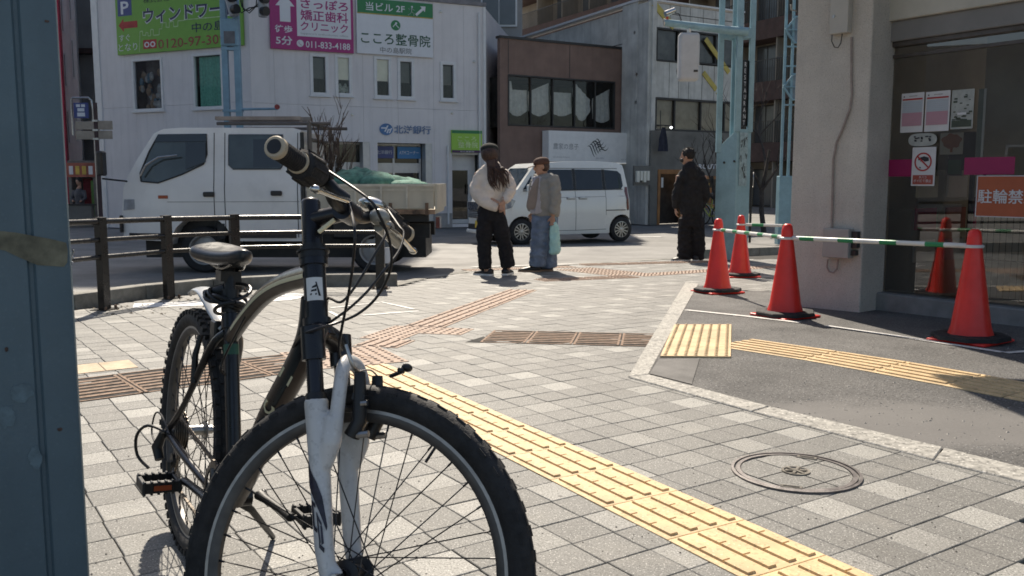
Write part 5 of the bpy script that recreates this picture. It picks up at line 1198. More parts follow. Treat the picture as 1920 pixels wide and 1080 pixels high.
# ------------------------------------------------------------------ street furniture
# near blue steel column
ncx, ncy = -.778, 1.6
t = thing('steel_column', 'weathered dark blue steel column filling the left edge in the foreground', 'column', (ncx - .15*(math.cos(R(33)) + math.sin(R(33))), ncy - .15*math.sin(R(33)) + .15*math.cos(R(33)), 0), R(33))
NC = Matrix.Translation(t.location) @ Matrix.Rotation(R(33), 4, 'Z'); NCi = NC.inverted()
def NP(px, py):
    r = ray(px, py); n = NC.to_3x3() @ Vector((0, -1, 0)); o = NC @ Vector((0, -.15, 0)); c = Vector((0, 0, CAM_H)); return NCi @ (c + r*((o - c).dot(n)/r.dot(n)))
pl_ = [(-.15, -.138), (-.138, -.15), (.078, -.15), (.082, -.143), (.088, -.143), (.092, -.15), (.135, -.15), (.146, -.146), (.15, -.135), (.15, .15), (-.15, .15)]
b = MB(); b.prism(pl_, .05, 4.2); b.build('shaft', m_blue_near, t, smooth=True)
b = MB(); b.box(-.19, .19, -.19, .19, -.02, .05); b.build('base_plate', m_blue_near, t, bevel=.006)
# worn sticker residue and old tape
def patch_shape(name, m, cx, cz, rx, rz, seed, n=22, y=-.1512):
    rg = random.Random(seed); return plate(name, m, [(cx + rx*math.cos(a)*(1 + rg.uniform(-.22, .2)), cz + rz*math.sin(a)*(1 + rg.uniform(-.25, .25))) for a in [i*math.tau/n for i in range(n)]], y, t, .001)
lx = 0
o = plate('sticker_residue', mat('sticker_residue_tan', (.17, .165, .115), .7, var=.2, vs=30), [(NP(*p).x, NP(*p).z) for p in [(-30, 430), (30, 436), (95, 448), (124, 455), (127, 470), (126, 492), (120, 500), (70, 497), (35, 482), (10, 470), (-30, 462)] if p[0] < 140], -.1513, t, .001)
for (px, py, a, c, sd_) in ((42, 735, .018, .016, 3), (10, 780, .016, .02, 4), (66, 858, .010, .02, 6)):
    q = NP(px, py); patch_shape('worn_patch', mat('faded_blue_patch', (.115, .18, .215), .6, var=.15, vs=40), q.x, q.z, a, c, sd_)
for (px, py, a, c, sd_) in ((12, 655, .003, .004, 14), (112, 805, .004, .003, 15), (88, 40, .004, .002, 16)):
    q = NP(px, py); patch_shape('paint_chip', mat('rust_chip', (.085, .055, .045), .8, var=.3, vs=60), q.x, q.z, a, c, sd_)
b = MB(); q = NP(131, 485)
for k in range(5): b.tube([(.150, -.12 + .01*k, q.z + .008*math.sin(k*2.1)), (.156, -.12 + .012*k, q.z + .012*math.cos(k*1.7)), (.150, -.10 + .01*k, q.z - .01)], .0022, 5)
b.build('tape_knot', m_paper, t, smooth=True)
# guard fence
posts = [(-3.55, 5.5), (-3.49, 6.45), (-3.349, 7.385), (-3.129, 8.211), (-2.70, 8.82), (-2.03, 9.12), (-1.329, 9.12)]
FH = .76
fe = thing('guard_fence', 'dark brown steel guard fence with three rails along the kerb', 'fence', (-2.7, 8.82, zg(-2.7, 8.82))); fl = fe.location
for i, (x, y) in enumerate(posts):
    z = zg(x, y); a = math.atan2(posts[min(i + 1, 6)][1] - posts[max(i - 1, 0)][1], posts[min(i + 1, 6)][0] - posts[max(i - 1, 0)][0])
    b = MB(); M_ = Matrix.Translation((x - fl.x, y - fl.y, z - fl.z)) @ Matrix.Rotation(a, 4, 'Z')
    b.box(-.045, .045, -.03, .03, -.02, FH, M_); b.build('post', m_brownsteel, fe, bevel=.004)
    b = MB(); b.box(-.085, .085, -.075, .075, -.01, .008, M_); b.build('foot_plate', m_brownsteel, fe)
    b = MB()
    for u, v in ((-.065, -.055), (.065, -.055)): b.lathe([(.012, 0), (.012, .022), (.006, .03), (0, .03)], seg=8, M=M_ @ Matrix.Translation((u, v, .006)))
    b.build('anchor_bolt', m_rust, fe)
for (p, q) in zip(posts, posts[1:]):
    zp, zq = zg(*p), zg(*q)
    for h, r_ in ((FH - .035, .024), (FH - .185, .019), (FH - .325, .019)):
        b = MB(); A = Vector((p[0], p[1], zp + h)) - fl; B_ = Vector((q[0], q[1], zq + h)) - fl; d = (B_ - A).normalized()*.046
        b.tube([A + d, B_ - d], r_, 10); b.build('rail', m_brownsteel, fe, smooth=True)
b = MB(); x, y = posts[-1]; z = zg(x, y)
b.box(x - fl.x + .046, x - fl.x + .10, y - fl.y - .01, y - fl.y, z - fl.z + .26, z - fl.z + .42); b.build('white_tag', m_paper, fe)
# right arcade column with signal
X0, Y0 = 3.27, 13.35; Z0 = zg(X0, Y0)
m_bl2 = m_blue
t = thing('arcade_column', 'light blue steel arcade column with solid graffiti marked base beside the man in black', 'column', (X0, Y0, Z0))
A_, B_, C_, D_ = Vector((-.235, .13)), Vector((0, 0)), Vector((.215, .13)), Vector((0, .28))
zl = lambda y: 1.01 + (HOR - y)/FPX*Y0 - Z0
b = MB(); zc1, zc0 = zl(243), zl(280)
b.add([(A_.x - .03, A_.y, 0), (B_.x, B_.y - .03, 0), (C_.x + .03, C_.y, 0), (D_.x, D_.y, 0), (A_.x - .03, A_.y, zc0), (B_.x, B_.y - .03, zc1), (C_.x + .03, C_.y, zc1), (D_.x, D_.y, zc0)],
      [(0, 1, 5, 4), (1, 2, 6, 5), (2, 3, 7, 6), (3, 0, 4, 7), (4, 5, 7), (5, 6, 7), (3, 2, 1, 0)])
b.build('casing', m_bl2, t, bevel=.008)
def post(p, w_, z0, z1, name='post'):
    b = MB(); b.box(p.x - w_/2, p.x + w_/2, p.y - w_/2, p.y + w_/2, z0, z1, Matrix()); return b.build(name, m_bl2, t, bevel=.006)
post(A_, .075, zc0 - .05, 5.6); post(B_, .085, zc1 - .05, 5.6); post(C_, .075, zc1 - .05, 5.6); post(D_, .075, zc0 - .05, 5.6)
for zc in (zl(70), 5.2):
    b = MB()
    for p, q in ((A_, B_), (B_, C_), (C_, D_), (D_, A_)):
        d = (q - p).normalized(); n = Vector((-d.y, d.x))*.025; b.prism([tuple(p - n), tuple(q - n), tuple(q + n), tuple(p + n)], zc - .07, zc + .07)
    b.build('cross_frame', m_bl2, t)
b = MB()
b.prism([tuple(B_ + Vector((.03, .0))), tuple(C_ - Vector((.03, 0))), tuple(C_ - Vector((.03, -.03))), tuple(B_ + Vector((.03, .03)))], zl(238), zl(118)); pn = b.build('sign_panel', m_deep, t)
dBC = (C_ - B_).normalized(); F5 = Frame(tuple(B_), tuple(dBC))
o = text('lettering', '\n'.join('RESTAURANT'), m_sgnw, .10, .15, zl(236), zl(122), -.01, t); o.rotation_euler = (0, 0, math.atan2(dBC.y, dBC.x)); o.parent = t
# graffiti plate on the right face
rg = random.Random(5); b = MB(); ang = math.atan2(dBC.y, dBC.x); M_ = Matrix.Rotation(ang, 4, 'Z')
b.box(.03, .19, -.034, -.028, zl(348), zl(250), M_); b.build('worn_plate', mat('worn_grey_blue_plate', (.27, .37, .40), .5, var=.15, vs=18, grime=.5), t)
b = MB()
for k in range(13):
    x, z = .04 + .13*rg.random(), zl(340) + (zl(255) - zl(340))*rg.random(); pts = [(x + rg.uniform(-.03, .03), -.037, z + rg.uniform(-.06, .06)) for _ in range(4)]
    b.tube([M_ @ Vector(p) for p in pts], .0035, 4)
b.build('scratches', m_dframe, t)
for (u, z) in ((-.19, zl(305)), (-.04, zl(303))):
    b = MB(); dAB = (B_ - A_).normalized(); p = B_ + (B_ - A_)*(u/.27 if u < -.1 else u/.27); b.sphere((p.x - .03*0, p.y - .045, z), .018, seg=8, rows=6); b.build('bolt', m_dframe, t, smooth=True)
# signal arm and head
sa = thing('signal_gantry', 'pale blue horizontal arm with a camera reaching left from the arcade column', 'arm', (X0, Y0, zl(70) + Z0))
xl = (1237 - 960)/FPX*Y0 - X0
b = MB(); b.tube([(.1, -.06, .0), (-.25, -.06, .03), (xl, -.06, .13)], [.062, .058, .05], 12); b.build('arm', m_bl2, sa, smooth=True)
b = MB(); b.tube([(xl, -.06, .13), (xl - .012, -.06, .13)], .056, 12); b.build('end_cap', m_alu, sa)
b = MB(); b.tube([(xl + .0, -.1, .24), (xl + .14, -.06, .30)], [.045, .04], 10); b.build('camera_body', m_chrome, sa, smooth=True); b = MB(); b.box(xl + .02, xl + .05, -.08, -.04, .16, .24); b.build('camera_mount', mat('red_plastic', (.45, .05, .03), .4), sa)
b = MB(); b.tube([(xl + .1, -.06, .27), (xl + .2, -.07, .25), (xl + .24, -.06, .17), (xl + .18, -.03, .10)], .007, 6); b.build('cable', m_blk, sa, smooth=True)
x1, x2 = (1263 - 960)/FPX*Y0 - X0, (1301 - 960)/FPX*Y0 - X0
ts_ = thing('traffic_signal', 'pale grey traffic signal housing hanging from the blue arm seen from behind', 'traffic light', (X0 + (x1 + x2)/2, Y0 - .06, zl(158) + Z0)); W_ = x2 - x1; H_ = zl(72) - zl(158)
b = MB(); b.box(-W_/2, W_/2, -.09, .10, 0, H_); b.build('housing', mat('grey_white_housing', (.48, .49, .50), .5, var=.04, grime=.15), ts_, bevel=.05, bseg=4)
b = MB(); b.box(-W_/2 + .02, W_/2 - .02, .095, .13, .03, H_ - .05); b.build('lens_panel', m_blk, ts_, bevel=.01)
for z in (.17, .52):
    b = MB(); b.lathe([(.12, 0), (.125, .13), (.118, .13), (.11, 0)], seg=18, M=Matrix.Translation((0, .13, z)) @ Matrix.Rotation(-math.pi/2, 4, 'X')); b.build('visor', m_blk, ts_, smooth=True)
b = MB(); b.box(.06, .12, -.096, -.09, .12, .15); b.build('maker_mark', m_blk, ts_)
b = MB(); b.tube([(0, 0, H_ - .02), (0, .0, H_ + .10)], .03, 8); b.build('hanger', m_alu, ts_)
# lattice column further back
X1, Y1 = 5.72, 19.0; Z1 = zg(X1, Y1); zl2 = lambda y: 1.01 + (HOR - y)/FPX*Y1 - Z1
t = thing('arcade_column', 'light blue arcade column with hexagonal frames half hidden behind the pillar', 'column', (X1, Y1, Z1))
b = MB(); b.box(-.16, .3, -.05, .2, 0, zl2(330)); b.build('casing', m_bl2, t, bevel=.01)
for x in (-.13, .02, .28): b = MB(); b.box(x - .025, x + .025, -.03, .03, 0, 5.6); b.build('post', m_bl2, t, bevel=.004)
for yc in (66, 168):
    b = MB(); zc = zl2(yc); pts = [(-.16 + .0, -.07, zc), (.05, -.07, zc + .26), (.30, -.07, zc + .22), (.36, -.07, zc), (.28, -.07, zc - .24), (.04, -.07, zc - .26), (-.16, -.07, zc)]
    b.tube(pts, .022, 6); b.tube([(-.16, -.07, zc), (.36, -.07, zc)], .014, 6); b.build('hexagon_frame', m_bl2, t)
    b = MB(); b.prism([(p[0]*.85, p[2]) for p in pts[:-1]], .05, .06, Matrix.Rotation(math.pi/2, 4, 'X') @ Matrix.Scale(-1, 4, (0, 0, 1))); b.build('hexagon_panel', mat('grey_blue_panel', (.22, .28, .32), .4), t)
for yc in (95, 130, 200): b = MB(); b.box(-.13, .28, -.02, .02, zl2(yc) - .015, zl2(yc) + .015); b.build('cross_bar', m_bl2, t)
# arcade column by the corner building
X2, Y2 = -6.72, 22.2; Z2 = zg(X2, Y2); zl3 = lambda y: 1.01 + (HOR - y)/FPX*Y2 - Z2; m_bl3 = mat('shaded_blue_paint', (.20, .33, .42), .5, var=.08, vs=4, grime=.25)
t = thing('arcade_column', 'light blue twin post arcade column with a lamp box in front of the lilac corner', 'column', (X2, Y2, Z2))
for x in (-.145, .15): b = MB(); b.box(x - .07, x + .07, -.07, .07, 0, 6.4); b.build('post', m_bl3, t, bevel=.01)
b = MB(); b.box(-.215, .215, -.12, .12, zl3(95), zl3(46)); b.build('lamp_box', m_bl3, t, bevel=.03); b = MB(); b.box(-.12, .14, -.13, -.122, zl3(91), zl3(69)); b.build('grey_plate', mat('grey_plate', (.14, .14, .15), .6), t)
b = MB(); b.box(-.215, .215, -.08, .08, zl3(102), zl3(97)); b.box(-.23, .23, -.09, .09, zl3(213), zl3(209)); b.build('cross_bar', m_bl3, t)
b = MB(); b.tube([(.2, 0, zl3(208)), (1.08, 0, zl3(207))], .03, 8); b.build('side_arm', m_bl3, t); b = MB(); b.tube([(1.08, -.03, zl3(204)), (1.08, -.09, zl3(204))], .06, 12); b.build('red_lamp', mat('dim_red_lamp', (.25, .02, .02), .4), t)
# signals on that column
for (xc, y0, y1, w_, lab, nm) in ((456, -20, 44, .26, 'tilted grey traffic signal beside the blue twin post column', 0), (507, -25, 46, .22, 'hexagonal grey signal housing hanging over the magenta sign', 1)):
    s = thing('traffic_signal', lab, 'traffic light', ((xc - 960)/FPX*(Y2 - .2), Y2 - .25, zl3(y1) + Z2)); H_ = zl3(y0) - zl3(y1)
    b = MB(); b.prism([(-w_/2, 0), (-w_*.3, -.12), (w_*.3, -.12), (w_/2, 0), (w_*.3, .12), (-w_*.3, .12)], 0, H_); b.build('housing', mat('signal_grey', (.33, .35, .38), .45, var=.06), s, bevel=.03, bseg=2)
    for k in range(3): b = MB(); b.tube([(w_*.1, -.12, .12 + k*.28), (w_*.1 + .12, -.20, .10 + k*.28)], [.10, .11], 12); b.build('visor', m_blk, s, smooth=True)
    if nm == 0: s.rotation_euler = (0, R(-14), 0)
b = thing('signal_cables', 'loose black cables looped between the two signals above the corner', 'cable', ((484 - 960)/FPX*Y2, Y2 - .1, zl3(22) + Z2)); m_ = MB()
for k, (a, c) in enumerate(((.25, .30), (.2, .42), (.28, .16))): m_.tube([(-a, 0, c - .1*k), (-a*.7, 0, -.05 - .07*k), (0, -.03, -.2 + .06*k), (a*.8, 0, -.02*k), (a*1.1, 0, c)], .014, 6)
m_.build('cables', m_blk, b, smooth=True)
# bare street tree and its branches
def bare_tree(label, x, y, h, seed):
    rg = random.Random(seed); t = thing('bare_tree', label, 'tree', (x, y, zg(x, y))); tr = MB(); br = MB()
    def grow(mb, p, d, l, r, lv):
        pts = [p]; q = p.copy(); dd_ = d.copy()
        for i in range(4):
            dd_ = (dd_ + Vector((rg.uniform(-.18, .18), rg.uniform(-.18, .18), rg.uniform(-.02, .14)))).normalized(); q = q + dd_*l/4; pts.append(q.copy())
        mb.tube(pts, [r*(1 - .13*i) for i in range(5)], 6 if lv < 2 else 4)
        if lv < 4:
            for k in range(3 if lv < 3 else 2):
                i = rg.randint(2, 4); a = rg.uniform(0, 6.28); nd = (dd_ + Vector((math.cos(a), math.sin(a), .25))*.75).normalized(); grow(br, pts[i], nd, l*.66, r*.52, lv + 1)
    grow(tr, Vector((0, 0, 0)), Vector((0, 0, 1)), h*.42, .075, 0)
    m_bark = mat('dark_bark', (.055, .045, .038), .9, var=.25, vs=12, bump=.5)
    tr.build('trunk', m_bark, t, smooth=True); br.build('crown', m_bark, t, smooth=True); return t
bare_tree('bare street tree with thin dark branches between the two blue columns', (1432 - 960)/FPX*24, 24, 5.2, 8)
bare_tree('small bare shrub like tree against the concrete building left of the blue column', (1338 - 960)/FPX*27, 26.6, 3.6, 12)
# road sign disc by the column and far kerb items
x, y = (1406 - 960)/FPX*20, 20.; z = zg(x, y)
t = thing('round_road_sign', 'small round road sign edge on a thin post right of the arcade column', 'sign', (x, y, z)); zt = 1.01 + (338 - 337)/FPX*20 - z
b = MB(); b.tube([(0, 0, 0), (0, 0, zt + .2)], .028, 8); b.build('post', m_brownsteel, t, smooth=True); b = MB(); b.lathe([(.17, 0), (.17, .012), (0, .012)], seg=20, M=Matrix.Translation((.02, -.03, zt)) @ Matrix.Rotation(R(90), 4, 'X') @ Matrix.Rotation(R(78), 4, 'Y')); b.build('disc', m_alu, t)
# wall mounted white meters row
for k in range(3):
    q = FB.uv(1190 + k*9, 340); 
t = thing('white_banner_row', 'row of small white meter boxes on the dark wall right of the minivan', 'meter boxes', (F2.o - F2.n*.1 + F2.d*(-.45) + Vector((0, 0, .95))), F2.ang)
for k in range(4): b = MB(); b.box(-.2 + k*.13, -.1 + k*.13, -.1, 0, .0 + .05*(k % 2), .34); b.build('box', m_blind, t, bevel=.008)
b = MB(); b.box(-.25, .4, 0, .06, -.1, .5); b.build('back_board', m_conc_d, t)
# ------------------------------------------------------------------ traffic cones
m_cone = mat('red_orange_cone_plastic', (.74, .024, .014), .40, var=.05, vs=7, coat=.15, grime=.12)
m_ring = mat('pale_ring', (.60, .60, .60), .4, var=.05)
def make_cone():
    t = thing('traffic_cone', 'x', 'traffic cone', (0, 0, 0), 0, 'red cones linked by striped bars in front of the shop')
    b = MB(); b.box(-.19, .19, -.19, .19, 0, .018); b.build('base', m_cone, t, bevel=.012, bseg=2)
    b = MB(); b.lathe([(.165, .018), (.16, .03), (.138, .036), (.118, .10), (.047, .60), (.043, .66), (.036, .70), (.022, .715), (0, .718)], seg=28)
    b.build('body', m_cone, t, smooth=True)
    b = MB(); oc = [(.235*math.cos(a), .235*math.sin(a)) for a in [math.pi/8 + i*math.pi/4 for i in range(8)]]; b.lathe([(.235, .019), (.232, .045), (.15, .052), (.14, .046)], seg=8, M=Matrix.Rotation(math.pi/8, 4, 'Z')); b.build('rubber_weight', m_black, t, smooth=False, bevel=.006)
    b = MB(); b.lathe([(.056, .598), (.058, .603), (.058, .613), (.052, .617), (.046, .617), (.046, .598)], seg=24, close=True); b.build('bar_ring', m_ring, t, smooth=True)
    return t
cones = []
proto = make_cone()
for i, (px, py, lab, rz) in enumerate([(1346, 549, 'leftmost red traffic cone standing nearest the man in black', .35), (1388, 519, 'farthest red traffic cone, small, in front of the blue column', .1), (1473, 594, 'bright red traffic cone in sunlight directly before the plaster pillar', .5), (1822, 641, 'shaded red traffic cone at the right in front of the shop window', .62)]):
    c = proto if i == 0 else copy_tree(proto)
    # base front corner in the photo is nearer than the centre
    q = G(px, py); c.location = (q.x, q.y + .02, q.z + .002); c.rotation_euler = (random.uniform(-.02, .02), random.uniform(-.02, .02), rz); c['label'] = lab; cones.append(c)
m_gr = mat('green_bar_stripe', (.01, .22, .08), .4, var=.04); m_bw = mat('white_bar', (.66, .66, .63), .4, var=.04, grime=.1)
def bar_between(a, b_, label, n=9):
    d = (b_ - a); L = d.length; u = d.normalized(); t = thing('cone_bar', label, 'barrier bar', a, 0, 'striped bars between the cones')
    mb = MB(); mb2 = MB()
    mb.tube([u*.05, u*(L - .05)], .0165, 12)
    k = .12
    while k < L - .25:
        mb2 = MB(); mb2.tube([u*k, u*(k + .13)], .0172, 12, cap=True); k += .34; mb2.build('green_stripe', m_gr, t, smooth=True)
    mb.build('tube', m_bw, t, smooth=True)
    return t
ct = lambda c: c.location + Vector((0, 0, .608))
bar_between(ct(cones[0]), ct(cones[2]), 'short white bar with green stripes from the leftmost cone to the sunlit cone')
bar_between(ct(cones[2]), ct(cones[3]), 'long white bar with green stripes from the sunlit cone to the shaded cone')
bar_between(ct(cones[1]), ct(cones[1]) + Vector((1.45, -.55, -.02)), 'white bar with green stripes from the farthest cone to behind the pillar')
# ------------------------------------------------------------------ vehicles
m_carw = mat('pearl_white_car_paint', (.78, .78, .73), .22, var=.02, vs=1, coat=.6, grime=.06)
m_truckw = mat('white_truck_paint', (.74, .72, .69), .35, var=.04, vs=1.5, coat=.2, grime=.25)
m_creamb = mat('cream_truck_bed', (.52, .47, .37), .45, var=.06, vs=2, grime=.3, streak=.3)
m_glassd = mat('tinted_car_glass', (.012, .014, .016), .06, var=.1, coat=.5)
m_glassm = mat('clear_cab_glass', (.05, .065, .065), .05, var=.25, vs=1.2, coat=.5)
m_seam = mat('panel_gap', (.03, .03, .03), .8)
def side_y(z, prof):     # inset of the flank at height z
    for (z0, y0), (z1, y1) in zip(prof, prof[1:]):
        if z0 <= z <= z1: return y0 + (y1 - y0)*(z - z0)/(z1 - z0)
    return prof[-1][1] if z > prof[-1][0] else prof[0][1]
def body_shell(outline, width, prof, nose=None):
    """outline (x,z) of the flank; width along +y; prof gives the flank inset by height; nose(x) further inset near the ends"""
    bm = bmesh.new(); vs = [bm.verts.new((x, 0, z)) for x, z in outline]; f = bm.faces.new(vs)
    r = bmesh.ops.extrude_face_region(bm, geom=[f]); ev = [g for g in r['geom'] if isinstance(g, bmesh.types.BMVert)]
    for v in ev: v.co.y = width
    for z, _ in prof: bmesh.ops.bisect_plane(bm, geom=bm.verts[:] + bm.edges[:] + bm.faces[:], plane_co=(0, 0, z), plane_no=(0, 0, 1))
    xs = [p[0] for p in outline]; x0, x1 = min(xs), max(xs)
    for k in (.10, .25, .5, .9): 
        for X in (x0 + k, x1 - k): bmesh.ops.bisect_plane(bm, geom=bm.verts[:] + bm.edges[:] + bm.faces[:], plane_co=(X, 0, 0), plane_no=(1, 0, 0))
    for v in bm.verts:
        i = side_y(v.co.z, prof) + (nose(v.co.x) if nose else 0)
        v.co.y = i if v.co.y < width/2 else width - i
    bmesh.ops.recalc_face_normals(bm, faces=bm.faces)
    bmesh.ops.triangulate(bm, faces=[f for f in bm.faces if len(f.verts) > 4])
    return bm
def bm_obj(bm, name, m, parent, bevel=0, bseg=2):
    me = bpy.data.meshes.new(name); bm.to_mesh(me); bm.free(); me.materials.append(m); o = bpy.data.objects.new(name, me); COL.objects.link(o); o.parent = parent
    me.polygons.foreach_set('use_smooth', [True]*len(me.polygons)); me.set_sharp_from_angle(angle=R(32))
    if bevel: md = o.modifiers.new('b', 'BEVEL'); md.width = bevel; md.segments = bseg; md.limit_method = 'ANGLE'; md.angle_limit = R(28); md.harden_normals = True
    return o
def flank(name, pts, m, parent, prof, off=.004, nose=None, th=.01, y_sign=1, width=0):
    """panel lying on the near (y_sign=1) or far flank, standing off proud of it"""
    bm = bmesh.new(); vs = [bm.verts.new((x, 0, z)) for x, z in pts]; bm.faces.new(vs)
    for z, _ in prof: bmesh.ops.bisect_plane(bm, geom=bm.verts[:] + bm.edges[:] + bm.faces[:], plane_co=(0, 0, z), plane_no=(0, 0, 1))
    xs = [p[0] for p in pts]
    for k in range(1, 4): bmesh.ops.bisect_plane(bm, geom=bm.verts[:] + bm.edges[:] + bm.faces[:], plane_co=(min(xs) + (max(xs) - min(xs))*k/4, 0, 0), plane_no=(1, 0, 0))
    for v in bm.verts:
        i = side_y(v.co.z, prof) + (nose(v.co.x) if nose else 0)
        v.co.y = i - off if y_sign > 0 else width - i + off
    bmesh.ops.solidify(bm, geom=bm.faces[:], thickness=th*y_sign*(1 if bm.faces[:] and True else 1))
    bmesh.ops.recalc_face_normals(bm, faces=bm.faces)
    me = bpy.data.meshes.new(name); bm.to_mesh(me); bm.free(); me.materials.append(m); o = bpy.data.objects.new(name, me); COL.objects.link(o); o.parent = parent
    return o
def arch(cx, r, z0, n=9, a0=None):
    a = math.asin(max(-1, min(1, z0/r)))if False else 0
    return [(cx + r*math.cos(math.pi*i/n), z0 + r*math.sin(math.pi*i/n)) for i in range(n + 1)]
def car_wheel(parent, x, y, r, w_, alloy=True, side=-1):
    """wheel centred (x, y, r); outer face towards y*side"""
    M_ = Matrix.Translation((x, y, r)) @ Matrix.Rotation(math.pi/2, 4, 'X')     # lathe axis -> -y
    b = MB(); rr = r*.66
    b.lathe([(rr, -w_/2), (r*.9, -w_/2), (r, -w_*.36), (r, w_*.36), (r*.9, w_/2), (rr, w_/2), (rr*.98, w_*.3)], seg=32, M=M_); wh = b.build('wheel', m_black, parent, smooth=True)
    b = MB()
    if alloy:
        b.lathe([(rr, w_*.46), (rr*.93, w_*.47), (rr*.90, w_*.25), (rr*.90, -w_*.3)], seg=32, M=M_)
        for k in range(6):
            for s in (-1, 1):
                a = k*math.pi/3 + s*.17; p0 = (rr*.16*math.cos(a), rr*.16*math.sin(a)); a2 = k*math.pi/3 + s*.30; p1 = (rr*.93*math.cos(a2), rr*.93*math.sin(a2))
                d = Vector((p1[0] - p0[0], p1[1] - p0[1])).normalized(); n = Vector((-d.y, d.x))*rr*.052
                b.prism([(p0[0] - n.x, p0[1] - n.y), (p1[0] - n.x*1.4, p1[1] - n.y*1.4), (p1[0] + n.x*1.4, p1[1] + n.y*1.4), (p0[0] + n.x, p0[1] + n.y)], w_*.30, w_*.42, M_)
        b.lathe([(rr*.22, w_*.28), (rr*.22, w_*.43), (rr*.17, w_*.46), (0, w_*.46)], seg=18, M=M_)
    else:
        b.lathe([(rr, w_*.44), (rr*.9, w_*.42), (rr*.8, w_*.1), (rr*.35, w_*.15), (rr*.3, w_*.4), (0, w_*.42)], seg=28, M=M_)
    b.build('rim', m_alu if alloy else mat('grey_steel_rim', (.3, .3, .3), .5, .4), wh, smooth=True)
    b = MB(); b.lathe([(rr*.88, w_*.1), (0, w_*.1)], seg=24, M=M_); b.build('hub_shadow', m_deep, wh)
    return wh
# ---- white minivan: local x from nose (0) to tail (3.4), near flank y=0
VD = Vector((2.07, 1, 0)).normalized(); va = math.atan2(VD.y, VD.x)
f0 = Vector(((981 - 960)/FPX*19.3, 19.3, 0)); vz = zg(f0.x, f0.y) - .02
org = f0 - VD*.68; 
van = thing('minivan', 'white boxy minivan parked across the road behind the two pedestrians', 'van', (org.x, org.y, vz), va)
vp = [(0, .05), (.30, .012), (.62, 0), (.95, .01), (1.02, .03), (1.60, .15), (1.80, .24)]
vn = lambda x: .13*max(0, (.45 - x)/.45)**2 + .07*max(0, (x - 3.1)/.3)**2
WX1, WX2, WR_ = .66, 3.18 - .02, .275
WX2 = WX1 + 2.52 - .02
out = [(.02, .22), (.0, .40), (.02, .62), (.05, .86), (.12, 1.0), (.40, 1.11), (.58, 1.18), (.98, 1.64), (1.12, 1.73), (1.8, 1.775), (2.6, 1.785), (3.15, 1.76), (3.28, 1.70), (3.36, 1.25), (3.395, .9), (3.40, .45), (3.38, .24)]
arc = lambda cx, r: [(cx + r*math.cos(a), WR_ + .01 + r*math.sin(a)) for a in [R(-14) + (R(208))*i/12 for i in range(13)]]
out = out + [(WX2 + .33, .215)] + arc(WX2, .325)[0:] + [(WX2 - .34, .20), (WX1 + .34, .20)] + arc(WX1, .325) + [(WX1 - .33, .21)]
bm = body_shell(out, 1.475, vp, vn); vb = bm_obj(bm, 'body', m_carw, van, .035, 3)
bmr = MB(); bmr.box(.35, 3.1, .06, 1.41, .22, .5); bmr.build('underbody', m_deep, van)
for x in (WX1, WX2):
    car_wheel(van, x, .095, WR_, .155)
    b = MB(); M_ = Matrix.Translation((x, 1.38, WR_)) @ Matrix.Rotation(math.pi/2, 4, 'X'); b.lathe([(0, -.08), (WR_, -.08), (WR_, .08), (0, .08)], seg=24, M=M_); b.build('wheel', m_black, van, smooth=True)
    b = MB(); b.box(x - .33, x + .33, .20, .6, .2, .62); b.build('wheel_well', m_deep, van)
F_ = lambda n, pts, m, off=.004, th=.012: flank(n, pts, m, van, vp, off, vn, th)
# glass on the flank
F_('front_quarter_glass', [(.70, 1.17), (.92, 1.17), (.93, 1.47)], m_glassd)
F_('side_glass', [(.98, 1.16), (1.93, 1.165), (1.93, 1.60), (1.10, 1.60), (1.02, 1.54)], m_glassd, .005)
F_('side_glass', [(2.01, 1.165), (2.68, 1.17), (2.68, 1.60), (2.01, 1.605)], m_glassd, .005)
F_('side_glass', [(2.76, 1.17), (3.16, 1.18), (3.22, 1.25), (3.19, 1.50), (3.10, 1.575), (2.76, 1.60)], m_glassd, .005)
F_('pillar_trim', [(1.935, 1.15), (2.005, 1.15), (2.005, 1.615), (1.935, 1.615)], m_blk, .004)
F_('pillar_trim', [(2.685, 1.155), (2.755, 1.155), (2.755, 1.61), (2.685, 1.61)], m_blk, .004)
F_('belt_strip', [(.7, 1.135), (3.2, 1.16), (3.2, 1.175), (.7, 1.155)], m_blk, .008)
F_('roof_rail_seam', [(1.3, 1.62), (3.1, 1.625), (3.1, 1.635), (1.3, 1.632)], m_seam, .004)
for x, z0, z1 in ((1.16, .30, 1.14), (1.97, .28, 1.14), (2.74, .60, 1.15)):
    F_('door_seam', [(x - .004, z0), (x + .004, z0), (x + .004, z1), (x - .004, z1)], m_seam, .0025)
F_('door_seam', [(1.16, .285), (1.97, .275), (1.97, .284), (1.16, .294)], m_seam, .0025); F_('door_seam', [(1.97, .275), (2.75, .285), (2.75, .295), (1.97, .285)], m_seam, .0025)
F_('feature_line', [(.9, .985), (3.25, 1.015), (3.25, 1.021), (.9, .991)], m_seam, .002)
F_('slide_rail', [(2.74, .70), (3.37, .70), (3.37, .718), (2.74, .718)], m_blk, .006)
for x in (1.76, 2.06):
    b = MB(); b.tube([(x, -.022, .985), (x + .09, -.035, .99), (x + .18, -.022, .985)], [.014, .016, .014], 8); b.build('door_handle', m_carw, van, smooth=True)
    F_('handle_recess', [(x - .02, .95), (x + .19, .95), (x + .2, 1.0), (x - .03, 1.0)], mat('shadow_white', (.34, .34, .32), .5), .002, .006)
F_('side_sill', [(1.05, .20), (2.80, .20), (2.80, .26), (1.05, .26)], m_carw, .02, .03)
b = MB(); b.box(.74, .82, -.16, -.02, 1.12, 1.28); b.build('door_mirror', m_carw, van, bevel=.03, bseg=3)
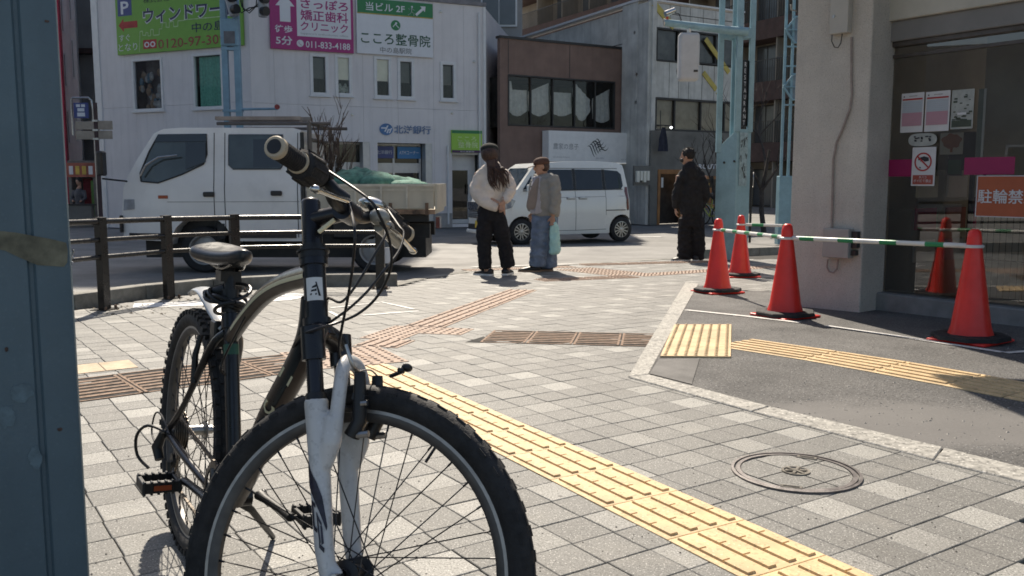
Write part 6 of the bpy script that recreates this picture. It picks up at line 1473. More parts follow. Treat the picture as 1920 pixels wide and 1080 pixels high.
F_('tail_lamp', [(3.30, .72), (3.375, .72), (3.345, 1.22), (3.27, 1.22), (3.25, 1.12), (3.29, .98)], mat('dark_red_lamp', (.10, .01, .012), .2, coat=.5), .008, .03)
F_('headlamp', [(.10, .70), (.42, .80), (.50, .94), (.40, .98), (.12, .90)], mat('headlamp_glass', (.35, .38, .42), .12, .3, coat=.6), .008, .03)
b = MB(); b.box(-.03, .0, .14, 1.33, .55, .72); b.build('grille', m_chrome, van, bevel=.01); b = MB()
for k in range(4): b.box(-.04, -.031, .2, 1.27, .565 + k*.04, .578 + k*.04)
b.build('grille_slats', m_blk, van)
b = MB(); b.box(-.035, .0, .16, 1.31, .73, .90); b.build('grille_panel', mat('dark_grille', (.05, .055, .07), .25), van)
for y in (.10, 1.18): b = MB(); b.box(-.02, .08, y, y + .22, .72, .90); b.build('headlamp', MATS['headlamp_glass'], van, bevel=.02)
b = MB(); b.box(-.02, .02, .12, 1.35, .24, .42); b.build('lower_grille', m_blk, van, bevel=.01)
b = MB(); b.box(-.045, -.021, .575, .905, .34, .50); pln = b.build('number_plate', mat('yellow_plate', (.72, .50, .04), .45, var=.04), van, bevel=.004)
b = MB(); b.box(-.05, .03, .08, 1.39, .215, .30); b.build('chin', m_carw, van, bevel=.02)
b = MB(); b.add([(.60, .20, 1.20), (.96, .28, 1.62), (.96, 1.195, 1.62), (.60, 1.275, 1.20)], [(0, 1, 2, 3)])
b.v = [(x - .012, y, z + .012) for x, y, z in b.v]; b.build('windscreen', mat('sky_tinted_windscreen', (.02, .035, .05), .08, var=.2, coat=.5), van)
b = MB(); b.box(3.20, 3.44, .28, 1.2, 1.735, 1.765); b.build('roof_spoiler', m_carw, van, bevel=.012)
# ---- white crew cab flatbed truck, moving left, at rest here
TD = 11.3; tx0 = (222 - 960)/FPX*TD; tz = zg(-4, TD) - .02; ZT = lambda y: 1.01 + (HOR - y)/FPX*TD - tz; XT = lambda x: (x - 960)/FPX*TD - tx0
tk = thing('flatbed_truck', 'white crew cab flatbed truck with roof rack and green netted load crossing behind the fence', 'truck', (tx0, TD, tz))
tp = [(0, .02), (.45, 0), (1.05, .0), (1.15, .02), (1.95, .13), (2.1, .2)]
tn = lambda x: .16*max(0, (.4 - x)/.4)**2
TW = 1.55; RW = .29; C1, Cw2 = XT(378), XT(700)
cabr = XT(566); zb0_, zb1_ = ZT(398), ZT(345)
out = [(.0, .42), (-.02, .75), (.03, 1.05), (.10, 1.20), (.46, ZT(251)), (.58, ZT(243)), (.8, ZT(240.5)), (cabr - .1, ZT(241)), (cabr, ZT(246)), (cabr, .40), (C1 + .42, .40)] + [(C1 + .40*math.cos(a), RW + .03 + .40*math.sin(a)) for a in [R(5) + R(170)*i/10 for i in range(11)]] + [(C1 - .42, .40)]
bm = body_shell(out, TW, tp, tn); bm_obj(bm, 'cab', m_truckw, tk, .045, 3)
T_ = lambda n, pts, m, off=.004, th=.012: flank(n, pts, m, tk, tp, off, tn, th)
pp = lambda *a: [(XT(x), ZT(y)) for x, y in a]
T_('side_window', pp((268, 340), (300, 343), (345, 327), (385, 308), (391, 290), (390, 253), (300, 254), (283, 285), (266, 325)), m_glassm)
T_('side_window', pp((432, 254), (532, 254), (534, 308), (528, 317), (440, 317), (432, 310)), m_glassm)
T_('window_band', pp((300, 254), (390, 253), (390, 266), (294, 267)), m_glassd, .008)
T_('interior_shade', pp((352, 268), (389, 268), (389, 304), (352, 318)), m_glassd, .007); T_('interior_shade', pp((478, 262), (530, 262), (530, 314), (478, 314)), m_glassd, .007)
b = MB(); c = [(XT(270), -.03, ZT(330)), (XT(282), -.04, ZT(310)), (XT(305), -.04, ZT(296)), (XT(340), -.03, ZT(292))]; b.tube(c, .012, 6); b.build('mirror_stay', m_alu, tk, smooth=True)
b = MB(); b.box(-.12, -.04, -.26, -.12, ZT(330), ZT(285)); b.build('door_mirror', m_blk, tk, bevel=.02); b = MB(); b.tube([(-.08, -.19, ZT(335)), (.12, .05, ZT(340))], .012, 6); b.build('mirror_arm', m_blk, tk)
for (xa, ya) in ((395, 364), (521, 362)): b = MB(); b.box(XT(xa) - .07, XT(xa) + .07, -.03, -.004, ZT(ya) - .03, ZT(ya) + .03); b.build('door_handle', m_blk, tk, bevel=.01)
for x in (404, 424, 560): T_('door_seam', [(XT(x) - .005, .45), (XT(x) + .005, .45), (XT(x) + .005, ZT(250)), (XT(x) - .005, ZT(250))], m_seam, .002)
for pts_ in (pp((268, 340), (300, 343), (345, 327), (385, 308), (391, 290), (390, 253), (300, 254), (283, 285), (266, 325)), pp((432, 254), (532, 254), (534, 308), (528, 317), (440, 317), (432, 310))):
    b = MB(); b.tube([(x_, side_y(z_, tp) + tn(x_) - .008, z_) for x_, z_ in pts_ + pts_[:1]], .009, 6); b.build('window_seal', m_blk, tk, smooth=True)
b = MB(); b.box(XT(300), XT(318), -.012, -.002, ZT(372), ZT(366)); b.build('side_indicator', m_orange_refl, tk, bevel=.004)
b = MB(); b.box(XT(568), XT(574), -.02, .02, .35, ZT(250)); b.box(XT(440), XT(556), -.012, -.002, .44, .50); b.build('cab_trim', m_blk, tk)
T_('step_recess', [(XT(408), .43), (XT(422), .43), (XT(422), .62), (XT(408), .62)], m_seam, .003)
b = MB()
for x_ in (620, 668, 716, 764): b.box(XT(x_) - .012, XT(x_) + .012, -.016, -.001, zb0_ + .05, zb1_ - .03)
b.build('gate_stanchions', mat('rubbed_cream', (.60, .55, .45), .4), tk)
T_('waist_line', [(.1, ZT(379)), (cabr - .02, ZT(378)), (cabr - .02, ZT(377)), (.1, ZT(378))], mat('grey_line', (.25, .24, .23), .6), .003)
T_('lower_panel', [(.1, .42), (C1 - .45, .42), (C1 - .45, .50), (.1, .50)], m_blk, .006)
b = MB(); b.add([(.09, .2, 1.2), (.44, .28, ZT(258)), (.44, TW - .28, ZT(258)), (.09, TW - .2, 1.2)], [(0, 1, 2, 3)]); b.v = [(x - .012, y, z + .012) for x, y, z in b.v]; b.build('windscreen', mat('bright_windscreen', (.25, .33, .38), .08, coat=.5), tk)
b = MB(); b.box(-.03, 0, .1, TW - .1, .5, .72); b.build('front_panel', m_blk, tk, bevel=.02)
T_('front_lamp', [(.02, .78), (.2, .80), (.2, .92), (.04, .92)], MATS['headlamp_glass'], .008, .02)
# bed
bx0, bx1 = cabr + .06, XT(816); zb0, zb1 = ZT(398), ZT(345)
b = MB(); b.box(bx0, bx1, .0, TW, zb0 - .02, zb0 + .04); b.build('bed_floor', m_creamb, tk)
for y in (0, TW - .03): b = MB(); b.box(bx0 + .01, bx1 - .01, y, y + .03, zb0 + .045, zb1); b.build('side_gate', m_creamb, tk, bevel=.005)
b = MB(); b.box(bx0, bx1, -.012, -.001, ZT(357), ZT(355)); b.box(bx0, bx1, -.014, -.001, zb1 - .03, zb1); b.build('gate_rib', mat('rubbed_cream', (.60, .55, .45), .4), tk)
b = MB(); b.box(bx0, bx1, -.01, -.001, zb0 - .02, zb0 + .04); b.build('rusty_edge', mat('rusty_cream', (.30, .19, .12), .7, var=.4, vs=5), tk)
for x in (bx0 + .5, bx0 + 1.05, bx1 - .1): b = MB(); b.box(x - .02, x + .02, -.022, -.002, zb0 - .03, zb0 + .12); b.build('gate_hinge', m_rust, tk)
b = MB(); b.box(bx1, bx1 + .03, 0, TW, zb0 + .04, zb1); b.build('tail_gate', m_creamb, tk)
b = MB(); b.box(.5, bx1 - .1, .35, .5, .42, .60); b.box(.5, bx1 - .1, TW - .5, TW - .35, .42, .60); b.box(bx0, bx1 - .1, .15, .3, zb0 - .12, zb0 - .03); b.build('chassis', m_deep, tk)
b = MB(); b.box(.2, bx1 - .15, .34, TW - .34, .17, .44); b.build('underbody', m_deep, tk)
b = MB(); b.box(cabr + .35, cabr + .9, .08, .35, .42, .72); b.build('fuel_tank', m_blk, tk, bevel=.03)
for x in (C1, Cw2): car_wheel(tk, x, .14, RW, .19, False)
for x in (C1, Cw2): b = MB(); b.lathe([(0, -.09), (RW, -.09), (RW, .09), (0, .09)], seg=24, M=Matrix.Translation((x, TW - .14, RW)) @ Matrix.Rotation(math.pi/2, 4, 'X')); b.build('wheel', m_black, tk, smooth=True)
b = MB(); b.box(Cw2 - .42, Cw2 + .42, .04, .32, RW*2 + .04, RW*2 + .06); b.box(Cw2 + .40, Cw2 + .42, .04, .30, .3, RW*2 + .05); b.build('mudguard', m_blk, tk)
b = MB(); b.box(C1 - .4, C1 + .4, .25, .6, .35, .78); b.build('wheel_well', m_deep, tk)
b = MB(); b.box(bx1 + .0, bx1 + .05, .1, .35, zb0 - .2, zb0 - .06); b.build('tail_lamp', MATS['dark_red_lamp'], tk)
# rack and headboard
hr = MB(); x = cabr + .10
for y in (.12, TW - .12): hr.tube([(x, y, zb0), (x, y, ZT(232))], .03, 8)
for z in (ZT(232), ZT(262), ZT(300)): hr.tube([(x, .1, z), (x, TW - .1, z)], .025, 8)
for y in (.2, TW - .2): hr.tube([(XT(405), y, ZT(232)), (x + .25, y, ZT(232))], .022, 8)
hr.build('roof_rack', mat('dull_rack_steel', (.13, .115, .105), .5, .3, var=.1), tk, smooth=True)
for (y, z, a, c) in ((.3, 222, 400, 560), (.5, 226, 420, 552), (.72, 219, 408, 566), (.95, 224, 396, 548)):
    b = MB(); b.box(XT(a), XT(c), y - .07, y + .07, ZT(z) - .02, ZT(z) + .025); b.build('roof_board', mat('weathered_board', (.30, .255, .225), .8, var=.15, vs=5), tk)
# load
def lump(name, cx, cy, cz, rx, ry, rz, m, seed, n=18):
    rg = random.Random(seed); b = MB(); b.sphere((0, 0, 0), 1, seg=20, rows=12)
    b.v = [(cx + x*rx*(1 + .25*noise.noise(Vector((x*1.7, y*1.7, z*1.7 + seed)))), cy + y*ry, cz + z*rz*(1 + .3*noise.noise(Vector((x*2.1, y*2, z*2 + seed))))) for x, y, z in b.v]
    return b.build(name, m, tk, smooth='full')
m_net = mat('green_netting', (.10, .24, .18), .85, var=.25, vs=12, bump=1, bs=40)
for k_ in range(7): lump('netted_load', XT(640 + k_*19), .5 + .35*(k_ % 3), ZT(346), .28, .35, (ZT((318, 314, 318, 322, 328, 333, 337)[k_]) - ZT(346)), m_net, 3 + k_*5)
b = MB(); rg = random.Random(2)
def twig(p, d, l, r_, lv):
    q = p + d*l; m_ = p.lerp(q, .5) + Vector((rg.uniform(-.05, .05), rg.uniform(-.05, .05), 0))*l; b.tube([p, m_, q], [r_, r_*.8, r_*.45], 4, cap=False)
    if lv: 
        for _ in range(3): twig(p.lerp(q, rg.uniform(.35, .95)), (d + Vector((rg.uniform(-.6, .6), rg.uniform(-.6, .6), rg.uniform(-.1, .5)))).normalized(), l*rg.uniform(.4, .6), r_*.55, lv - 1)
for k in range(14):
    p = Vector((XT(572) + rg.random()*.30, .25 + rg.random()*.9, zb0 + .2)); twig(p, Vector((rg.uniform(-.1, .45), rg.uniform(-.2, .2), 1)).normalized(), rg.uniform(.40, .85), rg.uniform(.008, .018), 2)
b.build('cut_branches', mat('brown_bundled_poles', (.13, .09, .07), .85, var=.25, vs=9), tk, fix=False)
# parked bicycle outline by the timber shop (simple small bike)
# ------------------------------------------------------------------ people
m_skin = mat('skin', (.42, .24, .165), .55, var=.06, vs=30); m_hair = mat('dark_brown_hair', (.055, .026, .018), .5, var=.3, vs=60, bump=.6, bs=120); m_hairb = mat('black_hair', (.012, .010, .010), .75, var=.3, vs=60, bump=.6, bs=120)
def cyl(b, pts, rad, seg=14, flat=1.0, up=None): b.tube(pts, rad, seg, True, flat=flat, up=up)
def hand(b, o, d, side, palm=.085, curl=.5, sc_=1.0, up=Vector((0, 1, 0))):
    """palm, four curled fingers and a thumb starting at the wrist o going along d"""
    o = Vector(o); d = Vector(d).normalized(); sd_ = Vector(side).normalized(); nrm = d.cross(sd_).normalized()
    b.tube([o - d*.03, o, o + d*palm*.5*sc_, o + d*palm*sc_], [.024*sc_, .026*sc_, .038*sc_, .036*sc_], 12, flat=.45, up=nrm)
    for k, l in enumerate((.068, .078, .073, .058)):
        r0 = o + d*palm*.92*sc_ + sd_*(-.027 + .018*k)*sc_; l *= sc_
        p1 = r0 + (d*math.cos(curl*.6) + nrm*math.sin(curl*.6))*l*.45; p2 = p1 + (d*math.cos(curl*1.6) + nrm*math.sin(curl*1.6))*l*.32; p3 = p2 + (d*math.cos(curl*2.5) + nrm*math.sin(curl*2.5))*l*.25
        b.tube([r0, p1, p2, p3], [.0092*sc_, .0085*sc_, .008*sc_, .0065*sc_], 8)
    t0 = o + d*palm*.25*sc_ - sd_*.03*sc_; t1 = t0 + (d*.7 - sd_*.6 + nrm*.35).normalized()*.038*sc_; t2 = t1 + (d*.9 - sd_*.1 + nrm*.5).normalized()*.03*sc_
    b.tube([t0, t1, t2], [.012*sc_, .0105*sc_, .008*sc_], 8)
def head_mb(b, c, yaw, tilt=0, s=1.0):
    """face looks along the yaw direction (0 = +x image right, pi = left); c = centre of skull"""
    M_ = Matrix.Translation(c) @ Matrix.Rotation(yaw, 4, 'Z') @ Matrix.Rotation(tilt, 4, 'Y') @ Matrix.Scale(s, 4)
    h = MB(); h.sphere((-.01, 0, .02), .098, .076, .10, 18, 12); h.sphere((.022, 0, -.045), .066, .056, .075, 16, 10)
    h.sphere((.045, 0, -.092), .030, .030, .024, 12, 8)
    h.tube([(.088, 0, .012), (.108, 0, -.022), (.096, 0, -.034)], [.007, .014, .012], 8)                # nose
    for e in (-1, 1):
        h.sphere((.074, e*.030, .004), .014, .016, .009, 8, 6); h.sphere((.070, e*.031, .020), .014, .020, .007, 8, 6)
        h.sphere((-.008, e*.076, -.012), .017, .010, .028, 10, 7)                                      # ear
    h.sphere((.082, 0, -.060), .012, .024, .008, 10, 6)                                                 # mouth
    h.tube([(-.02, 0, -.06), (-.03, 0, -.13), (-.035, 0, -.19)], [.052, .050, .060], 14)               # neck
    h.xform(M_); b.add(h.v, h.f)
    return M_
def eyes(parent, M_):
    b = MB()
    for e in (-1, 1): b.sphere((.0835, e*.030, .003), .005, .009, .0045, 8, 6)
    b.xform(M_); b.build('eyes', m_deep, parent, smooth=True)
def shoe(b, x, y, ang, l=.27, w_=.048, h=.075):
    M_ = Matrix.Translation((x, y, 0)) @ Matrix.Rotation(ang, 4, 'Z')
    s = MB(); vs = []; n = 12
    prof = [(-.09, .7, .075), (-.07, .95, .085), (-.02, .95, .09), (.05, .95, .07), (.11, 1.05, .055), (.155, .85, .045), (.178, .4, .03)]
    for u, ww, hh in prof:
        for k in range(n):
            a = math.tau*k/n; vs.append((u*l/.27, w_*ww*math.cos(a), max(0.004, hh*h/.075*.5*(1 + math.sin(a)))))
    s.add(vs, [(i*n + k, i*n + (k + 1) % n, (i + 1)*n + (k + 1) % n, (i + 1)*n + k) for i in range(len(prof) - 1) for k in range(n)] + [tuple(range(n - 1, -1, -1)), tuple((len(prof) - 1)*n + k for k in range(n))])
    s.xform(M_); b.add(s.v, s.f)
def sole(b, x, y, ang, l=.27, w_=.052):
    M_ = Matrix.Translation((x, y, 0)) @ Matrix.Rotation(ang, 4, 'Z'); pts = [(-.095, .55), (-.06, .95), (.0, .85), (.08, 1.02), (.14, .9), (.183, .4)]
    b.prism([(u*l/.27, w_*v) for u, v in pts] + [(u*l/.27, -w_*v) for u, v in reversed(pts)], 0, .022, M_)
def person(label, px, py):
    q = G(px, py); t = thing('person', label, 'person', q, 0); return t, FPX/q.y
# ---- woman with beret, back to the camera
t, s_ = person('woman in a cream jacket and dark beret, hands joined behind her back', 930, 516)
wx = lambda px: (px - 930)/s_
wz = lambda py: (516 - py)/s_
HC = Vector((wx(919), .0, wz(290)))
body = MB(); Mh = head_mb(body, HC, R(115), 0, .98)
cyl(body, [(wx(921), .01, wz(312)), (wx(923), .01, wz(340)), (wx(925), 0, wz(385)), (wx(925), 0, wz(405))], [.10, .155, .14, .15], 16, .6, (0, 1, 0))
for (a, k_, f, y) in ((908, 908, 913, -.04), (938, 944, 951, .03)): cyl(body, [(wx(a - 2 if a > 920 else a + 4), 0, wz(400)), (wx(k_ - 2), .0, wz(452)), (wx(f), y, wz(502)), (wx(f), y, .05)], [.062, .045, .036, .038], 12)
RH, LH = Vector((wx(938), -.145, wz(380))), Vector((wx(944), -.14, wz(378)))
for sh, el, wr_ in (((wx(897), 0, wz(325)), (wx(899), -.04, wz(362)), (wx(934), -.13, wz(380))), ((wx(950), 0, wz(325)), (wx(958), -.06, wz(357)), (wx(944), -.14, wz(373)))):
    cyl(body, [sh, el, wr_], [.05, .036, .026], 10)
hand(body, (wx(934), -.135, wz(381)), (.5, 0, -.9), (.8, -.3, .3), .07, .5, .9); hand(body, (wx(945), -.155, wz(377)), (-.35, 0, -1), (.9, .2, -.2), .07, .55, .9)
organic(body, 'body', m_skin, t, .0085, 2)
j = MB()
cyl(j, [(wx(923), .0, wz(305)), (wx(923), .0, wz(314)), (wx(923), .0, wz(330)), (wx(923), -.01, wz(350)), (wx(922), 0, wz(370)), (wx(921), .0, wz(383)), (wx(922), .01, wz(391))], [.07, .115, .155, .165, .165, .158, .145], 22, .66, (0, 1, 0))
for pts, rr in (([(wx(908), 0, wz(323)), (wx(896), -.02, wz(342)), (wx(894), -.05, wz(362)), (wx(912), -.11, wz(380)), (wx(933), -.135, wz(389))], [.066, .072, .070, .062, .045]),
                ([(wx(941), 0, wz(323)), (wx(953), -.02, wz(340)), (wx(958), -.06, wz(356)), (wx(952), -.11, wz(368)), (wx(945), -.135, wz(376))], [.062, .066, .064, .058, .044])): cyl(j, arc_pts(pts, 3), [rr[min(4, i//3)]*(1 - (i % 3)/3) + rr[min(4, i//3 + 1)]*((i % 3)/3) for i in range(13)], 14)
cyl(j, [(wx(921), 0, wz(306)), (wx(922), 0, wz(312))], [.085, .10], 16, .8, (0, 1, 0))
m_jk = mat('cream_fleece_jacket', (.66, .575, .50), .85, var=.06, vs=10, bump=.5, bs=60)
organic(j, 'jacket', m_jk, t, .012, 6, wr=.011, ws=6, zst=1.7, seed=3)
tr = MB()
cyl(tr, [(wx(922), 0, wz(376)), (wx(920), 0, wz(392)), (wx(919), 0, wz(412))], [.140, .150, .152], 18, .72, (0, 1, 0))
cyl(tr, arc_pts([(wx(912), 0, wz(395)), (wx(909), 0, wz(425)), (wx(908), -.01, wz(455)), (wx(909), -.02, wz(482)), (wx(911), -.035, wz(503))], 3), [.094]*3 + [.092]*3 + [.080]*3 + [.074]*3 + [.075], 16)
cyl(tr, arc_pts([(wx(928), 0, wz(395)), (wx(938), .0, wz(425)), (wx(946), .01, wz(455)), (wx(950), .02, wz(482)), (wx(953), .03, wz(500))], 3), [.094]*3 + [.090]*3 + [.084]*3 + [.080]*3 + [.080], 16)
m_tb = mat('black_trousers', (.010, .009, .011), .9, var=.2, vs=10, bump=.3, bs=80)
organic(tr, 'trousers', m_tb, t, .013, 4, wr=.012, ws=9, seed=9)
so = MB(); shoe(so, wx(912), -.02, R(155), .25); shoe(so, wx(950), .05, R(70), .25); so.build('shoes', m_blk, t, smooth='full')
so = MB(); sole(so, wx(912), -.02, R(155), .25); sole(so, wx(950), .05, R(70), .25); so.build('soles', m_wht, t)
so = MB(); 
for x, y in ((wx(914), -.03), (wx(950), .035)): cyl(so, [(x, y, .04), (x, y, .13)], [.040, .042], 12)
so.build('socks', m_sgnw, t, smooth=True)
h = MB(); h.sphere((HC.x, HC.y - .018, HC.z + .005), .104, .112, .112, 18, 12)
cyl(h, [(HC.x - .0, -.05, HC.z), (HC.x + .02, -.085, HC.z - .13), (HC.x + .07, -.10, HC.z - .22)], [.066, .05, .03], 12, .6, (0, 1, 0))
rg = random.Random(4)
for k in range(46):
    x0 = HC.x + rg.uniform(-.04, .06); e_ = rg.uniform(.0, .21); ln = rg.uniform(.22, .44)
    h.tube(arc_pts([(x0, -.06, HC.z - .03), (x0 + e_*.35, -.10, HC.z - .15), (x0 + e_*.8, -.125 - rg.uniform(0, .025), HC.z - ln*.7), (HC.x + .04 + e_*.95, -.12, HC.z - ln)], 3), [.010]*5 + [.008]*3 + [.003, .0015], 5)
h.build('hair', m_hair, t, smooth='full')
h = MB(); h.sphere((HC.x - .005, .0, HC.z + .06), .108, .112, .070, 20, 10); h.sphere((HC.x - .005, 0, HC.z + .125), .012, .012, .012, 8, 6); h.build('beret', mat('dark_green_felt', (.018, .020, .016), .95, var=.2, vs=30), t, smooth='full')
# ---- older man with brown cap facing left
t, s_ = person('man in a brown cap, open grey jacket and blue jeans holding a mint bag', 1016, 509)
wx = lambda px: (px - 1016)/s_
wz = lambda py: (509 - py)/s_
HC = Vector((wx(1014), .0, wz(313)))
body = MB(); Mh = head_mb(body, HC, R(192), R(6), .92)
cyl(body, [(wx(1020), 0, wz(332)), (wx(1021), 0, wz(350)), (wx(1021), 0, wz(390)), (wx(1020), 0, wz(410))], [.09, .14, .135, .14], 16, .75, (0, 1, 0))
for (k_, f, y) in ((1008, 1001, -.06), (1024, 1025, .08)): cyl(body, [(wx(1019), y*.6, wz(405)), (wx(k_ + 2), y, wz(452)), (wx(f), y, wz(496)), (wx(f), y, .05)], [.08, .055, .04, .04], 12)
cyl(body, [(wx(1033), -.13, wz(340)), (wx(1037), -.16, wz(372)), (wx(1035), -.17, wz(402))], [.05, .038, .027], 10)
hand(body, (wx(1035), -.17, wz(405)), (-.05, 0, -1), (.9, -.4, 0), .075, .7, .95)
cyl(body, [(wx(1008), .13, wz(340)), (wx(1002), .18, wz(370)), (wx(998), .19, wz(398))], [.05, .038, .027], 10); hand(body, (wx(998), .19, wz(400)), (-.1, 0, -1), (.9, .3, 0), .075, .6, .95)
organic(body, 'body', m_skin, t, .0085, 2); eyes(t, Mh)
j = MB()
cyl(j, [(wx(1022), 0, wz(327)), (wx(1023), 0, wz(336)), (wx(1024), 0, wz(352)), (wx(1024), 0, wz(380)), (wx(1023), 0, wz(404))], [.075, .130, .165, .172, .165], 20, .95, (0, 1, 0))
cyl(j, arc_pts([(wx(1033), -.10, wz(333)), (wx(1038), -.14, wz(352)), (wx(1039), -.165, wz(378)), (wx(1036), -.175, wz(400))], 3), [.078]*4 + [.07]*3 + [.062]*2 + [.056], 14)
cyl(j, arc_pts([(wx(1012), .10, wz(333)), (wx(1004), .15, wz(352)), (wx(1000), .175, wz(378)), (wx(998), .185, wz(396))], 3), [.078]*4 + [.07]*3 + [.062]*2 + [.056], 14)
m_gj = mat('grey_green_jacket', (.25, .25, .235), .85, var=.06, vs=8, bump=.4, bs=80)
organic(j, 'jacket', m_gj, t, .012, 4, wr=.011, ws=9, seed=5)
# the open front of the jacket, blown to the left
b = MB(); pts = [[(wx(1012), -.12, wz(330)), (wx(1006), -.15, wz(333)), (wx(1001), -.17, wz(338))], [(wx(1009), -.15, wz(350)), (wx(1000), -.19, wz(353)), (wx(992), -.20, wz(358))], [(wx(1007), -.15, wz(372)), (wx(996), -.20, wz(374)), (wx(986), -.21, wz(378))], [(wx(1005), -.14, wz(393)), (wx(995), -.19, wz(393)), (wx(985), -.19, wz(392))]]
b.add([p for r_ in pts for p in r_], [(i*3 + k, i*3 + k + 1, (i + 1)*3 + k + 1, (i + 1)*3 + k) for i in range(3) for k in range(2)]); o = b.build('jacket_flap', mat('taupe_jacket_lining', (.20, .18, .175), .85, var=.08), t, smooth='full', fix=False)
md = o.modifiers.new('s', 'SOLIDIFY'); md.thickness = .014; md = o.modifiers.new('u', 'SUBSURF'); md.levels = md.render_levels = 2
b = MB(); cyl(b, [(wx(1010), -.03, wz(332)), (wx(1010), -.04, wz(350)), (wx(1010), -.05, wz(380)), (wx(1011), -.05, wz(400))], [.075, .105, .115, .11], 16, .9, (0, 1, 0)); organic(b, 'shirt', mat('pale_blue_shirt', (.34, .34, .38), .8, var=.08, vs=12), t, .012, 3, wr=.006)
b = MB()
for k in range(5): b.sphere((wx(1010) - .1 + .0*k, -.10, wz(340 + k*10)), .008, seg=8, rows=5)
b.build('shirt_buttons', m_blk, t, smooth=True)
tr = MB(); cyl(tr, [(wx(1021), 0, wz(395)), (wx(1021), 0, wz(412)), (wx(1020), 0, wz(425))], [.15, .155, .15], 18, .85, (0, 1, 0))
cyl(tr, arc_pts([(wx(1014), -.05, wz(410)), (wx(1011), -.06, wz(440)), (wx(1009), -.06, wz(470)), (wx(1007), -.06, wz(497))], 3), [.098]*3 + [.098]*3 + [.096]*3 + [.094], 16)
cyl(tr, arc_pts([(wx(1026), .04, wz(410)), (wx(1026), .06, wz(440)), (wx(1028), .07, wz(470)), (wx(1029), .07, wz(502))], 3), [.098]*3 + [.10]*3 + [.10]*3 + [.098], 16)
organic(tr, 'jeans', mat('washed_blue_jeans', (.14, .19, .275), .85, var=.14, vs=8, bump=.5, bs=90), t, .012, 3, wr=.016, ws=9, zst=1.6, seed=2)
so = MB(); shoe(so, wx(999), -.06, R(180), .28); shoe(so, wx(1023), .06, R(188), .28); so.build('shoes', m_blk, t, smooth='full'); so = MB(); sole(so, wx(999), -.06, R(180), .28); sole(so, wx(1023), .06, R(188), .28); so.build('soles', mat('tan_sole', (.30, .22, .16), .7), t)
h = MB(); h.sphere((.028, 0, .03), .02, .02, .02, 6, 4) if False else None
h = MB(); h.sphere((-.035, 0, .0), .082, .083, .088, 16, 10); h.xform(Mh); h.build('hair', m_hair, t, smooth='full')
h = MB(); h.rings([(-.008, 0, .028, .112, .092), (-.008, 0, .06, .112, .094), (-.010, 0, .095, .098, .083), (-.012, 0, .118, .065, .058), (-.012, 0, .126, .01, .01)], 20); h.sphere((-.012, 0, .128), .012, .012, .006, 8, 5); h.xform(Mh); cp = h.build('cap', mat('brown_cap_cloth', (.085, .042, .03), .85, var=.15, vs=20), t, smooth='full')
h = MB(); h.prism([(.08, -.07), (.13, -.065), (.175, -.035), (.185, 0), (.175, .035), (.13, .065), (.08, .07)], .030, .038); h.xform(Mh @ Matrix.Rotation(R(10), 4, 'Y')); h.build('visor', MATS['brown_cap_cloth'], cp)
bg_ = thing('carrier_bag', 'mint green carrier bag hanging from the hand of the man in the cap', 'bag', t.location + Vector((wx(1038), -.17, wz(415))), 0)
b = MB(); hb_ = wz(415) - wz(474)
b.rings([(0, 0, 0, .03, .02), (.0, 0, -.06, .050, .035), (.005, 0, -.2, .062, .05), (.008, 0, -.35, .070, .055), (.004, 0, -hb_ + .02, .066, .05), (.004, 0, -hb_, .05, .03)], 18, sup=2.6); organic(b, 'sack', mat('mint_plastic', (.36, .62, .60), .45, var=.06, vs=9), bg_, .010, 2, wr=.008, ws=11)
b = MB()
for e in (-1, 1): b.tube(arc_pts([(e*.03, e*.01, -.02), (e*.018, 0, .05), (0, 0, .065)], 4), .006, 6, flat=.4)
b.build('handle', MATS['mint_plastic'], bg_, smooth=True)
# ---- man in black seen from behind
t, s_ = person('man dressed in black with wide trousers standing with his back turned beside the blue column', 1295, 489)
wx = lambda px: (px - 1295)/s_
wz = lambda py: (489 - py)/s_
HC = Vector((wx(1284), .0, wz(295)))
body = MB(); Mh = head_mb(body, HC, R(150), 0, .98)
cyl(body, [(wx(1290), .01, wz(318)), (wx(1292), .01, wz(345)), (wx(1293), 0, wz(390)), (wx(1294), 0, wz(408))], [.10, .16, .15, .15], 16, .6, (0, 1, 0))
for (k_, f, y) in ((1286, 1284, 0), (1304, 1306, 0)): cyl(body, [(wx(k_), 0, wz(400)), (wx(k_), .0, wz(445)), (wx(f), y, wz(482)), (wx(f), y, .05)], [.085, .06, .045, .045], 12)
for sh, el, wr_ in (((wx(1270), 0, wz(330)), (wx(1265), -.02, wz(365)), (wx(1266), .06, wz(392))), ((wx(1315), 0, wz(330)), (wx(1319), -.02, wz(365)), (wx(1312), .10, wz(390)))): cyl(body, [sh, el, wr_], [.05, .04, .028], 10)
hand(body, (wx(1266), .05, wz(392)), (.1, .1, -1), (0, 1, 0), .075, .5); hand(body, (wx(1312), .10, wz(390)), (-.6, .4, -.6), (.5, .6, 0), .075, .5)
organic(body, 'body', m_skin, t, .0085, 2)
j = MB(); cyl(j, [(wx(1288), .0, wz(309)), (wx(1290), .0, wz(318)), (wx(1293), .0, wz(332)), (wx(1293), 0, wz(360)), (wx(1293), 0, wz(385)), (wx(1294), 0, wz(401))], [.08, .135, .168, .178, .172, .160], 20, .66, (0, 1, 0))
for pts in ([(wx(1279), 0, wz(326)), (wx(1270), -.02, wz(347)), (wx(1266), -.01, wz(370)), (wx(1267), .04, wz(389))], [(wx(1306), 0, wz(326)), (wx(1315), -.02, wz(347)), (wx(1319), .0, wz(370)), (wx(1313), .07, wz(388))]): cyl(j, arc_pts(pts, 3), [.070]*4 + [.066]*3 + [.058]*2 + [.05], 14)
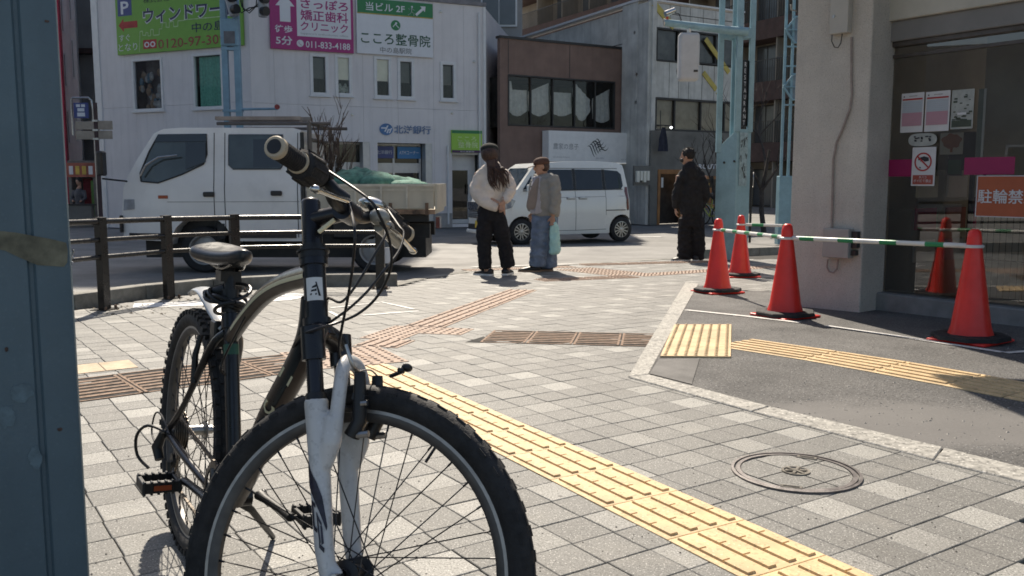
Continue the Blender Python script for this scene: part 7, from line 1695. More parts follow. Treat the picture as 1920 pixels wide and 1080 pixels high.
cyl(j, [(wx(1286), -.05, wz(306)), (wx(1290), -.10, wz(320)), (wx(1294), -.11, wz(334))], [.075, .095, .055], 14, .6, (0, 1, 0))
m_bj = mat('black_hooded_top', (.011, .011, .013), .85, var=.2, vs=9, bump=.4, bs=70)
organic(j, 'hooded_top', m_bj, t, .013, 4, wr=.014, ws=8, seed=6)
tr = MB(); cyl(tr, [(wx(1295), 0, wz(390)), (wx(1295), 0, wz(405)), (wx(1295), 0, wz(425))], [.138, .145, .148], 18, .78, (0, 1, 0))
for xa, xb in ((1284, 1283), (1306, 1308)): cyl(tr, arc_pts([(wx(xa), 0, wz(410)), (wx(xa), 0, wz(435)), (wx(xb), 0, wz(462)), (wx(xb), 0, wz(485))], 3), [.092]*3 + [.096]*3 + [.098]*3 + [.096], 16)
organic(tr, 'wide_trousers', m_tb, t, .013, 3, wr=.018, ws=8, zst=1.4, seed=12)
so = MB(); shoe(so, wx(1281), -.04, R(185), .28); shoe(so, wx(1306), -.02, R(60), .28); so.build('shoes', m_blk, t, smooth='full'); so = MB(); sole(so, wx(1281), -.04, R(185), .28); sole(so, wx(1306), -.02, R(60), .28); so.build('soles', m_wht, t)
h = MB(); h.sphere((-.022, 0, .035), .098, .088, .098, 18, 12)
rg = random.Random(9)
for k in range(60):
    a, e = rg.uniform(0, math.tau), rg.uniform(.1, 1.4); d = Vector((math.cos(a)*math.cos(e), math.sin(a)*math.cos(e), math.sin(e))); p = Vector((-.022, 0, .035)) + Vector((d.x*.092, d.y*.082, d.z*.092)); h.tube([p, p + d*.018 + Vector((rg.uniform(-.015, .015), rg.uniform(-.015, .015), 0))], [.010, .002], 5)
h.xform(Mh); h.build('hair', m_hairb, t, smooth='full')
b = MB(); b.sphere((.058, 0, -.055), .052, .060, .042, 14, 8); b.tube([(.04, -.062, -.035), (.0, -.082, -.01)], .003, 5); b.tube([(.04, .062, -.035), (.0, .082, -.01)], .003, 5); b.xform(Mh); b.build('face_mask', m_blk, t, smooth='full')
# seated figure far left behind the low wall
d = 29; t = thing('person', 'small dark haired figure behind the low wall at the far left', 'person', ((153 - 960)/FPX*d, d, zg(0, d))); z0 = 1.01 + (338 - 400)/FPX*d - t.location.z
b = MB(); b.tube([(0, 0, 0), (0, 0, .5), (0, 0, .95), (0, 0, 1.15)], [.14, .15, .17, .09], 14, flat=.65); b.tube([(-.15, 0, 1.05), (-.22, -.08, .8), (-.1, -.2, .7)], [.05, .045, .035], 8); b.tube([(.15, 0, 1.05), (.22, -.08, .8), (.1, -.2, .7)], [.05, .045, .035], 8); head_mb(b, Vector((0, 0, 1.33)), R(250))
organic(b, 'body', m_skin, t, .016, 2)
b = MB(); b.tube([(0, 0, 0.02), (0, 0, .5), (0, 0, .95), (0, 0, 1.12)], [.16, .17, .19, .10], 14, flat=.7); b.tube([(-.15, 0, 1.05), (-.22, -.08, .8), (-.13, -.17, .72)], [.062, .056, .046], 8); b.tube([(.15, 0, 1.05), (.22, -.08, .8), (.13, -.17, .72)], [.062, .056, .046], 8); organic(b, 'coat', mat('grey_coat', (.10, .10, .11), .85), t, .02, 2)
b = MB(); b.sphere((0, .02, 1.37), .10, .10, .11, 14, 9); b.build('hair', m_hairb, t, smooth='full')
# bicycles parked by the timber shop
def small_bike(label, x, y, ang, m, seed):
    t = thing('parked_bicycle', label, 'bicycle', (x, y, zg(x, y) + .0), ang)
    for cx in (-.5, .5):
        b = MB(); b.lathe([(.31 + .022*math.cos(a), .020*math.sin(a)) for a in [i*math.tau/8 for i in range(8)]], seg=28, M=Matrix.Translation((cx, 0, .33)) @ Matrix.Rotation(math.pi/2, 4, 'X'), close=True); w_ = b.build('wheel', m_tyre, t, smooth=True)
        b = MB()
        for k in range(12): a = k*math.pi/6; b.tube([(cx, 0, .33), (cx + .3*math.cos(a), 0, .33 + .3*math.sin(a))], .003, 4)
        b.build('spokes', m_alu, w_)
    b = MB(); b.tube([(-.5, 0, .33), (-.05, 0, .30), (.38, 0, .68), (-.15, 0, .62), (-.05, 0, .30)], .016, 8); b.tube([(-.5, 0, .33), (-.15, 0, .6), (-.2, 0, .85)], .013, 8); b.tube([(.5, 0, .33), (.36, 0, .72), (.33, 0, .95)], .015, 8); b.build('frame', m, t, smooth=True)
    b = MB(); b.tube([(.2, -.26, .98), (.33, -.1, .97), (.33, .1, .97), (.2, .26, .98)], .012, 8); b.build('handlebar', m_chrome, t, smooth=True)
    b = MB(); b.sphere((-.2, 0, .88), .13, .08, .035, 12, 6); b.build('saddle', m_blk, t, smooth=True)
    b = MB(); 
    for z in (.78, .95): b.tube([(.40, -.15, z), (.66, -.15, z), (.66, .15, z), (.40, .15, z), (.40, -.15, z)], .008, 6)
    for k in range(5): b.tube([(.40 + .065*k, -.15, .78), (.40 + .065*k, -.15, .95)], .004, 4); b.tube([(.66, -.15 + .075*k, .78), (.66, -.15 + .075*k, .95)], .004, 4)
    b.build('basket', m_alu, t)
    return t
for (px, d, a, mm, lab) in ((1327, 27.2, 2.0, mat('yellow_green_frame', (.45, .48, .08), .35), 'yellow green bicycle parked by the timber shop behind the man in black'), (1340, 27.6, 2.2, m_alu, 'silver bicycle parked right of the yellow green one by the timber shop')):
    small_bike(lab, (px - 960)/FPX*d, d, a, mm, 1)
# ------------------------------------------------------------------ bicycle
BX, BY, BYAW, BST, BLEAN, HA, BZ0, OFF = -.8962, 2.397, -1.012, .761, .093, 1.2359, .003, .0416
bk = thing('bicycle', 'black and white mountain bicycle with turned front wheel leaning on its stand in the foreground', 'bicycle', (BX, BY, BZ0)); bk.rotation_euler = (-BLEAN, 0, BYAW)
BM = Matrix.Translation((BX, BY, BZ0)) @ Matrix.Rotation(BYAW, 4, 'Z') @ Matrix.Rotation(-BLEAN, 4, 'X'); BMi = BM.inverted()
U = Vector((-math.cos(HA), 0, math.sin(HA))); FW = Vector((math.sin(HA), 0, math.cos(HA))); HUB = Vector((1.08, 0, .33)); AX = HUB - FW*OFF
SM = Matrix.Translation(AX) @ Matrix.Rotation(BST, 4, U) @ Matrix.Translation(-AX)
a_ = lambda t, f=0, y=0: AX + U*t + FW*f + Vector((0, y, 0))
def LP(px, py, d): return BMi @ P(px, py, d)
def wheel(name, C, M, front):
    RY = Matrix.Rotation(math.pi/2, 4, 'X')              # lathe z -> y
    base = M @ Matrix.Translation(C) @ RY
    b = MB(); prof = [(.3055 + .0245*math.cos(a), .0235*math.sin(a)) for a in [R(-150) + R(300)*i/14 for i in range(15)]]
    b.lathe(prof, seg=96, M=base)
    nk = 62 if not front else 50
    for k in range(nk):
        a = k*math.tau/nk; T_ = base @ Matrix.Rotation(a, 4, 'Z')
        if front:
            for s in (-1, 1):
                b.box(.3265, .3325, s*.0095 - .0065, s*.0095 + .0065, -.0085, .0085) if False else None
                M2 = T_ @ Matrix.Rotation(s*.03, 4, 'Z')
                b.box(.3255, .3303, -.0105, .0085, min(s*.0025, s*.0095), max(s*.0025, s*.0095), M2)
                b.box(.313, .3195, -.009, .009, min(s*.0165, s*.0226), max(s*.0165, s*.0226), T_ @ Matrix.Rotation(math.pi/nk, 4, 'Z'))
        else:
            b.box(.325, .3345, -.0085, .0085, -.008, .008, T_)
            for s in (-1, 1): b.box(.318, .3305, -.0085, .0085, min(s*.0125, s*.0235), max(s*.0125, s*.0235), T_ @ Matrix.Rotation(math.pi/nk, 4, 'Z'))
    wh = b.build(name, m_tyre, bk, smooth=True)
    b = MB(); b.lathe([(.286, -.0125), (.2865, .0125), (.279, .0128), (.270, .0118), (.263, .006), (.263, -.006), (.270, -.0118), (.279, -.0128)], seg=80, M=base, close=True); b.build('rim', m_rim, wh, smooth=True)
    b = MB(); b.lathe([(.2795, .01285), (.2855, .01285)], seg=80, M=base); b.lathe([(.2795, -.01285), (.2855, -.01285)], seg=80, M=base); b.build('brake_track', mat('pale_brake_track', (.42, .40, .37), .4, .5, var=.08, vs=30), wh, smooth=True, fix=False)
    b = MB(); b.lathe([(.012, -.05), (.012, -.036), (.026, -.034), (.026, -.029), (.014, -.026), (.014, .026), (.026, .029), (.026, .034), (.012, .036), (.012, .05)], seg=18, M=base); b.build('hub', m_blk if front else m_alu, wh, smooth=True)
    me = None
    for k in range(36):
        a = k*math.tau/36; s = 1 if k % 2 else -1; c = 1 if (k//2) % 2 else -1
        p0 = base @ Vector((.024*math.cos(a + c*1.35), .024*math.sin(a + c*1.35), s*.031)); p1 = base @ Vector((.266*math.cos(a), .266*math.sin(a), s*.002))
        b = MB(); b.tube([p0, p1], .00125, 5, cap=False); b.tube([p1, p1 + (p0 - p1)*.055], .0021, 5); b.build('spoke', m_spoke, wh, fix=False)
    b = MB(); b.tube([base @ Vector((.262*math.cos(1.2), .262*math.sin(1.2), 0)), base @ Vector((.232*math.cos(1.2), .232*math.sin(1.2), 0))], .0028, 6); b.build('valve', m_blk, wh)
    return wh
I4 = Matrix()
fwheel = wheel('front_wheel', HUB, SM, True); rwheel = wheel('rear_wheel', Vector((0, 0, .33)), I4, False)
# frame
BB = Vector((.43, 0, .272)); ST = Vector((.295, 0, .70)); TTp = [Vector((.318, 0, .630)), Vector((.42, 0, .692)), Vector((.56, 0, .760)), Vector((.70, 0, .803)), a_(.548)]
b = MB(); b.tube([a_(.452), a_(.575)], .0215, 20); b.tube([a_(.448), a_(.462)], .0265, 20); b.tube([a_(.564), a_(.578)], .0265, 20); b.build('head_tube', m_navy, bk, smooth=True)
tt = arc_pts(TTp, 7)
b = MB(); b.tube(tt, [.0165 + .0065*i/len(tt) for i in range(len(tt))], 18, up=(0, 1, 0)); b.build('top_tube', m_navy, bk, smooth=True)
def ribbon(name, path, rad, th0, th1, m, parent, i0=0, i1=None, lift=.0008):
    i1 = i1 or len(path) - 1; b = MB(); vs = []; n = 5; k = 0
    for i in range(i0, i1 + 1):
        t = (path[min(i + 1, len(path) - 1)] - path[max(0, i - 1)]).normalized(); nz = t.cross(Vector((0, -1, 0))).normalized()
        if nz.z < 0: nz = -nz
        r_ = rad[i] + lift
        for j in range(n + 1):
            th = th0 + (th1 - th0)*j/n; vs.append(path[i] + Vector((0, -1, 0))*math.cos(th)*r_ + nz*math.sin(th)*r_)
        k += 1
    b.add(vs, [(i*(n + 1) + j, i*(n + 1) + j + 1, (i + 1)*(n + 1) + j + 1, (i + 1)*(n + 1) + j) for i in range(k - 1) for j in range(n)])
    return b.build(name, m, parent, smooth='full', fix=False)
rad = [.0165 + .0065*i/len(tt) for i in range(len(tt))]
ribbon('cream_decal', tt, rad, -.34, .02, m_cream, bk, 4); ribbon('taupe_decal', tt, rad, -1.25, -.46, m_decal_g, bk, 1)
dt = arc_pts([a_(.50) + Vector((-.005, 0, 0)), a_(.43) + Vector((-.055, 0, -.03)), Vector((.66, 0, .52)), Vector((.53, 0, .37)), BB], 7); rd = [.027 - .002*abs(i/len(dt) - .5) for i in range(len(dt))]
b = MB(); b.tube(dt, rd, 18, up=(0, 1, 0)); b.build('down_tube', m_navy, bk, smooth=True)
ribbon('taupe_decal', dt, rd, -2.0, -1.0, m_decal_g, bk, 6); 
# letters down the tube
def tube_text(s, path, rd, m):
    L = 0; seg_ = []; n = len(s)
    for k, chh in enumerate(s):
        u = .34 + .44*(k/(n - 1)); i = u*(len(path) - 1); i0_ = int(i); f = i - i0_; p = path[i0_].lerp(path[min(i0_ + 1, len(path) - 1)], f)
        t = (path[max(0, i0_ - 1)] - path[min(i0_ + 2, len(path) - 1)]).normalized(); th = -.50
        nz = Vector((0, -1, 0)).cross(t).normalized(); nz = nz if nz.z > 0 else -nz
        out_ = (Vector((0, -1, 0))*math.cos(th) + nz*math.sin(th)); upv = (Vector((0, 1, 0))*math.sin(th) + nz*math.cos(th))
        if chh == ' ': continue
        o = text('frame_lettering', chh, m, -.017, .017, -.016, .016, 0, bk, .03)
        Mx = Matrix((( t.x, -out_.x, upv.x, 0), (t.y, -out_.y, upv.y, 0), (t.z, -out_.z, upv.z, 0), (0, 0, 0, 1)))
        for v in o.data.vertices: 
            q = v.co.copy(); ang_ = q.z/(.0285); v.co = p + t*q.x + (out_*math.cos(ang_) + upv*math.sin(ang_))*.0288
tube_text('TOUCI'[::-1] if False else 'ICOLT', dt, rd, m_cream)
b = MB(); b.tube([BB, Vector((.305, 0, .672))], .0178, 16); b.tube([Vector((.312, 0, .655)), Vector((.302, 0, .688))], .0225, 16); b.build('seat_tube', m_navy, bk, smooth=True)
b = MB(); p0 = BB.lerp(Vector((.305, 0, .672)), .80); p1 = BB.lerp(Vector((.305, 0, .672)), .86); b.tube([p0, p1], .0183, 16); b.build('green_label', mat('green_label', (.03, .12, .07), .5), bk, smooth=True)
b = MB(); b.tube([Vector((.302, 0, .68)), Vector((.262, 0, .81))], .0135, 14); b.build('seat_post', m_blk, bk, smooth=True)
b = MB(); b.tube([BB + Vector((0, -.036, 0)), BB + Vector((0, .036, 0))], .022, 18); b.build('bottom_bracket', m_navy, bk, smooth=True)
b = MB()
for s in (-1, 1):
    b.tube(arc_pts([Vector((.0, s*.066, .335)), Vector((.12, s*.055, .43)), Vector((.27, s*.035, .60)), Vector((.312, s*.012, .645))], 4), [.008]*6 + [.0095]*7, 10)
b.build('seat_stays', m_navy, bk, smooth=True)
b = MB()
for s in (-1, 1): b.tube(arc_pts([Vector((.0, s*.066, .33)), Vector((.15, s*.058, .305)), Vector((.34, s*.038, .278)), BB + Vector((-.01, s*.025, 0))], 4), .0098, 10); b.box(-.02, .02, s*.066 - .003, s*.066 + .003, .31, .35)
b.build('chain_stays', m_navy, bk, smooth=True)
# head badge
q = a_(.515)
b = MB(); vs = []; an0, an1 = -1.15, .32
for z in (-.022, .022):
    for i in range(9):
        an = an0 + (an1 - an0)*i/8; vs.append(q + U*z + FW*math.cos(an)*.0222 + Vector((0, 1, 0))*math.sin(an)*.0222)
b.add(vs, [(i, i + 1, 10 + i, 9 + i) for i in range(8)]); b.build('head_badge', m_wht, bk, smooth='full', fix=False)
def badge(pts, name):
    b = MB(); b.add([q + U*v + FW*math.cos(u/.0226 - .42)*.0228 + Vector((0, 1, 0))*math.sin(u/.0226 - .42)*.0228 for u, v in pts], [tuple(range(len(pts)))]); b.build(name, m_blk, bk, fix=False)
badge([(.002, .013), (.0045, .013), (.0115, -.014), (.007, -.014), (.005, -.002)], 'badge_arc')
for k in range(3): y0 = -.012 + k*.0065; badge([(-.009 + k*.002, y0), (-.008 + k*.002, y0 + .0035), (.004, y0 + .0035 + k*.002), (.0035, y0 + k*.001)], 'badge_ray')
# fork
LF = .018
def sbuild(b, *a, **k): b.xform(SM); return b.build(*a, **k)
b = MB()
for s in (-1, 1): b.tube([a_(.27, LF, s*.058), a_(.425, LF, s*.058)], .0148, 16)
sbuild(b, 'stanchions', mat('dark_stanchion', (.035, .035, .04), .22, .6, var=.1), bk, smooth=True)
b = MB(); b.tube([a_(.425, OFF*.1, 0), a_(.452, 0, 0)], [.03, .024], 18)
cr = [a_(.405, LF, -.060), a_(.425, LF*.8, -.035), a_(.435, LF*.35, 0), a_(.425, LF*.8, .035), a_(.405, LF, .060)]; b.tube(arc_pts(cr, 4), [.022]*2 + [.02]*13 + [.022]*2, 14)
for s in (-1, 1): b.tube([a_(.375, LF, s*.058), a_(.435, LF, s*.058)], [.0215, .0215], 18)
sbuild(b, 'fork_crown', m_navy, bk, smooth=True)
b = MB()
for s in (-1, 1):
    b.tube([a_(-.015, LF + .006, s*.056), a_(.05, LF, s*.058), a_(.20, LF, s*.058), a_(.305, LF, s*.058)], [.0145, .0172, .0190, .0218], 20); b.tube([a_(.03, LF, s*.056), a_(0, OFF, s*.054)], [.012, .010], 10)
    b.tube([a_(.185, LF + .010, s*.060), a_(.225, LF + .024, s*.061), a_(.27, LF + .034, s*.061)], [.013, .0195, .0175], 14)
ar = [a_(.235, LF + .032, -.060), a_(.31, LF + .044, -.056), a_(.358, LF + .046, -.036), a_(.371, LF + .044, 0), a_(.358, LF + .046, .036), a_(.31, LF + .044, .056), a_(.235, LF + .032, .060)]
b.tube(arc_pts(ar, 6), [.0155]*37, 14, flat=.8)
lo = organic(b.xform(SM), 'fork_lowers', m_wfork, bk, voxel=.0034, smooth=6)
b = MB()
for s in (-1, 1): b.tube([a_(.303, LF, s*.058), a_(.316, LF, s*.058)], [.0195, .0175], 16)
sbuild(b, 'dust_seals', m_blk, bk, smooth=True)
# dark decal wrapping the near leg
def leg_decal(name, poly, m, s=-1, r=.0202, sub=6):
    """poly in (angle degrees from forward, height t) wrapped on the leg"""
    b = MB(); pts = []
    for i in range(len(poly)):
        p, q_ = poly[i], poly[(i + 1) % len(poly)]
        for k in range(sub): pts.append((p[0] + (q_[0] - p[0])*k/sub, p[1] + (q_[1] - p[1])*k/sub))
    c = (sum(p[0] for p in pts)/len(pts), sum(p[1] for p in pts)/len(pts)); n = len(pts); vs = []
    for f in (1, .66, .33):
        for p in pts: vs.append((c[0] + (p[0] - c[0])*f, c[1] + (p[1] - c[1])*f))
    vs.append(c); W = [a_(t, LF + r*math.cos(R(a)), s*.058 + r*math.sin(R(a))) for a, t in vs]
    fs = [(k*n + i, k*n + (i + 1) % n, (k + 1)*n + (i + 1) % n, (k + 1)*n + i) for k in range(2) for i in range(n)] + [(2*n + i, 2*n + (i + 1) % n, 3*n) for i in range(n)]
    b.add(W, fs); return sbuild(b, name, m, bk, smooth='full', fix=False)
m_dec = mat('dark_purple_decal', (.022, .018, .035), .4, var=.3, vs=60)
leg_decal('leg_decal', [(-150, .205), (-120, .182), (-84, .160), (-60, .135), (-42, .085), (-48, .078), (-80, .112), (-115, .140), (-150, .160)], m_dec, r=.0196)
for poly in ([(-128, .130), (-116, .128), (-112, .085), (-124, .088)], [(-126, .132), (-100, .125), (-100, .118), (-126, .126)], [(-116, .090), (-96, .083), (-97, .076), (-118, .082)], [(-98, .112), (-90, .108), (-80, .060), (-88, .056)], [(-92, .108), (-70, .092), (-70, .085), (-90, .098)], [(-78, .088), (-68, .086), (-64, .058), (-76, .056)], [(-90, .060), (-62, .050), (-66, .042), (-90, .052)]):
    leg_decal('leg_lettering', poly, m_dec, r=.0190, sub=3)
# headset, stem
b = MB(); b.tube([a_(.578), a_(.590), a_(.592), a_(.604)], [.0275, .0275, .024, .024], 20); b.tube([a_(.590), a_(.594)], .031, 20); b.build('headset', m_blk, bk, smooth=True)
b = MB(); b.tube([a_(.60), a_(.690), a_(.6955), a_(.699)], [.0192, .0192, .016, .008], 20)
CL = a_(.7148) + Vector((.09, 0, -.028))
b.tube([a_(.655), CL], [.0185, .0175], 16, flat=.9); b.tube([CL + Vector((0, -.025, 0)), CL + Vector((0, .025, 0))], .0215, 18)
sbuild(b, 'stem', m_navy, bk, smooth=True)
b = MB(); p, q = a_(.652), CL; b.tube([p + Vector((.03, -.0165, -.02)), p.lerp(q, .8) + Vector((.0, -.0165, -.016))], .0042, 6); sbuild(b, 'stem_decal', m_cream, bk)
# handlebar
C0 = a_(.7148) + Vector((.09, 0, 0))
hb = lambda y, x=0, z=0: C0 + Vector((x, y, z))
bp_ = arc_pts([hb(-.29), hb(-.16, .002), hb(-.11, .004, -.006), hb(-.06, 0, -.024), hb(0, 0, -.028), hb(.06, 0, -.024), hb(.11, .004, -.006), hb(.16, .002), hb(.29)], 6)
b = MB(); b.tube(bp_, .0118, 14); sbuild(b, 'handlebar', m_blk, bk, smooth=True)
def ty(y): return hb(y)
for s in (-1, 1):
    b = MB(); b.tube([ty(s*.292), ty(s*.286), ty(s*.215)], [.0165, .0172, .0172], 22)
    for k in range(9): 
        y = s*(.222 + k*.0068); b.tube([ty(y), ty(y + s*.003)], .0179, 22)
    sbuild(b, 'grip', m_grip, bk, smooth=True)
    b = MB(); b.tube([ty(s*.2955), ty(s*.2935), ty(s*.284), ty(s*.281)], [.0168, .0188, .0188, .0172], 24); sbuild(b, 'grip_ring', m_gripend, bk, smooth=True); b = MB(); b.tube([ty(s*.218), ty(s*.2165), ty(s*.2125), ty(s*.211)], [.0175, .0198, .0198, .018], 24); sbuild(b, 'grip_ring', m_gripend, bk, smooth=True)
    b = MB(); b.tube([ty(s*.2965), ty(s*.2945)], .0125, 20); sbuild(b, 'end_plug', m_blk, bk, smooth=True)
    b = MB(); b.tube([ty(s*.210), ty(s*.205), ty(s*.160), ty(s*.148), ty(s*.140)], [.021, .0265, .0285, .0255, .016], 24)
    for k in range(10): 
        an = k*math.tau/10; p = ty(s*.205) + Vector((math.cos(an)*.0275, 0, math.sin(an)*.0275)); q = ty(s*.165) + Vector((math.cos(an)*.0288, 0, math.sin(an)*.0288)); b.tube([p, q], .0022, 6)
    sbuild(b, 'twist_shifter', m_grip, bk, smooth=True)
    # brake lever: clamp, body and blade
    b = MB(); b.tube([ty(s*.128), ty(s*.112)], .0175, 18); b.tube(arc_pts([hb(s*.118, .012, -.006), hb(s*.112, .032, -.020), hb(s*.10, .044, -.026)], 4), [.011]*4 + [.012]*5, 12); b.tube([hb(s*.10, .04, -.024), hb(s*.07, .03, -.018)], [.010, .006], 10)
    sbuild(b, 'brake_body', m_alu if s > 0 else m_blk, bk, smooth=True)
    b = MB(); b.tube(arc_pts([hb(s*.100, .046, -.026), hb(s*.125, .056, -.032), hb(s*.17, .056, -.038), hb(s*.225, .052, -.043)], 5), [.0068]*6 + [.0062]*4 + [.007]*4 + [.0085, .0085], 12, flat=.65); b.sphere(tuple(hb(s*.228, .052, -.0435)), .0095, .0095, .0075, 10, 7); sbuild(b, 'brake_lever', m_chrome, bk, smooth=True)
# shiny shifter pod on the far side and gear window on the near side
b = MB(); b.sphere(tuple(hb(.11, -.006, .014)), .030, .036, .016, 16, 10); sbuild(b, 'gear_pod', m_chrome, bk, smooth=True)
b = MB(); b.tube([hb(.085, .03, -.03), hb(.165, .044, -.046)], [.012, .010], 12); b.sphere(tuple(hb(.085, .026, -.012)), .022, .022, .018, 12, 8); sbuild(b, 'gear_indicator', mat('clear_plastic', (.42, .40, .34), .12, coat=.6), bk, smooth=True)
# cables: hose runs drawn through space around the head tube
def cable(pts, r_=.0026, m=None, name='cable'): b = MB(); b.tube(arc_pts(pts, 6), r_, 8); return b.build(name, m or m_blk, bk, smooth=True)
sp_ = lambda v: SM @ v
nearb = sp_(hb(-.075, .035, -.024)); farb = sp_(hb(.075, .035, -.024))
cable([nearb, LP(665, 430, 1.55), LP(661, 500, 1.56), LP(652, 560, 1.58), LP(640, 620, 1.60), LP(636, 655, 1.62), LP(642, 690, 1.63)])
cable([farb, LP(722, 440, 1.74), LP(695, 490, 1.70), LP(664, 540, 1.68), LP(640, 566, 1.67), LP(620, 560, 1.70), LP(600, 555, 1.74)])
cable([sp_(hb(-.13, .01, .014)), LP(690, 372, 1.55), LP(712, 405, 1.55), LP(731, 455, 1.58), LP(732, 505, 1.60), LP(708, 555, 1.62), LP(672, 588, 1.63), LP(630, 606, 1.62), LP(590, 618, 1.58), LP(563, 630, 1.62), LP(548, 655, 1.72), LP(535, 690, 1.8)])
cable([sp_(hb(.14, .01, .02)), LP(748, 424, 1.80), LP(757, 438, 1.78), LP(748, 470, 1.74), LP(722, 505, 1.70), LP(690, 545, 1.68), LP(655, 578, 1.66), LP(622, 602, 1.66), LP(600, 618, 1.70), LP(575, 640, 1.76)])
# front brake
b = MB()
for s in (-1, 1):
    b.tube([a_(.235, OFF + .03, s*.036), a_(.26, OFF + .048, s*.038), a_(.345, OFF + .055, s*.040)], [.015, .014, .010], 10); b.box(-.012, .012, -.008, .008, -.006, .006, Matrix.Translation(a_(.30, OFF + .052, s*.040)))
    b.tube([a_(.285, OFF + .062, s*.026), a_(.285, OFF - .018, s*.026)], .0065, 8)
sbuild(b, 'front_brake_arms', m_blk, bk, smooth=True)
for s in (-1, 1):
    for (t_, f0_, f1_, y_, r_) in ((.235, .04, .064, .040, .0062), (.288, .056, .068, .046, .0052)): b = MB(); b.tube([a_(t_, OFF + f0_, s*y_), a_(t_, OFF + f1_, s*y_)], r_, 8); sbuild(b, 'brake_bolt', m_alu, bk, smooth=True)
b = MB(); b.tube(arc_pts([a_(.345, OFF + .055, .040), a_(.352, OFF + .058, 0), a_(.345, OFF + .055, -.050)], 4), .0016, 6); b.tube(arc_pts([a_(.345, OFF + .055, -.045), a_(.352, OFF + .058, -.075), a_(.39, OFF + .05, -.082)], 4), .0035, 8); sbuild(b, 'brake_noodle', m_alu, bk, smooth=True)
b = MB(); b.tube([a_(.34, OFF + .085, .03), a_(.345, OFF + .115, .02)], .004, 6); b.sphere(tuple(a_(.35, OFF + .122, .02)), .010, .014, .008, 10, 7); b.sphere(tuple(a_(.345, OFF + .115, .005)), .007, .007, .006, 8, 6); sbuild(b, 'adjuster_knob', m_blk, bk, smooth=True)
# saddle
b = MB(); n = 22; rings_ = []
sad = []
for i in range(14):
    u = i/13; x = .125 + .275*u; wd = .073*(1 - u)**1.05 + .019 if u > .12 else .074*math.sqrt(max(0.05, u/.12)) ; wd = wd if u < .93 else wd*(.72 if u < .97 else .35)
    zt = .856 - .018*math.sin(u*2.6) + .006*u; h = .052*(1 - .38*u) if u < .9 else .03
    sad.append((x, wd, zt, h))
vs = []
for x, wd, zt, h in sad:
    for k in range(16):
        an = math.tau*k/16; c, s_ = math.cos(an), math.sin(an); y = wd*math.copysign(abs(c)**.8, c); z = zt - h*.42 + (h*.42 if s_ > 0 else h*.58)*math.copysign(abs(s_)**.75, s_); vs.append((x, y, z))
b.add(vs, [(i*16 + k, i*16 + (k + 1) % 16, (i + 1)*16 + (k + 1) % 16, (i + 1)*16 + k) for i in range(13) for k in range(16)] + [tuple(range(15, -1, -1)), tuple(13*16 + k for k in range(16))])
o = b.build('saddle', mat('black_vinyl_saddle', (.025, .028, .032), .34, var=.15, vs=20, bump=.15, bs=200, coat=.15), bk, smooth='full'); md = o.modifiers.new('s', 'SUBSURF'); md.levels = md.render_levels = 1
b = MB()
for s in (-1, 1): b.tube(arc_pts([(.145, s*.03, .822), (.19, s*.024, .800), (.30, s*.022, .798), (.365, s*.010, .826), (.375, s*.008, .835)], 5), .0036, 8)
b.build('saddle_rails', m_chrome, bk, smooth=True)
b = MB(); b.tube([(.262, -.026, .803), (.262, .026, .803)], .013, 12); b.tube([(.262, 0, .80), (.27, 0, .775)], .016, 12); b.tube([(.295, 0, .69), (.283, 0, .745)], .021, 12); b.box(.235, .285, -.024, .024, .765, .79); b.box(.235, .29, -.02, .02, .800, .812); b.build('saddle_clamp', m_blk, bk, smooth=True)
b = MB()
for k in range(4):
    b.tube([(.292 + .044*math.cos(a) - .008*k, .034*math.sin(a)*(1 + .2*k), .700 + .012*k + .020*math.cos(a + k*1.3)) for a in [i*math.tau/18 for i in range(19)]], .0048, 8)
b.build('cable_lock', m_blk, bk, smooth=True)
b = MB(); b.tube([(.270, -.005, .745), (.235, -.045, .725)], .014, 12); b.build('lock_barrel', m_blk, bk, smooth=True)
# clip-on rear mudguard
path = arc_pts([(.27, 0, .655), (.20, 0, .682), (.11, 0, .722), (.03, 0, .728), (-.04, 0, .705)], 6); b = MB(); vs = []; n = 8
for i, p in enumerate(path):
    u = i/(len(path) - 1); wd = .018 + .018*min(1, u*2.2) if u < .9 else .034*(1 - (u - .9)*4)
    for k in range(n + 1):
        an = -1.15 + 2.3*k/n; vs.append((p.x, p.y + wd*math.sin(an), p.z + .018*(math.cos(an) - 1)))
b.add(vs, [(i*(n + 1) + k, i*(n + 1) + k + 1, (i + 1)*(n + 1) + k + 1, (i + 1)*(n + 1) + k) for i in range(len(path) - 1) for k in range(n)])
o = b.build('mudguard', mat('white_mudguard', (.58, .60, .62), .3, var=.05, coat=.3), bk, smooth='full', fix=False); md = o.modifiers.new('t', 'SOLIDIFY'); md.thickness = .003
b = MB(); b.box(.215, .262, -.026, .026, .60, .665); b.tube([(.28, 0, .64), (.23, 0, .66)], .012, 8); b.build('rear_reflector_bracket', m_blk, bk, bevel=.005)
# rear brake
b = MB()
for s in (-1, 1): b.tube([(.195, s*.052, .50), (.185, s*.050, .57), (.19, s*.040, .62)], [.009, .008, .006], 8); b.tube([(.165, s*.026, .545), (.215, s*.026, .575)], .0065, 8)
b.tube([(.19, -.04, .62), (.19, .05, .62)], .0018, 6); b.build('rear_brake', m_blk, bk, smooth=True)
cable([(.47, -.012, .705), (.385, -.03, .60), (.375, -.035, .565), (.36, -.02, .55)], .0028)
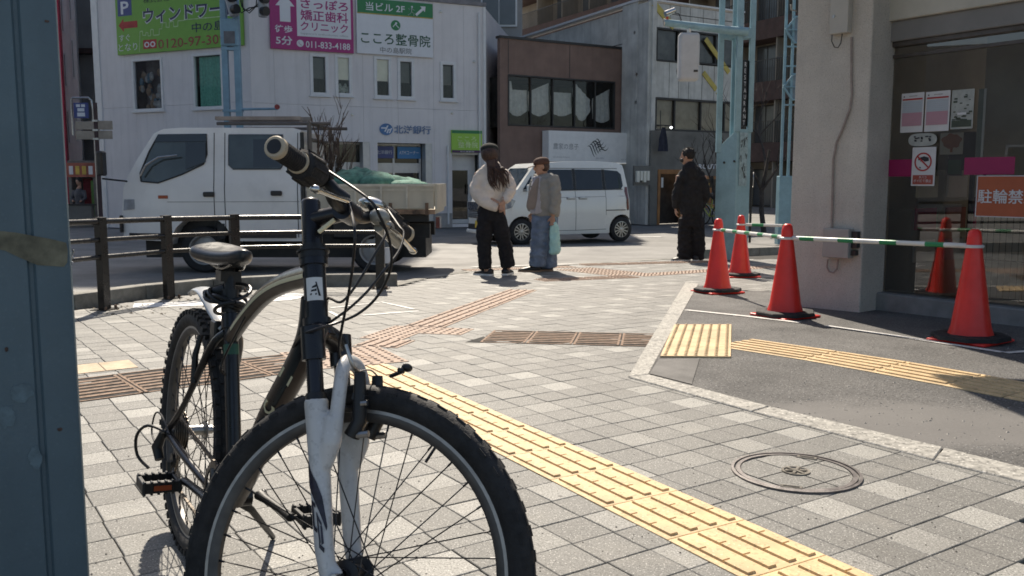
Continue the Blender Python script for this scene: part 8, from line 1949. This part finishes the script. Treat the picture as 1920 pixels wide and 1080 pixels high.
# drivetrain on the right side (-y)
m_steel = mat('worn_chainring_steel', (.23, .20, .17), .38, .85, var=.25, vs=30, grime=.3)
def sprocket(b, cx, cz, y, r_, teeth, th=.0018, rin=.6):
    pts = []
    for k in range(teeth*2): an = math.tau*k/(teeth*2); rr = r_ if k % 2 else r_*.955; pts.append((rr*math.cos(an), rr*math.sin(an)))
    M_ = Matrix.Translation((cx, y, cz)) @ Matrix.Rotation(math.pi/2, 4, 'X'); n = len(pts); inn_ = [(r_*rin*math.cos(math.tau*k/n), r_*rin*math.sin(math.tau*k/n)) for k in range(n)]
    vs = [M_ @ Vector((p[0], p[1], z)) for z in (-th, th) for p in pts + inn_]
    fs = []
    for k in range(n):
        k2 = (k + 1) % n; fs += [(k, k2, n + k2, n + k), (2*n + k, 2*n + k2, 3*n + k2, 3*n + k), (k, k2, 2*n + k2, 2*n + k), (n + k, n + k2, 3*n + k2, 3*n + k)]
    b.add(vs, fs)
b = MB(); sprocket(b, .43, .272, -.050, .088, 42, rin=.82); sprocket(b, .43, .272, -.043, .070, 34, rin=.8); sprocket(b, .43, .272, -.036, .050, 24, rin=.7)
for k in range(4): an = k*math.pi/2 + .4; b.tube([(.43, -.048, .272), (.43 + .072*math.cos(an), -.048, .272 + .072*math.sin(an))], [.012, .007], 8)
b.build('chainrings', m_steel, bk, smooth=True)
b = MB()
for k in range(7): sprocket(b, 0, .33, -.024 - k*.0048, .052 - k*.0042, 28 - 2*k, .0011, .5)
b.build('cassette', m_steel, bk, smooth=True)
def chain(b, pts):
    pts = arc_pts(pts, 1) if False else [Vector(p) for p in pts]; L = 0
    for p, q in zip(pts, pts[1:]):
        d = (q - p); n = max(1, int(d.length/.0127)); u = d/n
        for k in range(n):
            c = p + u*(k + .5); w_ = .0036 if k % 2 else .0026; ang_ = math.atan2(u.z, u.x); M_ = Matrix.Translation(c) @ Matrix.Rotation(-ang_, 4, 'Y'); b.box(-.0062, .0062, -w_, w_, -.0036, .0036, M_)
ck = [Vector((.43 + .086*math.cos(a), -.050, .272 + .086*math.sin(a))) for a in [R(95) - R(190)*i/14 for i in range(15)]]
b = MB(); chain(b, [(.0, -.040, .372)] + ck + [(.03, -.042, .185), (-.005, -.042, .17), (-.02, -.042, .19), (.0, -.042, .225), (.022, -.042, .262), (.03, -.040, .30)]); b.build('chain', m_steel, bk)
b = MB(); b.tube([(.0, -.078, .33), (-.02, -.088, .285), (.0, -.084, .255)], [.010, .015, .012], 10); b.tube([(.005, -.060, .25), (.01, -.058, .18)], [.009, .007], 8, flat=1.6); b.lathe([(.020, -.004), (.020, .004), (0, .004)], seg=14, M=Matrix.Translation((.0, -.05, .25)) @ Matrix.Rotation(math.pi/2, 4, 'X')); b.lathe([(.020, -.004), (.020, .004), (0, .004)], seg=14, M=Matrix.Translation((.0, -.05, .185)) @ Matrix.Rotation(math.pi/2, 4, 'X'))
b.build('rear_derailleur', m_blk, bk, smooth=True)
b = MB(); b.tube(arc_pts([(.02, -.076, .335), (-.02, -.115, .345), (-.055, -.135, .31), (-.06, -.13, .255), (-.03, -.105, .225)], 4), .0042, 8); b.build('derailleur_guard', m_blk, bk, smooth=True)
cable([(.05, -.072, .335), (-.03, -.08, .37), (-.085, -.085, .36), (-.09, -.09, .31), (-.03, -.09, .29)], .0026)
b = MB(); b.lathe([(.045, 0), (.047, .002), (.030, .008), (0, .009)], seg=22, M=Matrix.Translation((.0, -.068, .33)) @ Matrix.Rotation(math.pi/2, 4, 'X')) if False else b.tube([(0, -.085, .33), (0, .085, .33)], .0075, 10); b.build('rear_axle', m_alu, bk, smooth=True)
b = MB(); b.tube([(.015, .078, .345), (.01, .098, .372)], .011, 10); b.build('blue_dynamo_cap', mat('pale_blue_plastic', (.12, .38, .55), .3), bk, smooth=True)
b = MB(); b.tube([a_(0, OFF, -.078), a_(0, OFF, .078)], .007, 10); sbuild(b, 'front_axle', m_alu, bk, smooth=True)
# cranks and pedals
for s, fx_ in ((-1, -1), (1, 1)):
    b = MB(); tip = BB + Vector((fx_*.17, s*.078, -.002)); b.tube([BB + Vector((0, s*.060, 0)), BB + Vector((fx_*.03, s*.062, 0)), BB + Vector((fx_*.12, s*.072, 0)), tip], [.0165, .0125, .0105, .0125], 12, flat=.75); b.sphere((BB.x, s*.066, BB.z), .014, .010, .014, 12, 8); b.build('crank_arm', m_blk, bk, smooth=True)
    pc = tip + Vector((0, s*.058, 0)); b = MB(); b.tube([tip, pc + Vector((0, s*.045, 0))], .006, 8)
    for e in (-1, 1):
        b.box(pc.x + e*.036 - .006, pc.x + e*.036 + .006, pc.y - .045, pc.y + .045, pc.z - .013, pc.z + .013)
        for k in range(6): y = pc.y - .04 + k*.016; b.box(pc.x + e*.036 - .008, pc.x + e*.036 + .008, y - .003, y + .003, pc.z - .0165, pc.z + .0165)
    for e in (-1, 1): b.box(pc.x - .036, pc.x + .036, pc.y + e*.04 - .005, pc.y + e*.04 + .005, pc.z - .012, pc.z + .012)
    pd = b.build('pedal', m_blk, bk, bevel=.0015)
    for e in (-1, 1):
        b = MB(); b.box(pc.x + e*.0425, pc.x + e*.0445, pc.y - .020, pc.y + .020, pc.z - .006, pc.z + .006)
        b.v = [(x if True else x, y, z) for x, y, z in b.v]; b.build('reflector', m_orange_refl, pd)
# kickstand
b = MB(); gp = BMi @ Vector((G(512, 1011).x, G(512, 1011).y, .006)); b.tube([BB + Vector((-.05, .03, -.03)), BB + Vector((-.05, .055, -.05)), gp], [.012, .009, .0075], 10); b.build('kickstand', m_blk, bk, smooth=True)
